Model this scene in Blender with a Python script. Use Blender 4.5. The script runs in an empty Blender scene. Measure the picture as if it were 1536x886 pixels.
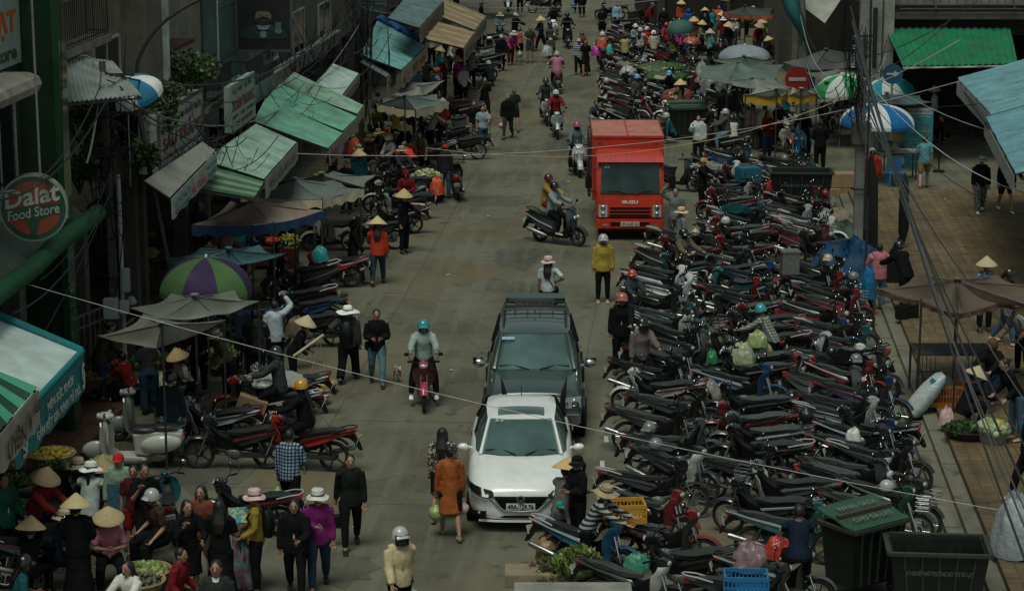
import bpy, bmesh, math, random
from mathutils import Vector, Matrix, noise
from math import sin, cos, pi, radians
random.seed(7)
SC = bpy.context.scene
COL = SC.collection
F_, HC = 3400., 11.6
PIT = math.atan(743 / F_); CP, SP = cos(PIT), sin(PIT)
TH = math.atan2(.0785, 1.0236); RX, RY = sin(TH), cos(TH)
def ray(px, py):
    u = (px - 768) / F_; v = (443 - py) / F_
    return (u, CP + v * SP, -SP + v * CP)
def G(px, py, z=0.):
    d = ray(px, py); t = (z - HC) / d[2]
    return Vector((d[0] * t, d[1] * t, z))
def AY(px, py, Y):
    d = ray(px, py); t = Y / d[1]
    return Vector((d[0] * t, Y, HC + d[2] * t))
def GB(px, py, b):
    d = ray(px, py); t = b / (d[0] * RY - d[1] * RX)
    return Vector((d[0] * t, d[1] * t, HC + t * d[2]))
def W(a, b, z=0.): return Vector((a * RX + b * RY, a * RY - b * RX, z))
def ABof(p): return (p[0] * RX + p[1] * RY, p[0] * RY - p[1] * RX)
SIDEB = 4.84
def gz(p):
    a, b = ABof(p)
    if a > 77: return 0.
    if b > 4.9: return .36
    if b > 4.58: return .25
    if b > 4.3: return .13
    if b < -10.75 and a < 60: return .12
    return 0.
def GG(px, py):
    p = G(px, py, 0); z = gz(p)
    if z: p = G(px, py, z)
    return p
# ---------------------------------------------------------------- mesh kit
class M:
    def __init__(s): s.v = []; s.f = []; s.m = []; s.k = 0; s.T = None
    def add(s, vs, fs):
        o = len(s.v)
        for v in vs:
            v = Vector(v)
            if s.T is not None: v = s.T @ v
            s.v.append(v)
        for f in fs: s.f.append([i + o for i in f]); s.m.append(s.k)
        return s
    def box(s, x0, x1, y0, y1, z0, z1):
        return s.add([(x, y, z) for x in (x0, x1) for y in (y0, y1) for z in (z0, z1)],
                     [(0, 1, 3, 2), (4, 6, 7, 5), (0, 4, 5, 1), (2, 3, 7, 6), (0, 2, 6, 4), (1, 5, 7, 3)])
    def bar(s, p, q, w, h=None, up=(0, 0, 1)):
        p = Vector(p); q = Vector(q); h = h or w; t = (q - p).normalized(); up = Vector(up)
        if abs(t.dot(up)) > .95: up = Vector((1, 0, 0))
        a = t.cross(up).normalized() * w / 2; b = a.cross(t).normalized() * h / 2
        return s.add([c + i * a + j * b for c in (p, q) for i in (-1, 1) for j in (-1, 1)],
                     [(0, 2, 3, 1), (4, 5, 7, 6), (0, 1, 5, 4), (2, 6, 7, 3), (0, 4, 6, 2), (1, 3, 7, 5)])
    def tube(s, pts, r, n=6, cap=True, ref=None, closed=False):
        pts = [Vector(p) for p in pts]; L = len(pts)
        if not isinstance(r, (list, tuple)): r = [r] * L
        r = [(q, q) if not isinstance(q, (list, tuple)) else q for q in r]
        if ref is None:
            d = [abs(sum((pts[i + 1] - pts[i]).normalized()[k] for i in range(L - 1))) for k in range(3)]
            mx = [max(abs((pts[i + 1] - pts[i]).normalized()[k]) for i in range(L - 1)) for k in range(3)]
            k = mx.index(min(mx)); ref = Vector([1. if j == k else 0. for j in range(3)])
        else: ref = Vector(ref)
        vs = []; fs = []
        for i in range(L):
            a = pts[(i - 1) % L if closed else max(i - 1, 0)]; b = pts[(i + 1) % L if closed else min(i + 1, L - 1)]
            t = (b - a).normalized(); u = (ref - t * ref.dot(t)).normalized(); w = t.cross(u)
            for j in range(n):
                an = 2 * pi * j / n; vs.append(pts[i] + u * r[i][0] * cos(an) + w * r[i][1] * sin(an))
        for i in range(L if closed else L - 1):
            i2 = (i + 1) % L
            for j in range(n):
                j2 = (j + 1) % n; fs.append((i * n + j, i * n + j2, i2 * n + j2, i2 * n + j))
        if cap and not closed:
            fs.append(tuple(range(n))[::-1]); fs.append(tuple((L - 1) * n + j for j in range(n)))
        return s.add(vs, fs)
    def cyl(s, p, q, r0, r1=None, n=10): return s.tube([p, q], [r0, r0 if r1 is None else r1], n)
    def ell(s, c, rx, ry, rz, n=10, m=6, rot=None):
        c = Vector(c); vs = [Vector((0, 0, -rz))]; fs = []
        for i in range(1, m):
            t = -pi / 2 + pi * i / m
            for j in range(n): vs.append(Vector((rx * cos(t) * cos(2 * pi * j / n), ry * cos(t) * sin(2 * pi * j / n), rz * sin(t))))
        vs.append(Vector((0, 0, rz)))
        for j in range(n):
            j2 = (j + 1) % n; fs.append((0, 1 + j2, 1 + j)); fs.append((len(vs) - 1, 1 + (m - 2) * n + j, 1 + (m - 2) * n + j2))
            for i in range(m - 2): fs.append((1 + i * n + j, 1 + i * n + j2, 1 + (i + 1) * n + j2, 1 + (i + 1) * n + j))
        if rot is not None: vs = [rot @ v for v in vs]
        return s.add([c + v for v in vs], fs)
    def lathe(s, prof, n=14, c=(0, 0, 0), rot=None, wob=0):
        vs = []; fs = []; c = Vector(c)
        for i, (r, z) in enumerate(prof):
            for j in range(n):
                an = 2 * pi * j / n; v = Vector((r * cos(an), r * sin(an), z + wob * r * sin(an * 3 + 1)))
                if rot is not None: v = rot @ v
                vs.append(c + v)
        for i in range(len(prof) - 1):
            for j in range(n):
                j2 = (j + 1) % n; fs.append((i * n + j, i * n + j2, (i + 1) * n + j2, (i + 1) * n + j))
        return s.add(vs, fs)
    def torus(s, c, R, r, n=24, m=6, axis='y'):
        vs = []; fs = []
        for i in range(n):
            A = 2 * pi * i / n
            for j in range(m):
                B = 2 * pi * j / m; q = R + r * cos(B)
                v = {'y': (q * cos(A), r * sin(B), q * sin(A)), 'z': (q * cos(A), q * sin(A), r * sin(B)), 'x': (r * sin(B), q * cos(A), q * sin(A))}[axis]
                vs.append(Vector(c) + Vector(v))
        for i in range(n):
            for j in range(m):
                i2 = (i + 1) % n; j2 = (j + 1) % m; fs.append((i * m + j, i * m + j2, i2 * m + j2, i2 * m + j))
        return s.add(vs, fs)
    def prof(s, pts, w, sh=.86, mid=.65, y0=0.):
        # side outline in x,z extruded sideways with a softened edge
        n = len(pts); cx = sum(p[0] for p in pts) / n; cz = sum(p[1] for p in pts) / n
        if not isinstance(w, (list, tuple)): w = [w] * n
        lay = []
        for (k, q) in ((-1, sh), (-mid, 1), (mid, 1), (1, sh)):
            for (x, z), ww in zip(pts, w): lay.append((cx + (x - cx) * q, y0 + k * ww, cz + (z - cz) * q))
        fs = [tuple(range(n))[::-1], tuple(3 * n + i for i in range(n))]
        for l in range(3):
            for i in range(n): j = (i + 1) % n; fs.append((l * n + i, l * n + j, (l + 1) * n + j, (l + 1) * n + i))
        return s.add(lay, fs)
    def grid(s, fn, nu, nv, flip=False):
        vs = [fn(i / nu, j / nv) for i in range(nu + 1) for j in range(nv + 1)]; fs = []
        for i in range(nu):
            for j in range(nv):
                a = i * (nv + 1) + j; q = (a, a + nv + 1, a + nv + 2, a + 1); fs.append(q[::-1] if flip else q)
        return s.add(vs, fs)
    def shell(s, fn, nu, nv, th=.01):
        # a sheet with real thickness
        P = [[Vector(fn(i / nu, j / nv)) for j in range(nv + 1)] for i in range(nu + 1)]
        def N(i, j):
            a = P[min(i + 1, nu)][j] - P[max(i - 1, 0)][j]; b = P[i][min(j + 1, nv)] - P[i][max(j - 1, 0)]
            c = a.cross(b); return c.normalized() if c.length > 1e-9 else Vector((0, 0, 1))
        vs = [P[i][j] for i in range(nu + 1) for j in range(nv + 1)]
        vs += [P[i][j] - N(i, j) * th for i in range(nu + 1) for j in range(nv + 1)]
        K = (nu + 1) * (nv + 1); fs = []
        ix = lambda i, j: i * (nv + 1) + j
        for i in range(nu):
            for j in range(nv):
                q = (ix(i, j), ix(i + 1, j), ix(i + 1, j + 1), ix(i, j + 1)); fs.append(q); fs.append(tuple(K + a for a in q[::-1]))
        for i in range(nu):
            for j in (0, nv): q = (ix(i, j), ix(i + 1, j), K + ix(i + 1, j), K + ix(i, j)); fs.append(q if j else q[::-1])
        for j in range(nv):
            for i in (0, nu): q = (ix(i, j), ix(i, j + 1), K + ix(i, j + 1), K + ix(i, j)); fs.append(q[::-1] if i else q)
        return s.add(vs, fs)
    def slab(s, pts, th, d=(0, 0, -1)):
        n = len(pts); pts = [Vector(p) for p in pts]; d = Vector(d) * th
        fs = [tuple(range(n)), tuple(n + i for i in range(n))[::-1]]
        for i in range(n): j = (i + 1) % n; fs.append((i, n + i, n + j, j))
        return s.add(pts + [p + d for p in pts], fs)
    def mesh(s, name, mats, smooth=False, bev=0, fix=True):
        me = bpy.data.meshes.new(name); me.from_pydata([tuple(v) for v in s.v], [], s.f)
        if not isinstance(mats, (list, tuple)): mats = [mats]
        for m in mats: me.materials.append(m)
        for p, k in zip(me.polygons, s.m): p.material_index = min(k, len(mats) - 1)
        if fix or bev:
            bm = bmesh.new(); bm.from_mesh(me)
            bmesh.ops.recalc_face_normals(bm, faces=bm.faces)
            if bev:
                es = [e for e in bm.edges if len(e.link_faces) == 2 and e.calc_face_angle(0) > .5]
                try: bmesh.ops.bevel(bm, geom=es, offset=bev, segments=2, affect='EDGES', clamp_overlap=True)
                except Exception: pass
            bm.to_mesh(me); bm.free()
        if smooth:
            for p in me.polygons: p.use_smooth = True
            try: me.set_sharp_from_angle(angle=radians(40 if smooth is True else smooth))
            except Exception: pass
        return me
def link(name, me, parent=None, color=None, loc=None, rz=0):
    o = bpy.data.objects.new(name, me); COL.objects.link(o)
    if parent: o.parent = parent
    if color is not None: o.color = (*C(color), 1)
    if loc is not None: o.location = loc
    if rz: o.rotation_euler = (0, 0, rz)
    return o
def part(name, m, mats, parent, color=None, smooth=False, bev=0): return link(name, m.mesh(name, mats, smooth, bev), parent, color)
def tag(o, label, cat, group=None):
    o['label'] = label; o['category'] = cat
    if group: o['group'] = group
    return o
def thing(name, label, cat, loc=(0, 0, 0), rz=0, group=None):
    return tag(link(name, None, None, None, loc, rz), label, cat, group)
def single(name, m, mats, label, cat, color=None, loc=None, rz=0, group=None, smooth=False, bev=0):
    return tag(link(name, m.mesh(name, mats, smooth, bev), None, color, loc, rz), label, cat, group)
def struct(name, m, mats, color=None, smooth=False):
    o = link(name, m.mesh(name, mats, smooth), None, color); o['kind'] = 'structure'; return o
# ---------------------------------------------------------------- colours (linear albedo)
CD = dict(black=(.008, .009, .009), charcoal=(.02, .022, .022), grey=(.16, .165, .16), dgrey=(.07, .073, .073), lgrey=(.38, .39, .38), white=(.8, .81, .79),
          offwhite=(.58, .58, .52), silver=(.45, .46, .46), red=(.42, .025, .018), dred=(.16, .014, .016), maroon=(.08, .012, .018), orange=(.62, .1, .025),
          yellow=(.55, .30, .03), mustard=(.28, .19, .035), olive=(.12, .12, .04), cream=(.58, .5, .33), tan=(.36, .27, .16), brown=(.12, .07, .04),
          dbrown=(.045, .03, .022), straw=(.6, .44, .22), blue=(.03, .12, .36), dblue=(.012, .03, .09), navy=(.012, .018, .035), lblue=(.28, .42, .52),
          sky=(.1, .34, .48), teal=(.03, .26, .27), dteal=(.015, .09, .1), green=(.03, .26, .09), dgreen=(.012, .06, .03), lgreen=(.22, .42, .16),
          sage=(.24, .33, .25), purple=(.07, .035, .16), magenta=(.35, .03, .2), pink=(.62, .22, .28), lpink=(.6, .42, .4), jeans=(.05, .1, .15), djeans=(.02, .04, .065),
          ljeans=(.1, .2, .24), skin=(.34, .19, .125), greytent=(.16, .175, .155), browntent=(.2, .145, .11), conc=(.25, .24, .2), beige=(.38, .35, .27))
def C(c):
    if isinstance(c, str): return CD[c]
    return tuple(c)
# ---------------------------------------------------------------- materials
MATS = {}
def mat(name, col='obj', rough=.6, metal=0., var=.15, vs=6., bump=0., bs=30., coat=0., spec=.5, pat=None, col2=None, dirt=0., trans=0.):
    if name in MATS: return MATS[name]
    m = bpy.data.materials.new(name); MATS[name] = m; m.use_nodes = True
    N = m.node_tree.nodes; L = m.node_tree.links; B = N['Principled BSDF']
    tc = N.new('ShaderNodeTexCoord')
    if col == 'obj':
        oi = N.new('ShaderNodeObjectInfo'); src = oi.outputs['Color']
    else:
        r = N.new('ShaderNodeRGB'); r.outputs[0].default_value = (*C(col), 1); src = r.outputs[0]
    def mix(a, b, fac, mode='MIX'):
        x = N.new('ShaderNodeMix'); x.data_type = 'RGBA'; x.blend_type = mode
        if hasattr(fac, 'is_linked') or not isinstance(fac, (int, float)): L.new(fac, x.inputs[0])
        else: x.inputs[0].default_value = fac
        for i, q in ((6, a), (7, b)):
            if isinstance(q, tuple): x.inputs[i].default_value = (*q[:3], 1)
            else: L.new(q, x.inputs[i])
        return x.outputs[2]
    def ramp(inp, p0, p1, c0=0., c1=1.):
        x = N.new('ShaderNodeMapRange'); x.inputs[1].default_value = p0; x.inputs[2].default_value = p1; x.inputs[3].default_value = c0; x.inputs[4].default_value = c1
        L.new(inp, x.inputs[0]); return x.outputs[0]
    def nz(scale, det=3, vec=None, rough_=.5):
        x = N.new('ShaderNodeTexNoise'); x.inputs['Scale'].default_value = scale; x.inputs['Detail'].default_value = det; x.inputs['Roughness'].default_value = rough_
        L.new(vec or tc.outputs['Object'], x.inputs['Vector']); return x.outputs['Fac']
    if pat:
        c2 = C(col2 or 'black')
        if pat in ('stripe', 'plaid', 'vstripe'):
            sx = N.new('ShaderNodeSeparateXYZ'); L.new(tc.outputs['Object'], sx.inputs[0])
            def band(o, k, w=.5):
                a = N.new('ShaderNodeMath'); a.operation = 'MULTIPLY'; a.inputs[1].default_value = k; L.new(sx.outputs[o], a.inputs[0])
                b = N.new('ShaderNodeMath'); b.operation = 'FRACT'; L.new(a.outputs[0], b.inputs[0])
                c = N.new('ShaderNodeMath'); c.operation = 'GREATER_THAN'; c.inputs[1].default_value = w; L.new(b.outputs[0], c.inputs[0]); return c.outputs[0]
            if pat == 'stripe': src = mix(src, c2, band('Z', 13))
            elif pat == 'vstripe': src = mix(src, c2, band('X', 14))
            else:
                src = mix(src, c2, band('Z', 18, .6)); src = mix(src, c2, band('X', 18, .6))
        elif pat in ('floral', 'camo'):
            f = nz(22 if pat == 'floral' else 14, 1); src = mix(src, c2, ramp(f, .53, .56))
    if var:
        f = ramp(nz(vs, 4), .25, .75, 1 - var, 1 + var)
        cb = N.new('ShaderNodeCombineColor'); [L.new(f, cb.inputs[i]) for i in range(3)]
        src = mix(src, cb.outputs[0], 1., 'MULTIPLY')
    if dirt:
        f = ramp(nz(1.7, 6, None, .65), .42, .68, 0, dirt); src = mix(src, (.05, .045, .035), f)
    L.new(src, B.inputs['Base Color'])
    B.inputs['Roughness'].default_value = rough; B.inputs['Metallic'].default_value = metal
    B.inputs['Coat Weight'].default_value = coat; B.inputs['Specular IOR Level'].default_value = spec
    if var and rough > .3 and rough < .95:
        L.new(ramp(nz(vs * 1.7, 3), .3, .7, max(.02, rough - .1), min(1, rough + .1)), B.inputs['Roughness'])
    if bump:
        b = N.new('ShaderNodeBump'); b.inputs['Strength'].default_value = bump; b.inputs['Distance'].default_value = .02
        L.new(nz(bs, 3), b.inputs['Height']); L.new(b.outputs[0], B.inputs['Normal'])
    return m
PAINT = mat('paint', rough=.28, coat=.6, var=.06, dirt=.12)
MPAINT = mat('matt_paint', rough=.5, var=.1, dirt=.25, spec=.25)
TGLASS = mat('truck_glass', (.03, .055, .05), rough=.08, var=.6, vs=1.5, metal=.4)
PLAS = mat('plastic', rough=.5, var=.1, dirt=.1)
PLASK = mat('black_plastic', 'black', rough=.5, var=.2, spec=.22)
RUB = mat('rubber', (.014, .014, .014), rough=.85, var=.2, bump=.2, bs=60)
CHR = mat('chrome', (.55, .56, .56), rough=.22, metal=1., var=.05)
STEEL = mat('steel', (.3, .3, .29), rough=.45, metal=.8, var=.2, vs=15)
DSTEEL = mat('dark_steel', (.06, .06, .06), rough=.5, metal=.6, var=.2, vs=15)
SEAT = mat('seat_vinyl', rough=.45, var=.3, spec=.4)
LENS = mat('clear_lens', (.5, .52, .52), rough=.12, var=0, metal=.3)
RLENS = mat('red_lens', (.3, .012, .012), rough=.2, var=0)
GLASS = mat('window_glass', (.13, .215, .195), rough=.09, var=.5, vs=1.1, spec=.9, metal=.6)
DGLASS = mat('dark_glass', (.008, .012, .012), rough=.12, var=0, spec=.6)
cs = lambda c: c if isinstance(c, str) else '_'.join('%02d' % int(q * 99) for q in c)
CLOTH = mat('cloth', rough=.9, var=.3, vs=7, bump=.7, bs=11, spec=.1)
STRI = lambda c: mat('cloth_stripe_' + cs(c), rough=.9, var=.12, pat='stripe', col2=c, spec=.2)
PLAID = lambda c: mat('cloth_plaid_' + cs(c), rough=.9, var=.12, pat='plaid', col2=c, spec=.2)
FLOR = lambda c: mat('cloth_floral_' + cs(c), rough=.9, var=.12, pat='floral', col2=c, spec=.2)
SKIN = mat('skin', rough=.55, var=.08, vs=14)
HAIR = mat('hair', (.012, .010, .009), rough=.45, var=.3, vs=30, bump=.4, bs=60)
STRAW = mat('straw', rough=.8, var=.12, vs=18, bump=.4, bs=70, dirt=.12)
TARP = mat('tarp', rough=.7, var=.16, vs=2.2, bump=.5, bs=5, dirt=.3, spec=.3)
WALL = mat('plaster_wall', rough=.9, var=.2, vs=1.2, bump=.15, bs=20, dirt=.5, spec=.2)
CONC = mat('concrete', rough=.92, var=.22, vs=2.5, bump=.3, bs=25, dirt=.45, spec=.2)
SHEET = mat('corrugated_metal', rough=.55, var=.2, vs=2, dirt=.5, spec=.4)
BANN = mat('banner_vinyl', rough=.6, var=.08, vs=3, dirt=.3)
WOOD = mat('wood', rough=.8, var=.25, vs=5, bump=.2, bs=20, spec=.2)
LET = mat('lettering', rough=.6, var=.12, vs=9, dirt=.15)
PROD = mat('produce', rough=.6, var=.3, vs=12, spec=.4)
LEAF = mat('leaves', rough=.6, var=.35, vs=3, spec=.35)
BARK = mat('bark', (.07, .055, .04), rough=.95, var=.3, bump=.5)
CABLE = mat('cable', rough=.6, var=.2)
PBAG = mat('plastic_bag', rough=.35, var=.2, vs=9, bump=.8, bs=16, spec=.6)
CARD = mat('cardboard', (.27, .18, .1), rough=.85, var=.15, bump=.15)
# ---------------------------------------------------------------- templates (shared mesh data, fresh objects)
def inst(T, parent, cols, skip=()):
    for (name, me, role, kids) in T:
        if name in skip: continue
        o = bpy.data.objects.new(name, me); COL.objects.link(o); o.parent = parent
        if role in cols: o.color = (*C(cols[role]), 1)
        if kids: inst(kids, o, cols, skip)
def bag_mesh(m, c, r, seed=0, zs=1.1):
    c = Vector(c); n = 12; k = 8; vs = []; fs = []
    def f(t, a):
        rr = r * (sin(pi * min(.98, t * .9 + .06)) ** .6) * (1 + .18 * noise.noise(Vector((cos(a) * 2, sin(a) * 2, t * 4 + seed))))
        if t > .85: rr *= .55
        return c + Vector((rr * cos(a), rr * sin(a), t * r * 2 * zs))
    return m.grid(lambda u, v: f(u, v * 2 * pi), k, n)
TXT = {}
def text(s, org, u, v, w, h, color, parent, bold=.012, mat_=None, name='lettering', lift=.012, th=0.004):
    """letters fitted to w x h metres on the plane org + u*x + v*y"""
    u = Vector(u).normalized(); v = Vector(v).normalized(); n = u.cross(v).normalized(); org = Vector(org)
    if (s, bold) not in TXT:
        cu = bpy.data.curves.new('t', 'FONT'); cu.body = s; cu.size = 1; cu.offset = bold; cu.resolution_u = 3; cu.fill_mode = 'BOTH'; cu.extrude = .01
        o = bpy.data.objects.new('t', cu); COL.objects.link(o); bpy.context.view_layer.update()
        me = bpy.data.meshes.new_from_object(o.evaluated_get(bpy.context.evaluated_depsgraph_get()))
        bpy.data.objects.remove(o); TXT[(s, bold)] = me
    me = TXT[(s, bold)].copy()
    xs = [q.co.x for q in me.vertices]; ys = [q.co.y for q in me.vertices]
    if not xs: return None
    x0, x1, y0, y1 = min(xs), max(xs), min(ys), max(ys)
    for q in me.vertices:
        x = (q.co.x - x0) / (x1 - x0) * w; y = (q.co.y - y0) / (y1 - y0) * h
        q.co = org + u * x + v * y + n * (lift + (th if q.co.z > 0 else 0))
    me.materials.clear(); me.materials.append(mat_ or LET)
    if parent and parent.location.length > 0:
        iv = (Matrix.Translation(parent.location) @ parent.rotation_euler.to_matrix().to_4x4()).inverted()
        me.transform(iv)
    return link(name, me, parent, color)

def ordn(n):
    W_ = ['', 'first', 'second', 'third', 'fourth', 'fifth', 'sixth', 'seventh', 'eighth', 'ninth', 'tenth', 'eleventh', 'twelfth']
    if n < len(W_): return W_[n]
    return '%d%s' % (n, 'th' if 10 <= n % 100 <= 20 else {1: 'st', 2: 'nd', 3: 'rd'}.get(n % 10, 'th'))
# ---------------------------------------------------------------- motorbikes (heading +x, on the ground at z=0)
ENG = mat('engine_metal', (.13, .13, .125), rough=.5, metal=.5, var=.4, vs=20)
EXH = mat('exhaust_metal', (.38, .38, .37), rough=.38, metal=1., var=.3, vs=12)
def wheel_tpl(R, tw, spokes, alloy=False):
    t = M(); t.torus((0, 0, 0), R - tw, tw, 26, 8)
    tyre = t.mesh('tyre', RUB, True)
    r = M(); r.torus((0, 0, 0), R - 2 * tw, tw * .42, 24, 5)
    r.cyl((0, -.045, 0), (0, .045, 0), .035, n=10); r.cyl((0, -.03, 0), (0, -.02, 0), .085, n=14)
    if alloy:
        for k in range(5):
            a = 2 * pi * k / 5; r.bar((0, 0, 0), ((R - 2 * tw) * cos(a), 0, (R - 2 * tw) * sin(a)), .03, .035, (0, 1, 0))
    else:
        for k in range(spokes):
            a = 2 * pi * k / spokes; s_ = .03 if k % 2 else -.03
            r.tube([(.03 * cos(a + .6), s_, .03 * sin(a + .6)), ((R - 2 * tw) * cos(a), 0, (R - 2 * tw) * sin(a))], .0035, 3, False)
    rim = r.mesh('rim', DSTEEL if alloy else CHR, True)
    return tyre, rim
def moved(me, dx, dz):
    n = me.copy(); n.transform(Matrix.Translation((dx, 0, dz))); return n
def mirror_parts():
    out = []
    for s in (-1, 1):
        m = M(); m.tube([(.34, s * .2, 1.0), (.33, s * .3, 1.08), (.36, s * .33, 1.16)], .007, 4)
        m.ell((.36, s * .36, 1.19), .022, .06, .042, 10, 6)
        g = M(); g.ell((.348, s * .36, 1.19), .014, .05, .034, 10, 6)
        out.append(('mirror', m.mesh('mirror', PLASK, True), 0, [('mirror_glass', g.mesh('mirror_glass', CHR, True), 0, [])]))
    return out
def bars_mesh(z=1.0, x=.34):
    m = M(); m.tube([(x - .1, -.33, z), (x, -.2, z + .02), (x + .04, 0, z - .02), (x, .2, z + .02), (x - .1, .33, z)], .012, 6)
    for s in (-1, 1):
        m.cyl((x - .1, s * .34, z), (x - .045, s * .24, z + .012), .02, n=8)
        m.tube([(x - .02, s * .22, z), (x - .03, s * .33, z - .01)], .006, 4)
    return m
def arc_strip(c, R, a0, a1, w, n=10, th=.012, drop=.03):
    m = M()
    def f(u, v):
        a = radians(a0 + (a1 - a0) * u); t = (v - .5) * 2; r = R - drop * t * t
        return (c[0] + r * cos(a), t * w / 2, c[1] + r * sin(a))
    m.shell(f, n, 6, th); return m
def plate_parts(x, z, tilt=.35):
    m = M(); m.T = Matrix.Translation((x, 0, z)) @ Matrix.Rotation(-tilt, 4, 'Y'); m.box(-.004, .004, -.095, .095, -.07, .07)
    t = M(); t.T = m.T
    for row, zz in ((0, .03), (1, -.032)):
        for k in range(4 if row == 0 else 5):
            y = (-.062 + k * .04) if row == 0 else (-.07 + k * .035)
            if row == 0 and k == 2: t.box(-.006, -.0045, y - .01, y + .01, zz - .004, zz + .004); continue
            t.box(-.006, -.0045, y - .012, y - .006, zz - .02, zz + .02); t.box(-.006, -.0045, y + .006, y + .012, zz - .02, zz + .02); t.box(-.006, -.0045, y - .006, y + .006, zz + .014, zz + .02)
    return ('number_plate', m.mesh('number_plate', PLAS, False), 'plate', [('plate_characters', t.mesh('plate_characters', PLASK), 0, [])])
def underbone(alloy=False, kind=0):
    T = []
    ty, ri = wheel_tpl(.295, .034, 18, alloy)
    for x in (-.62, .64): T.append(('wheel', moved(ty, x, .295), 0, [('rim', moved(ri, x, .295), 0, [])]))
    m = M()
    for s in (-1, 1): m.tube([(.64, s * .075, .295), (.56, s * .07, .5), (.44, s * .06, .80)], [.022, .024, .016], 8)
    T.append(('fork', m.mesh('fork', CHR, True), 0, []))
    T.append(('front_fender', arc_strip((.64, .295), .345, 25, 160, .12).mesh('front_fender', PAINT, True), 'body', []))
    m = M()   # leg shield
    def f(u, v):
        t = (v - .5) * 2; z = .92 - .62 * u; w = (.11 + .15 * sin(pi * min(1, u * 1.15 + .1)) ** .8) * (1 - .25 * u)
        return (.50 - .10 * u - .13 * t * t + (.05 if u < .15 else 0), t * w, z)
    m.shell(f, 8, 8, .014); T.append(('leg_shield', m.mesh('leg_shield', PAINT, True), 'shield', []))
    m = M(); m.prof([(.30, .99), (.42, 1.05), (.52, 1.03), (.56, .96), (.50, .88), (.36, .92)], [.07, .09, .1, .09, .08, .08])
    T.append(('handlebar_cowl', m.mesh('handlebar_cowl', PAINT, True, .008), 'body', []))
    m = M(); m.ell((.545, 0, .965), .03, .08, .045, 12, 8); T.append(('headlight', m.mesh('headlight', LENS, True), 0, []))
    m = M(); m.ell((.33, 0, 1.03), .03, .07, .02, 10, 6); T.append(('speedometer', m.mesh('speedometer', DGLASS, True), 0, []))
    T.append(('handlebar', bars_mesh().mesh('handlebar', PLASK, True), 0, []))
    m = M(); m.prof([(.44, .86), (.30, .72), (.12, .62), (-.08, .64), (-.5, .72), (-.6, .58), (-.3, .42), (-.05, .36), (.12, .38), (.34, .42), (.46, .7)], .075)
    T.append(('frame_cover', m.mesh('frame_cover', PLASK, True), 0, []))
    m = M(); m.prof([(.0, .62), (.05, .53), (-.12, .46), (-.42, .55), (-.93, .74), (-1.0, .82), (-.55, .74), (-.2, .68)], [.08, .09, .11, .13, .09, .07, .12, .1])
    T.append(('side_panel', m.mesh('side_panel', PAINT, True), 'body', []))
    m = M()
    for s in (-1, 1): m.prof([(.0, .60), (-.3, .668), (-.62, .735), (-1.06, .85), (-1.04, .82), (-.6, .70), (-.3, .635), (-.04, .57)], [.012] * 8, y0=s * .125)
    T.append(('trim_panel', m.mesh('trim_panel', PAINT, True), 'trim', []))
    m = M(); m.prof([(.12, .73), (-.05, .735), (-.26, .75), (-.42, .80), (-.62, .83), (-.80, .835), (-.87, .81), (-.78, .76), (-.5, .73), (-.1, .655), (.09, .665)], [.06, .105, .13, .135, .125, .10, .07, .10, .12, .11, .08])
    T.append(('seat', m.mesh('seat', SEAT, True), 'seat', []))
    m = M(); m.tube([(-.62, -.14, .78), (-.85, -.14, .85), (-1.03, -.10, .88), (-1.07, 0, .885), (-1.03, .10, .88), (-.85, .14, .85), (-.62, .14, .78)], .013, 6)
    T.append(('grab_rail', m.mesh('grab_rail', PAINT, True), 'rail', []))
    m = M(); m.prof([(-.96, .81), (-1.05, .82), (-1.03, .75), (-.95, .73)], .075); T.append(('tail_light', m.mesh('tail_light', RLENS, True), 0, []))
    m = M(); m.prof([(-.72, .70), (-1.0, .76), (-1.12, .55), (-1.16, .44), (-1.12, .44), (-1.02, .60), (-.9, .68)], .065); m.shell(lambda u, v: (-.62 + .35 * cos(radians(60 + 80 * u)), (v - .5) * .14, .295 + .35 * sin(radians(60 + 80 * u))), 6, 2, .01)
    T.append(('rear_fender', m.mesh('rear_fender', PLASK, True), 0, []))
    T.append(plate_parts(-1.09, .64))
    m = M(); m.ell((.02, 0, .33), .17, .10, .10, 12, 8); m.cyl((.1, 0, .36), (.32, 0, .42), .065, .07, 10); m.ell((-.02, .1, .31), .12, .04, .10, 12, 6); m.ell((.04, -.1, .31), .1, .04, .09, 12, 6)
    m.tube([(.08, -.26, .27), (.08, .26, .27)], .011, 6)
    T.append(('engine', m.mesh('engine', ENG, True), 0, []))
    m = M(); m.tube([(.3, -.05, .36), (.26, -.12, .24), (.0, -.14, .22), (-.3, -.14, .26), (-.42, -.15, .29)], .018, 7); m.tube([(-.38, -.155, .28), (-.48, -.16, .31), (-.95, -.165, .43), (-1.0, -.165, .445)], [.03, .045, .052, .04], 10)
    T.append(('exhaust', m.mesh('exhaust', EXH, True), 0, []))
    m = M()
    for s in (-1, 1):
        m.bar((-.62, s * .09, .295), (-.05, s * .07, .34), .02, .035); m.tube([(-.56, s * .105, .32), (-.44, s * .11, .62)], .012, 6); m.tube([(-.54, s * .105, .38), (-.47, s * .11, .55)], .028, 8)
        m.tube([(-.34, s * .09, .36), (-.37, s * .24, .34)], .01, 5)
    m.bar((-.6, .11, .28), (.0, .11, .3), .02, .07); m.tube([(-.05, .08, .27), (-.12, .24, .02)], .011, 5)
    T.append(('swingarm', m.mesh('swingarm', DSTEEL, True), 0, []))
    T += mirror_parts()
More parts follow.
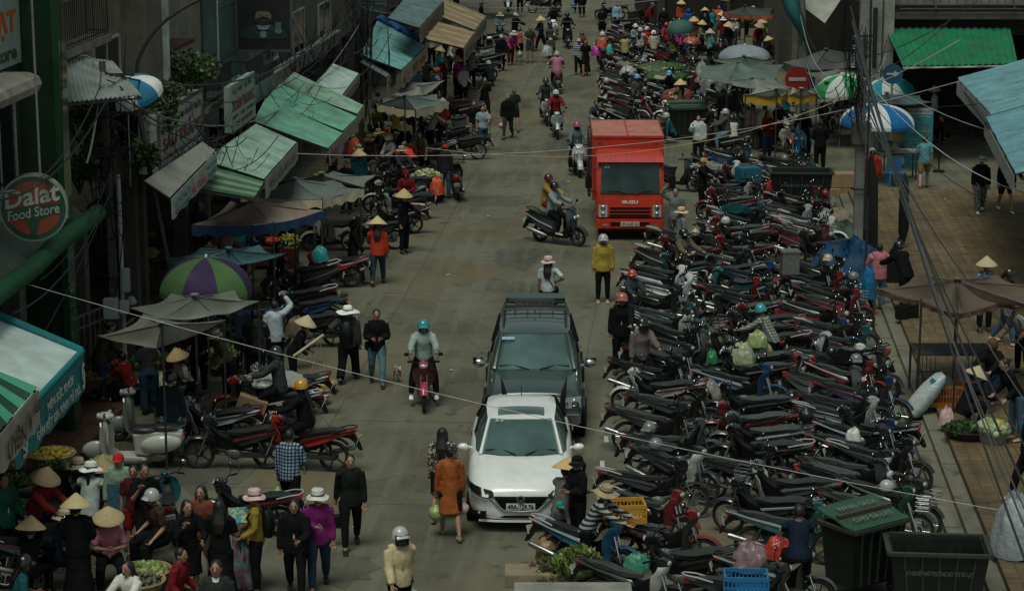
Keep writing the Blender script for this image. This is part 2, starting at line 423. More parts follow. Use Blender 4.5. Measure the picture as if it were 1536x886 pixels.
    if kind == 1:
        b = M()
        for z in (.66, .73, .80, .87):
            b.tube([(.60, -.14, z), (.82, -.15, z), (.82, .15, z), (.60, .14, z)], .006, 4, closed=True)
        for k in range(6):
            y = -.14 + .056 * k; b.tube([(.82, y, .87), (.81, y, .66), (.61, y, .66)], .004, 3)
        T.append(('front_basket', b.mesh('front_basket', STEEL, True), 0, []))
    return T
def scooter(kind=0):
    T = []
    ty, ri = wheel_tpl(.26, .045, 0, True)
    for x in (-.60, .62): T.append(('wheel', moved(ty, x, .26), 0, [('rim', moved(ri, x, .26), 0, [])]))
    m = M()
    for s in (-1, 1): m.tube([(.62, s * .08, .26), (.52, s * .07, .60)], [.024, .02], 8)
    T.append(('fork', m.mesh('fork', DSTEEL, True), 0, []))
    T.append(('front_fender', arc_strip((.62, .26), .32, 10, 150, .16).mesh('front_fender', PAINT, True), 'body', []))
    m = M()
    def f(u, v):
        t = (v - .5) * 2; z = .99 - .66 * u; w = .13 + .13 * sin(pi * min(1., u * .9 + .08)) - .05 * u
        return (.50 + .10 * sin(pi * (u * .8)) - .17 * t * t - .05 * u, t * w, z)
    m.shell(f, 9, 8, .016); T.append(('front_apron', m.mesh('front_apron', PAINT, True), 'body', []))
    m = M(); m.prof([(.42, .90), (.34, .55), (.20, .36), (.24, .30), (.48, .40), (.52, .75)], .17); T.append(('inner_shield', m.mesh('inner_shield', PLASK, True), 0, []))
    m = M()
    for s in (-1, 1): m.ell((.575, s * .085, .80), .045, .06, .06, 10, 6, Matrix.Rotation(s * -.5, 3, 'Z') @ Matrix.Rotation(s * .4, 3, 'X'))
    T.append(('headlight', m.mesh('headlight', LENS, True), 0, []))
    m = M(); m.prof([(.26, 1.0), (.36, 1.07), (.48, 1.04), (.54, .97), (.46, .93), (.32, .94)], [.09, .12, .12, .08, .09, .1]); T.append(('handlebar_cowl', m.mesh('handlebar_cowl', PAINT, True), 'body', []))
    T.append(('handlebar', bars_mesh(1.02, .32).mesh('handlebar', PLASK, True), 0, []))
    m = M(); m.prof([(.38, .38), (.30, .33), (-.28, .28), (-.34, .22), (.30, .2), (.42, .28)], .17); T.append(('floorboard', m.mesh('floorboard', PLASK, True), 0, []))
    m = M(); m.prof([(-.02, .68), (-.06, .34), (-.22, .28), (-.62, .44), (-.98, .66), (-1.03, .82), (-.6, .77), (-.3, .70)], [.11, .13, .17, .18, .13, .08, .15, .14]); T.append(('side_panel', m.mesh('side_panel', PAINT, True), 'body', []))
    m = M(); m.prof([(.02, .76), (-.2, .745), (-.42, .80), (-.75, .86), (-.92, .875), (-.95, .82), (-.6, .77), (-.2, .68), (.0, .68)], [.1, .14, .155, .14, .1, .09, .14, .14, .1]); T.append(('seat', m.mesh('seat', SEAT, True), 'seat', []))
    m = M()
    for s in (-1, 1): m.prof([(-.1, .48), (-.6, .63), (-1.0, .80), (-.98, .775), (-.6, .60), (-.12, .455)], .012, y0=s * .165)
    T.append(('trim_panel', m.mesh('trim_panel', PAINT, True), 'trim', []))
    m = M(); m.tube([(-.70, -.14, .86), (-.95, -.12, .93), (-1.05, 0, .94), (-.95, .12, .93), (-.70, .14, .86)], .015, 6); T.append(('grab_rail', m.mesh('grab_rail', PAINT, True), 'rail', []))
    m = M(); m.prof([(-.97, .84), (-1.06, .82), (-1.03, .72), (-.94, .7)], .1); T.append(('tail_light', m.mesh('tail_light', RLENS, True), 0, []))
    m = M(); m.prof([(-.72, .5), (-1.0, .66), (-1.1, .5), (-1.16, .34), (-1.1, .34), (-1.0, .5)], .08); T.append(('rear_fender', m.mesh('rear_fender', PLASK, True), 0, []))
    T.append(plate_parts(-1.1, .55))
    m = M(); m.prof([(-.2, .32), (-.3, .2), (-.66, .2), (-.72, .32), (-.5, .4)], .07, y0=.07); m.tube([(-.28, .08, .2), (-.32, .26, .02)], .012, 5); m.tube([(-.66, .13, .3), (-.6, .13, .6)], .025, 6); T.append(('engine', m.mesh('engine', DSTEEL, True), 0, []))
    m = M(); m.tube([(-.3, -.12, .22), (-.42, -.17, .26), (-.86, -.19, .38), (-.92, -.19, .4)], [.03, .055, .062, .045], 10); T.append(('exhaust', m.mesh('exhaust', STEEL, True), 0, []))
    T += mirror_parts()
    if kind == 1:
        b = M(); b.box(-1.25, -.9, -.19, .19, .92, 1.2); T.append(('top_box', b.mesh('top_box', PLASK, True, .03), 0, []))
    return T
def vespa():
    T = []
    ty, ri = wheel_tpl(.235, .05, 0, True)
    for x in (-.58, .64): T.append(('wheel', moved(ty, x, .235), 0, [('rim', moved(ri, x, .235), 0, [])]))
    m = M(); m.ell((.64, 0, .36), .24, .085, .17, 14, 8, Matrix.Rotation(.25, 3, 'Y')); T.append(('front_fender', m.mesh('front_fender', PAINT, True), 'body', []))
    m = M()
    def f(u, v):
        t = (v - .5) * 2; z = .96 - .70 * u; w = .10 + .24 * sin(pi * min(1., u * .95 + .03)) ** .7
        return (.47 - .03 * u - .12 * t * t, t * w, z)
    m.shell(f, 10, 10, .02); T.append(('front_apron', m.mesh('front_apron', PAINT, True), 'body', []))
    m = M(); m.tube([(.44, 0, .3), (.46, 0, .95)], [.06, .045], 8); m.ell((.40, 0, 1.03), .16, .12, .07, 12, 8); m.tube([(.34, -.2, 1.04), (.40, 0, 1.04), (.34, .2, 1.04)], .03, 7)
    T.append(('handlebar_cowl', m.mesh('handlebar_cowl', PAINT, True), 'body', []))
    m = M(); m.ell((.53, 0, 1.02), .04, .07, .07, 12, 8); T.append(('headlight', m.mesh('headlight', LENS, True), 0, []))
    m = M()
    for s in (-1, 1): m.tube([(.34, s * .2, 1.04), (.28, s * .34, 1.03)], .02, 8)
    T.append(('handlebar', m.mesh('handlebar', PLASK, True), 0, []))
    m = M(); m.prof([(.46, .34), (.34, .26), (-.3, .25), (-.34, .2), (.36, .18), (.48, .26)], .16); T.append(('floorboard', m.mesh('floorboard', PAINT, True), 'body', []))
    m = M(); m.prof([(.47, .93), (.42, .6), (.30, .33), (.20, .24), (.46, .22), (.54, .5), (.50, .93)], .15); T.append(('inner_shield', m.mesh('inner_shield', PAINT, True), 'body', []))
    m = M(); m.prof([(-.08, .70), (-.12, .3), (-.3, .26), (-.5, .34), (-.9, .42), (-1.02, .6), (-.98, .72), (-.7, .76), (-.3, .73)], .13, .9)
    for s in (-1, 1): m.ell((-.60, s * .13, .52), .38, .12, .18, 16, 10, Matrix.Rotation(.12, 3, 'Y'))
    T.append(('side_panel', m.mesh('side_panel', PAINT, True), 'body', []))
    m = M(); m.ell((-.30, 0, .77), .30, .15, .07, 14, 8); m.ell((-.66, 0, .81), .26, .14, .07, 14, 8); T.append(('seat', m.mesh('seat', SEAT, True), 'seat', []))
    m = M(); m.tube([(-.80, -.11, .80), (-1.04, -.08, .86), (-1.04, .08, .86), (-.80, .11, .80)], .012, 6); m.tube([(-.1, -.2, .34), (-.5, -.26, .36), (-.98, -.2, .4)], .01, 5); T.append(('grab_rail', m.mesh('grab_rail', PAINT, True), 'rail', []))
    m = M(); m.ell((-1.0, 0, .66), .035, .07, .05, 10, 8); T.append(('tail_light', m.mesh('tail_light', RLENS, True), 0, []))
    T.append(plate_parts(-1.06, .5))
    m = M(); m.tube([(-.4, -.1, .2), (-.55, -.16, .24), (-.85, -.18, .3)], [.03, .055, .05], 9); m.ell((-.5, .1, .24), .2, .06, .09, 10, 6); T.append(('exhaust', m.mesh('exhaust', STEEL, True), 0, []))
    T += mirror_parts()
    return T
TPL = dict(underbone=underbone(False), wave=underbone(True), basket=underbone(False, 1), scooter=scooter(), boxscooter=scooter(1), vespa=vespa())
KN = dict(underbone='motorbike', wave='motorbike', basket='motorbike', scooter='scooter', boxscooter='scooter', vespa='scooter')
BIKES = []
def cname(c): return dict(dred='dark red', dteal='dark teal', dgreen='dark green', dblue='dark blue', dgrey='dark grey', lblue='pale blue', lgrey='light grey', maroon='maroon', charcoal='charcoal', navy='navy', offwhite='off white', lpink='pale pink', jeans='blue').get(c, c)
def bike(p, phi, col, kind, label, group=None, trim='silver', shield=None, seat='charcoal', lean=None, z=None):
    """p ground point, phi heading in degrees (0 = +x)"""
    p = Vector((p[0], p[1], gz(p) if z is None else z))
    o = thing(KN[kind] + '_parked' if False else ('motorbike' if KN[kind] == 'motorbike' else 'scooter'), label, KN[kind], p, 0, group)
    o.rotation_euler = (radians(random.uniform(5, 9) * 1. if lean is None else lean), 0, radians(phi))
    o.rotation_euler[0] *= -1 if lean is None else 1
    if random.random() < .28 and not shield: shield = random.choice(['black', 'black', 'offwhite', 'charcoal'])
    inst(TPL[kind], o, dict(body=col, trim=trim, shield=shield or col, seat=seat, plate='offwhite', rail=random.choice(['black', 'black', 'charcoal', 'silver'])))
    o.scale = [random.uniform(.91, .98)] * 3
    BIKES.append((p, radians(phi))); return o
# ---------------------------------------------------------------- people
POSE = dict(stand=(0, (3, 5), (2, 4)), walk=(3, (24, 12), (-12, 24)), walk2=(3, (-12, 24), (24, 12)), ride=(6, (66, 74), (66, 74)), ridefoot=(6, (38, 30), (38, 30)), lean=(28, (4, 6), (-2, 6)),
            bend=(62, (6, 8), (2, 6)), squat=(24, (112, 128), (108, 126)), stool=(14, (86, 88), (84, 86)), kneel=(30, (100, 130), (60, 120)))
ARM = dict(down=((.16, .02, -1), (.06, .14, -1)), front=((.25, .15, -1), (-.6, .8, .0)), bars=((.28, .75, -.6), (.05, .95, -.25)), hip=((.75, -.2, -.65), (-.7, .45, -.4)),
           up=((.75, .35, .5), (-.55, .15, .85)), face=((.22, .45, -.85), (-.35, .45, .85)), carry=((.18, .05, -1), (.05, .75, -.4)), reach=((.1, .75, -.55), (0, .9, -.3)),
           swingf=((.14, .35, -.95), (.05, .6, -.8)), swingb=((.14, -.35, -.95), (.1, -.1, -1)), cross=((.25, .3, -.9), (-.85, .5, .1)), fold=((.2, .45, -.85), (-.5, .8, -.15)),
           low=((.1, .55, -.85), (-.1, .6, -.8)), side=((.75, .1, -.7), (.5, .5, -.5)))
REM = []
def remesh(o, vox, sm=3):
    m = o.modifiers.new('r', 'REMESH'); m.mode = 'VOXEL'; m.voxel_size = vox; m.use_smooth_shade = True; REM.append(o)
    k = o.modifiers.new('s', 'SMOOTH'); k.iterations = sm; k.factor = .5
def V(*a): return Vector(a)
NP = 0
def person(p, label, yaw=0, pose='stand', arms='down', top=('long', 'grey'), bot=('trousers', 'black'), hat=None, hair='short', H=1.6, z=None, seat=None, mask=None, shoes='black', extra=(), head=(0, 0), group=None, inner='offwhite', cat='person', dz=0, child=False):
    """p = ground point under the figure; yaw 0 faces the camera, 90 faces right, 180 away"""
    global NP; NP += 1
    base = Vector((p[0], p[1], (gz(p) if z is None else z) + dz)); far = p[1] > 72
    root = thing('person', label, cat, base, radians(yaw), group)
    s = H / 1.6; hs = s * (1.25 if child else 1)
    lean, LL, LR = POSE[pose]; ln = radians(lean)
    rr = random.Random(NP)
    spl = {'ride': .2, 'ridefoot': .32, 'squat': .25, 'stool': .16, 'kneel': .15}.get(pose, .04)
    legs = []
    for sx, (al, kp) in ((-1, LL), (1, LR)):
        a = radians(al); b = radians(al - kp)
        t = V(sx * sin(spl), -sin(a) * cos(spl), -cos(a) * cos(spl)); q = V(sx * sin(spl * .3), -sin(b), -cos(b)).normalized()
        legs.append((t, q))
    hip0 = [V(-.09, 0, 0), V(.09, 0, 0)]
    low = min((hip0[i] + legs[i][0] * .39 + legs[i][1] * .37).z for i in (0, 1))
    pz = .08 / 1 - low
    if seat is not None: pz = seat / s + .1
    P0 = V(0, 0, pz)
    def up(x, y, z_): # torso frame point, y back, z up from the pelvis
        return P0 + V(x, y * cos(ln) - z_ * sin(ln), z_ * cos(ln) + y * sin(ln))
    J = {}
    J['hip'] = [P0 + h for h in hip0]; J['knee'] = [J['hip'][i] + legs[i][0] * .39 for i in (0, 1)]; J['ank'] = [J['knee'][i] + legs[i][1] * .37 for i in (0, 1)]
    J['sh'] = [up(-.165, 0, .47), up(.165, 0, .47)]
    hp, hy = radians(head[1]), radians(head[0])
    nk = up(0, .01, .53); hl = ln * .45 + hp; hc = nk + V(0, -.02 * cos(hl) - .11 * sin(hl), .11 * cos(hl) + .01)
    hR = Matrix.Rotation(hy, 3, 'Z') @ Matrix.Rotation(hl, 3, 'X')
    ar = arms.split('/') if '/' in arms else (arms, arms)
    J['el'] = []; J['wr'] = []; hd = []
    for i, nm in enumerate(ar):
        sx = (-1, 1)[i]; u, f = ARM[nm]
        def conv(q):
            q = V(q[0] * sx, -q[1], q[2]).normalized(); a = ln * (.9 if nm in ('down',) else .5)
            if nm in ('down', 'reach', 'low', 'bars'): a = 0
            return V(q.x, q.y * cos(a) - q.z * sin(a), q.z * cos(a) + q.y * sin(a))
        u = conv(u); f = conv(f); e = J['sh'][i] + u * .27; w = e + f * .235
        J['el'].append(e); J['wr'].append(w); hd.append(f)
    S = Matrix.Diagonal((s, s, s, 1))
    w = .92 if hair in ('long', 'bun', 'tail') else 1.0
    # body -----------------------------------------------------------
    m = M(); m.T = S
    m.tube([up(0, 0, -.06), up(0, 0, .03), up(0, 0, .14), up(0, -.01, .22), up(0, -.01, .36), up(0, 0, .46), up(0, 0, .50)], [(.11, .08), (.14 * (2 - w), .10), (.145, .10), (.115, .085), (.14 * w, .10), (.13 * w, .085), (.06, .06)], 12, ref=(1, 0, 0))
    m.tube([J['sh'][0], up(0, 0, .49), J['sh'][1]], [.05, .065, .05], 8)
    m.tube([up(0, 0, .46), nk, hc], [.055, .047, .045], 8)
    for i in (0, 1):
        sx = (-1, 1)[i]
        m.tube([J['hip'][i], J['hip'][i] + legs[i][0] * .2, J['knee'][i]], [.085, .073, .052], 9); m.tube([J['knee'][i], J['knee'][i] + legs[i][1] * .13, J['ank'][i]], [.05, .053, .034], 9)
        a = J['ank'][i]; m.tube([a + V(0, .04, -.045), a + V(0, -.05, -.045), a + V(0, -.16, -.06)], [(.035, .03), (.042, .028), (.034, .016)], 8, ref=(1, 0, 0)); m.ell(a, .036, .042, .05, 8, 6)
        m.tube([J['sh'][i], J['sh'][i].lerp(J['el'][i], .5), J['el'][i]], [.048, .043, .037], 8); m.tube([J['el'][i], J['el'][i].lerp(J['wr'][i], .35), J['wr'][i]], [.037, .036, .025], 8)
        m.tube([J['wr'][i], J['wr'][i] + hd[i] * .04, J['wr'][i] + hd[i] * .085], [(.024, .022), (.037, .02), (.036, .017)], 8)
    k = hs / s
    hm = lambda x, y, z_: hc + hR @ V(x * k, y * k, z_ * k)
    m.ell(hc, .074 * k, .09 * k, .107 * k, 14, 10, hR); m.ell(hm(0, -.03, -.06), .052 * k, .055 * k, .052 * k, 10, 8, hR)
    m.tube([hm(0, -.085, .02), hm(0, -.108, -.025)], [.012, .018], 6)
    for sx in (-1, 1): m.ell(hm(sx * .076, .005, -.005), .012, .02, .032, 6, 6)
    body = link('body', m.mesh('body', SKIN), root, ABS(rr)); remesh(body, (.024 if far else .0145) * s, 2)
    ex = M(); ex.T = S
    for i in (0, 1):
        if far: break
        f = hd[i]; sx = (-1, 1)[i]
        sd = f.cross(V(0, 1, 0) if abs(f.y) < .9 else V(0, 0, 1)).normalized(); cu = f.cross(sd).normalized()
        if cu.y > 0: cu = -cu; sd = -sd
        o = J['wr'][i] + f * .078
        for q, ll in enumerate((.062, .072, .068, .052)):
            b = o + sd * (-.027 + .018 * q); c = b + (f * .8 + cu * .35) * ll * .55; ex.tube([b, c, c + (f * .25 + cu * .9) * ll * .5], [.0095, .009, .0065], 5)
        tb = J['wr'][i] + f * .03 + sd * (-.024 if i else .024); ex.tube([tb, tb + (sd * (-.03 if i else .03) + f * .03 + cu * .01), tb + (sd * (-.03 if i else .03) + f * .06 + cu * .025)], [.012, .010, .007], 5)
    body['x'] = len(REM) - 1; EXTRA.append((body, ex))
    if not far:
        m = M(); m.T = S
        for sx in (-1, 1): m.ell(hm(sx * .028, -.083, .018), .012, .008, .0065, 6, 4); m.bar(hm(sx * .015, -.091, .04), hm(sx * .044, -.082, .042), .006)
        part('eyes', m, HAIR, root, smooth=True)
        m = M(); m.T = S; m.ell(hm(0, -.088, -.058), .021, .008, .006, 8, 4); part('mouth', m, mat('lips', (.22, .05, .045), var=0), root, smooth=True)
    vx = (.03 if far else .019) * s
    # clothes ----------------------------------------------------------
    def cmat(c): return c[2] if len(c) > 2 else CLOTH
    kt, ct = top[0], top[1]
    if kt:
        g = {'jacket': .032, 'puffer': .05, 'long': .018, 'shirt': .022, 'tee': .017, 'tank': .013, 'dress': .018, 'top': .014}[kt]
        m = M(); m.T = S
        hem = -.05 if kt in ('jacket', 'puffer', 'shirt', 'dress', 'long') else .0
        pts = [up(0, 0, hem - .03), up(0, 0, .06), up(0, 0, .2), up(0, -.01, .36), up(0, 0, .455), up(0, 0, .50)]
        rad = [(.152, .112), (.15, .112), (.125 + (.02 if kt in ('jacket', 'puffer', 'shirt') else 0), .093), (.142 * w, .104), (.13, .088), (.062, .062)]
        m.tube(pts, [(a + g, b + g) for a, b in rad], 12, ref=(1, 0, 0)); m.tube([J['sh'][0], up(0, 0, .485), J['sh'][1]], [.05 + g, .055 + g, .05 + g], 8)
        if kt == 'dress': m.tube([up(0, 0, .15), P0 + V(0, -.02 * lean / 10, -.1), P0 + V(0, -.0, -.36)], [(.13, .1), (.18, .15), (.21, .19)], 14, ref=(1, 0, 0))
        if kt != 'tank':
            for i in (0, 1):
                e = J['el'][i]
                m.tube([J['sh'][i], J['sh'][i].lerp(e, .5), J['sh'][i].lerp(e, .8) if kt == 'tee' else e], [.05 + g, .045 + g, (.043 if kt == 'tee' else .038) + g], 9)
                if kt != 'tee': m.tube([e, e.lerp(J['wr'][i], .5), e.lerp(J['wr'][i], .96)], [.038 + g, .035 + g, .03 + g * .8], 9)
        if kt in ('jacket', 'puffer'): m.tube([up(0, 0, .47), up(0, .005, .55)], [(.075, .075), (.068, .07)], 10)
        nm = {'long': 'sweater', 'tee': 'tee_shirt', 'tank': 'tank_top', 'puffer': 'jacket', 'top': 'blouse'}.get(kt, kt)
        o = link(nm, m.mesh(nm, cmat(top)), root, ct); remesh(o, vx, 2)
        if kt == 'jacket' and not far and inner:
            m = M(); m.T = S; m.tube([up(0, -.075, .02), up(0, -.085, .2), up(0, -.085, .36), up(0, -.055, .47)], [(.035, .05), (.04, .045), (.05, .05), (.03, .04)], 8, ref=(1, 0, 0)); part('undershirt', m, CLOTH, root, inner, smooth=True)
    kb, cb = bot[0], bot[1]
    if kb:
        m = M(); m.T = S; fr = {'trousers': 1, 'jeans': 1, 'wide': 1, 'shorts': .0, 'skirt': 0, 'long skirt': 0, 'leggings': 1}[kb]
        g = {'wide': .035, 'leggings': .012, 'jeans': .015}.get(kb, .02)
        m.tube([up(0, 0, -.07), up(0, 0, .03), up(0, 0, .13)], [(.13 + g, .1 + g), (.14 + g, .105 + g), (.125 + g * .6, .093 + g * .6)], 12, ref=(1, 0, 0))
        for i in (0, 1):
            m.tube([J['hip'][i], J['hip'][i] + legs[i][0] * .2, J['hip'][i] + legs[i][0] * .33, J['knee'][i]][:4 if fr else 3], [.09 + g, .076 + g, .062 + g, .055 + g][:4 if fr else 3], 10)
            if fr: m.tube([J['knee'][i], J['knee'][i] + legs[i][1] * .15, J['knee'][i].lerp(J['ank'][i], .95)], [.055 + g, .054 + g, .04 + g * (1.4 if kb == 'wide' else .8)], 10)
        if 'skirt' in kb: L_ = .34 if kb == 'skirt' else .62; m.tube([P0 + V(0, 0, .08), P0 + V(0, 0, -L_ / 2), P0 + V(0, 0, -L_)], [(.14, .11), (.19, .16), (.2 + L_ * .08, .17 + L_ * .1)], 14, ref=(1, 0, 0))
        nm = kb.replace(' ', '_'); o = link(nm, m.mesh(nm, cmat(bot)), root, cb); remesh(o, vx, 2)
    for i in (0, 1):
        m = M(); m.T = S; a = J['ank'][i]
        m.tube([a + V(0, .055, -.045), a + V(0, .02, -.04), a + V(0, -.06, -.045), a + V(0, -.15, -.058), a + V(0, -.178, -.064)], [(.03, .03), (.04, .038), (.046, .034), (.043, .022), (.025, .014)], 8, ref=(1, 0, 0))
        part('shoe', m, PLAS, root, shoes, smooth=True)
    # head wear ----------------------------------------------------------
    def part_h(nm, m, mt, col=None): return part(nm, m, mt, root, col, smooth=True)
    if hair and hat != 'helmet_full':
        m = M(); m.T = S; m.ell(hm(0, .018, .02), .084 * k, .092 * k, .10 * k, 14, 10, hR)
        if hair == 'bun': m.ell(hm(0, .11, .04), .04, .04, .04, 8, 6)
        if hair == 'tail': m.tube([hm(0, .1, .03), hm(0, .14, -.04), hm(0, .12, -.2), hm(0, .1, -.3)], [.025, .035, .03, .012], 8)
        if hair == 'long': m.tube([hm(0, .05, .03), hm(0, .075, -.08), up(0, .12, .42), up(0, .125, .28)], [(.08, .05), (.09, .045), (.1, .035), (.06, .02)], 10, ref=(1, 0, 0)); [m.tube([hm(sx * .075, .01, .03), hm(sx * .082, .0, -.08), hm(sx * .08, -.0, -.16)], [.02, .022, .015], 6) for sx in (-1, 1)]
        o = link('hair', m.mesh('hair', HAIR), root); remesh(o, vx * .8, 1)
    hT = Matrix.Translation(hc * s) @ hR.to_4x4() @ Matrix.Diagonal((hs, hs, hs, 1))
    if hat:
        hk = hat[0]; hcol = hat[1] if len(hat) > 1 else 'straw'; m = M(); m.T = hT
        if hk == 'cone':
            tl = Matrix.Rotation(radians(hat[2] if len(hat) > 2 else 4), 3, 'X'); Rr = .24
            m.lathe([(.001, .235), (.02, .232), (.12, .145), (.20, .075), (Rr, .036), (Rr + .003, .026), (Rr - .006, .022), (.12, .128), (.01, .215)], 28, (0, 0, 0), tl)
            part_h('conical_hat', m, STRAW, hcol)
        elif hk == 'helmet':
            m.lathe([(.001, .15), (.04, .145), (.08, .122), (.108, .085), (.122, .03), (.124, -.015), (.118, -.02), (.1, -.01)], 20)
            m.shell(lambda u, v: ((v - .5) * .19, -.105 - .07 * u * (1 - (v - .5) ** 2 * 3), .055 - .03 * u - .1 * (v - .5) ** 2), 3, 8, .006)
            h = part_h('helmet', m, PAINT, hcol)
            st = M(); st.T = hT; st.tube([(-.09, -.01, 0), (-.07, -.04, -.08), (0, -.06, -.12), (.07, -.04, -.08), (.09, -.01, 0)], .006, 4); part_h('chin_strap', st, PLASK)
            if len(hat) > 2: vz = M(); vz.T = hT; vz.shell(lambda u, v: (.125 * sin((v - .5) * 2), -.128 * cos((v - .5) * 2) - .02 * u, .05 - .15 * u), 4, 10, .003); part_h('visor', vz, DGLASS)
        elif hk == 'sun':
            R_ = hat[2] if len(hat) > 2 else .19
            m.lathe([(.001, .14), (.06, .138), (.09, .12), (.1, .06), (.104, .035), (R_ * .75, .022), (R_, .0), (R_ + .002, -.006), (R_ * .7, .012), (.1, .02)], 26, wob=.06)
            part_h('sun_hat', m, CLOTH if hcol != 'straw' else STRAW, hcol)
            b = M(); b.T = hT; b.lathe([(.103, .034), (.106, .04), (.104, .062), (.1, .06)], 22); part_h('hat_band', b, CLOTH, 'dgrey')
        elif hk == 'cap':
            m.lathe([(.001, .128), (.05, .12), (.082, .09), (.094, .04), (.095, .02), (.088, .02)], 18); m.shell(lambda u, v: ((v - .5) * .15, -.08 - .085 * u * (1 - (v - .5) ** 2 * 2), .04 - .02 * u), 3, 6, .006); part_h('cap', m, CLOTH, hcol)
        elif hk == 'hood': m.ell((0, .02, .01), .105, .115, .13, 14, 10); part_h('hood', m, CLOTH, hcol)
        elif hk == 'scarf': m.ell((0, .012, .0), .096, .098, .125, 14, 10); part_h('headscarf', m, CLOTH, hcol)
    if mask: m = M(); m.T = hT; m.ell((0, -.048, -.055), .062, .056, .052, 12, 8); part_h('face_mask', m, CLOTH, mask)
    L = lambda q: q * s
    for e in extra:
        kd = e[0]; c = e[1] if len(e) > 1 else 'black'
        if kd in ('bagL', 'bagR', 'sackL', 'sackR'):      # carried things stay top level
            i = 0 if kd[-1] == 'L' else 1; q = root.location + Matrix.Rotation(radians(yaw), 3, 'Z') @ L(J['wr'][i] + hd[i] * .1); r = e[2] if len(e) > 2 else .11
            m = M(); bag_mesh(m, (0, 0, -r * 2.5 - .06), r, NP); m.tube([(-.03, 0, -.1), (0, 0, .0), (.03, 0, -.1)], .006, 4)
            single('carrier_bag' if kd[:3] == 'bag' else 'sack', m, PBAG, e[3], 'bag', c, q, smooth=60)
        elif kd == 'backpack':
            m = M(); m.T = S; m.tube([up(0, .18, .05), up(0, .2, .2), up(0, .19, .38), up(0, .15, .46)], [(.13, .07), (.15, .1), (.14, .09), (.08, .05)], 12, ref=(1, 0, 0))
            for sx in (-1, 1): m.tube([up(sx * .1, .12, .44), up(sx * .1, 0, .54), up(sx * .1, -.13, .36), up(sx * .12, 0, .15)], .018, 5)
            q = link('backpack', m.mesh('backpack', PLASK, True), None, c, root.location, radians(yaw)); tag(q, e[2], 'backpack')
        elif kd == 'handbag':
            q = root.location + Matrix.Rotation(radians(yaw), 3, 'Z') @ L(J['wr'][e[2]] + hd[e[2]] * .09)
            m = M(); m.prof([(-.15, -.38), (.15, -.38), (.17, -.3), (.08, -.16), (-.08, -.16), (-.17, -.3)], .06); m.tube([(-.07, 0, -.17), (-.05, 0, -.02), (.05, 0, -.02), (.07, 0, -.17)], .008, 5)
            single('handbag', m, PLASK, e[3], 'handbag', c, q, radians(e[4] if len(e) > 4 else 0), smooth=True, bev=.01)
        elif kd == 'sling':
            m = M(); m.T = S; m.tube([up(.12, 0, .53), up(0, -.12, .35), up(-.15, -.1, .08), up(-.2, .02, .05)], .012, 5); m.tube([up(.12, 0, .53), up(0, .12, .35), up(-.15, .1, .1), up(-.2, .02, .05)], .012, 5); m.tube([up(-.2, -.06, -.02), up(-.2, 0, .02), up(-.2, .08, -.02)], [(.04, .08), (.05, .1), (.04, .08)], 8)
            q = link('shoulder_bag', m.mesh('shoulder_bag', PLASK, True), None, c, root.location, radians(yaw)); tag(q, e[2], 'bag')
        elif kd == 'apron':
            m = M(); m.T = S; m.shell(lambda u, v: up((v - .5) * .34, -.15 - .03 * cos((v - .5) * 3), .3 - .62 * u), 5, 6, .008); part_h('apron', m, CLOTH, c)
        elif kd == 'collar':
            m = M(); m.T = S; m.tube([up(0, 0, .49), up(0, 0, .54)], [(.08, .085), (.062, .066)], 12); part_h('collar', m, CLOTH, c)
        elif kd == 'number':
            text('3', L(up(-.05, -.125, .3)), (1, 0, 0), (0, 0, 1), .07 * s, .1 * s, 'offwhite', root)
    return root
EXTRA = []
def ABS(rr):
    k = rr.uniform(.75, 1.1); return tuple(q * k for q in CD['skin'])
def finish_people():
    bpy.context.view_layer.update(); dg = bpy.context.evaluated_depsgraph_get()
    out = [(o, bpy.data.meshes.new_from_object(o.evaluated_get(dg))) for o in REM]
    for o, me in out:
        mt = o.data.materials[0]; nm = o.data.name; o.modifiers.clear(); o.data = me; me.materials.clear(); me.materials.append(mt); me.name = nm
    for o, ex in EXTRA:
        if 'x' in o: del o['x']
        if not ex.v: continue
        t = ex.mesh('t', SKIN, True); bm = bmesh.new(); bm.from_mesh(o.data); bm.from_mesh(t); bm.to_mesh(o.data); bm.free()
    for o in REM:
        for q in o.data.polygons: q.use_smooth = True
# ---------------------------------------------------------------- cars and truck (front at x=0, body towards -x)
def ringloft(m, rings, cap0=False, cap1=False):
    n = len(rings[0]); vs = [p for r in rings for p in r]; fs = []
    for i in range(len(rings) - 1):
        for j in range(n): k = (j + 1) % n; fs.append((i * n + j, i * n + k, (i + 1) * n + k, (i + 1) * n + j))
    if cap0: fs.append(tuple(range(n)))
    if cap1: fs.append(tuple((len(rings) - 1) * n + j for j in range(n)))
    return m.add(vs, fs)
def interp(x, xs, ys):
    if x <= xs[0]: return ys[0]
    for i in range(len(xs) - 1):
        if x <= xs[i + 1]: t = (x - xs[i]) / (xs[i + 1] - xs[i]); return ys[i] * (1 - t) + ys[i + 1] * t
    return ys[-1]
def car_body(st):
    m = M(); rings = []
    for (u, w, zb, zs, zt) in st:
        h = [(0, zt), (w * .35, zt - .004), (w * .66, zt - .02), (w * .86, zs + .02), (w * .965, zs - .06), (w * .995, (zs + zb) / 2 + .06), (w * .985, zb + .12), (w * .9, zb), (0, zb)]
        rings.append([(-u, y, z) for y, z in h] + [(-u, -y, z) for y, z in h[-2:0:-1]])
    ringloft(m, rings, True, True); return m
def quadshell(m, P, th=.012, nu=8, nv=3, f=None):
    # P four corners (bl, br, tr, tl) with an optional surface offset
    P = [Vector(p) for p in P]
    def g(u, v):
        q = P[0].lerp(P[1], u).lerp(P[3].lerp(P[2], u), v)
        return f(q) if f else q
    m.shell(g, nu, nv, th)
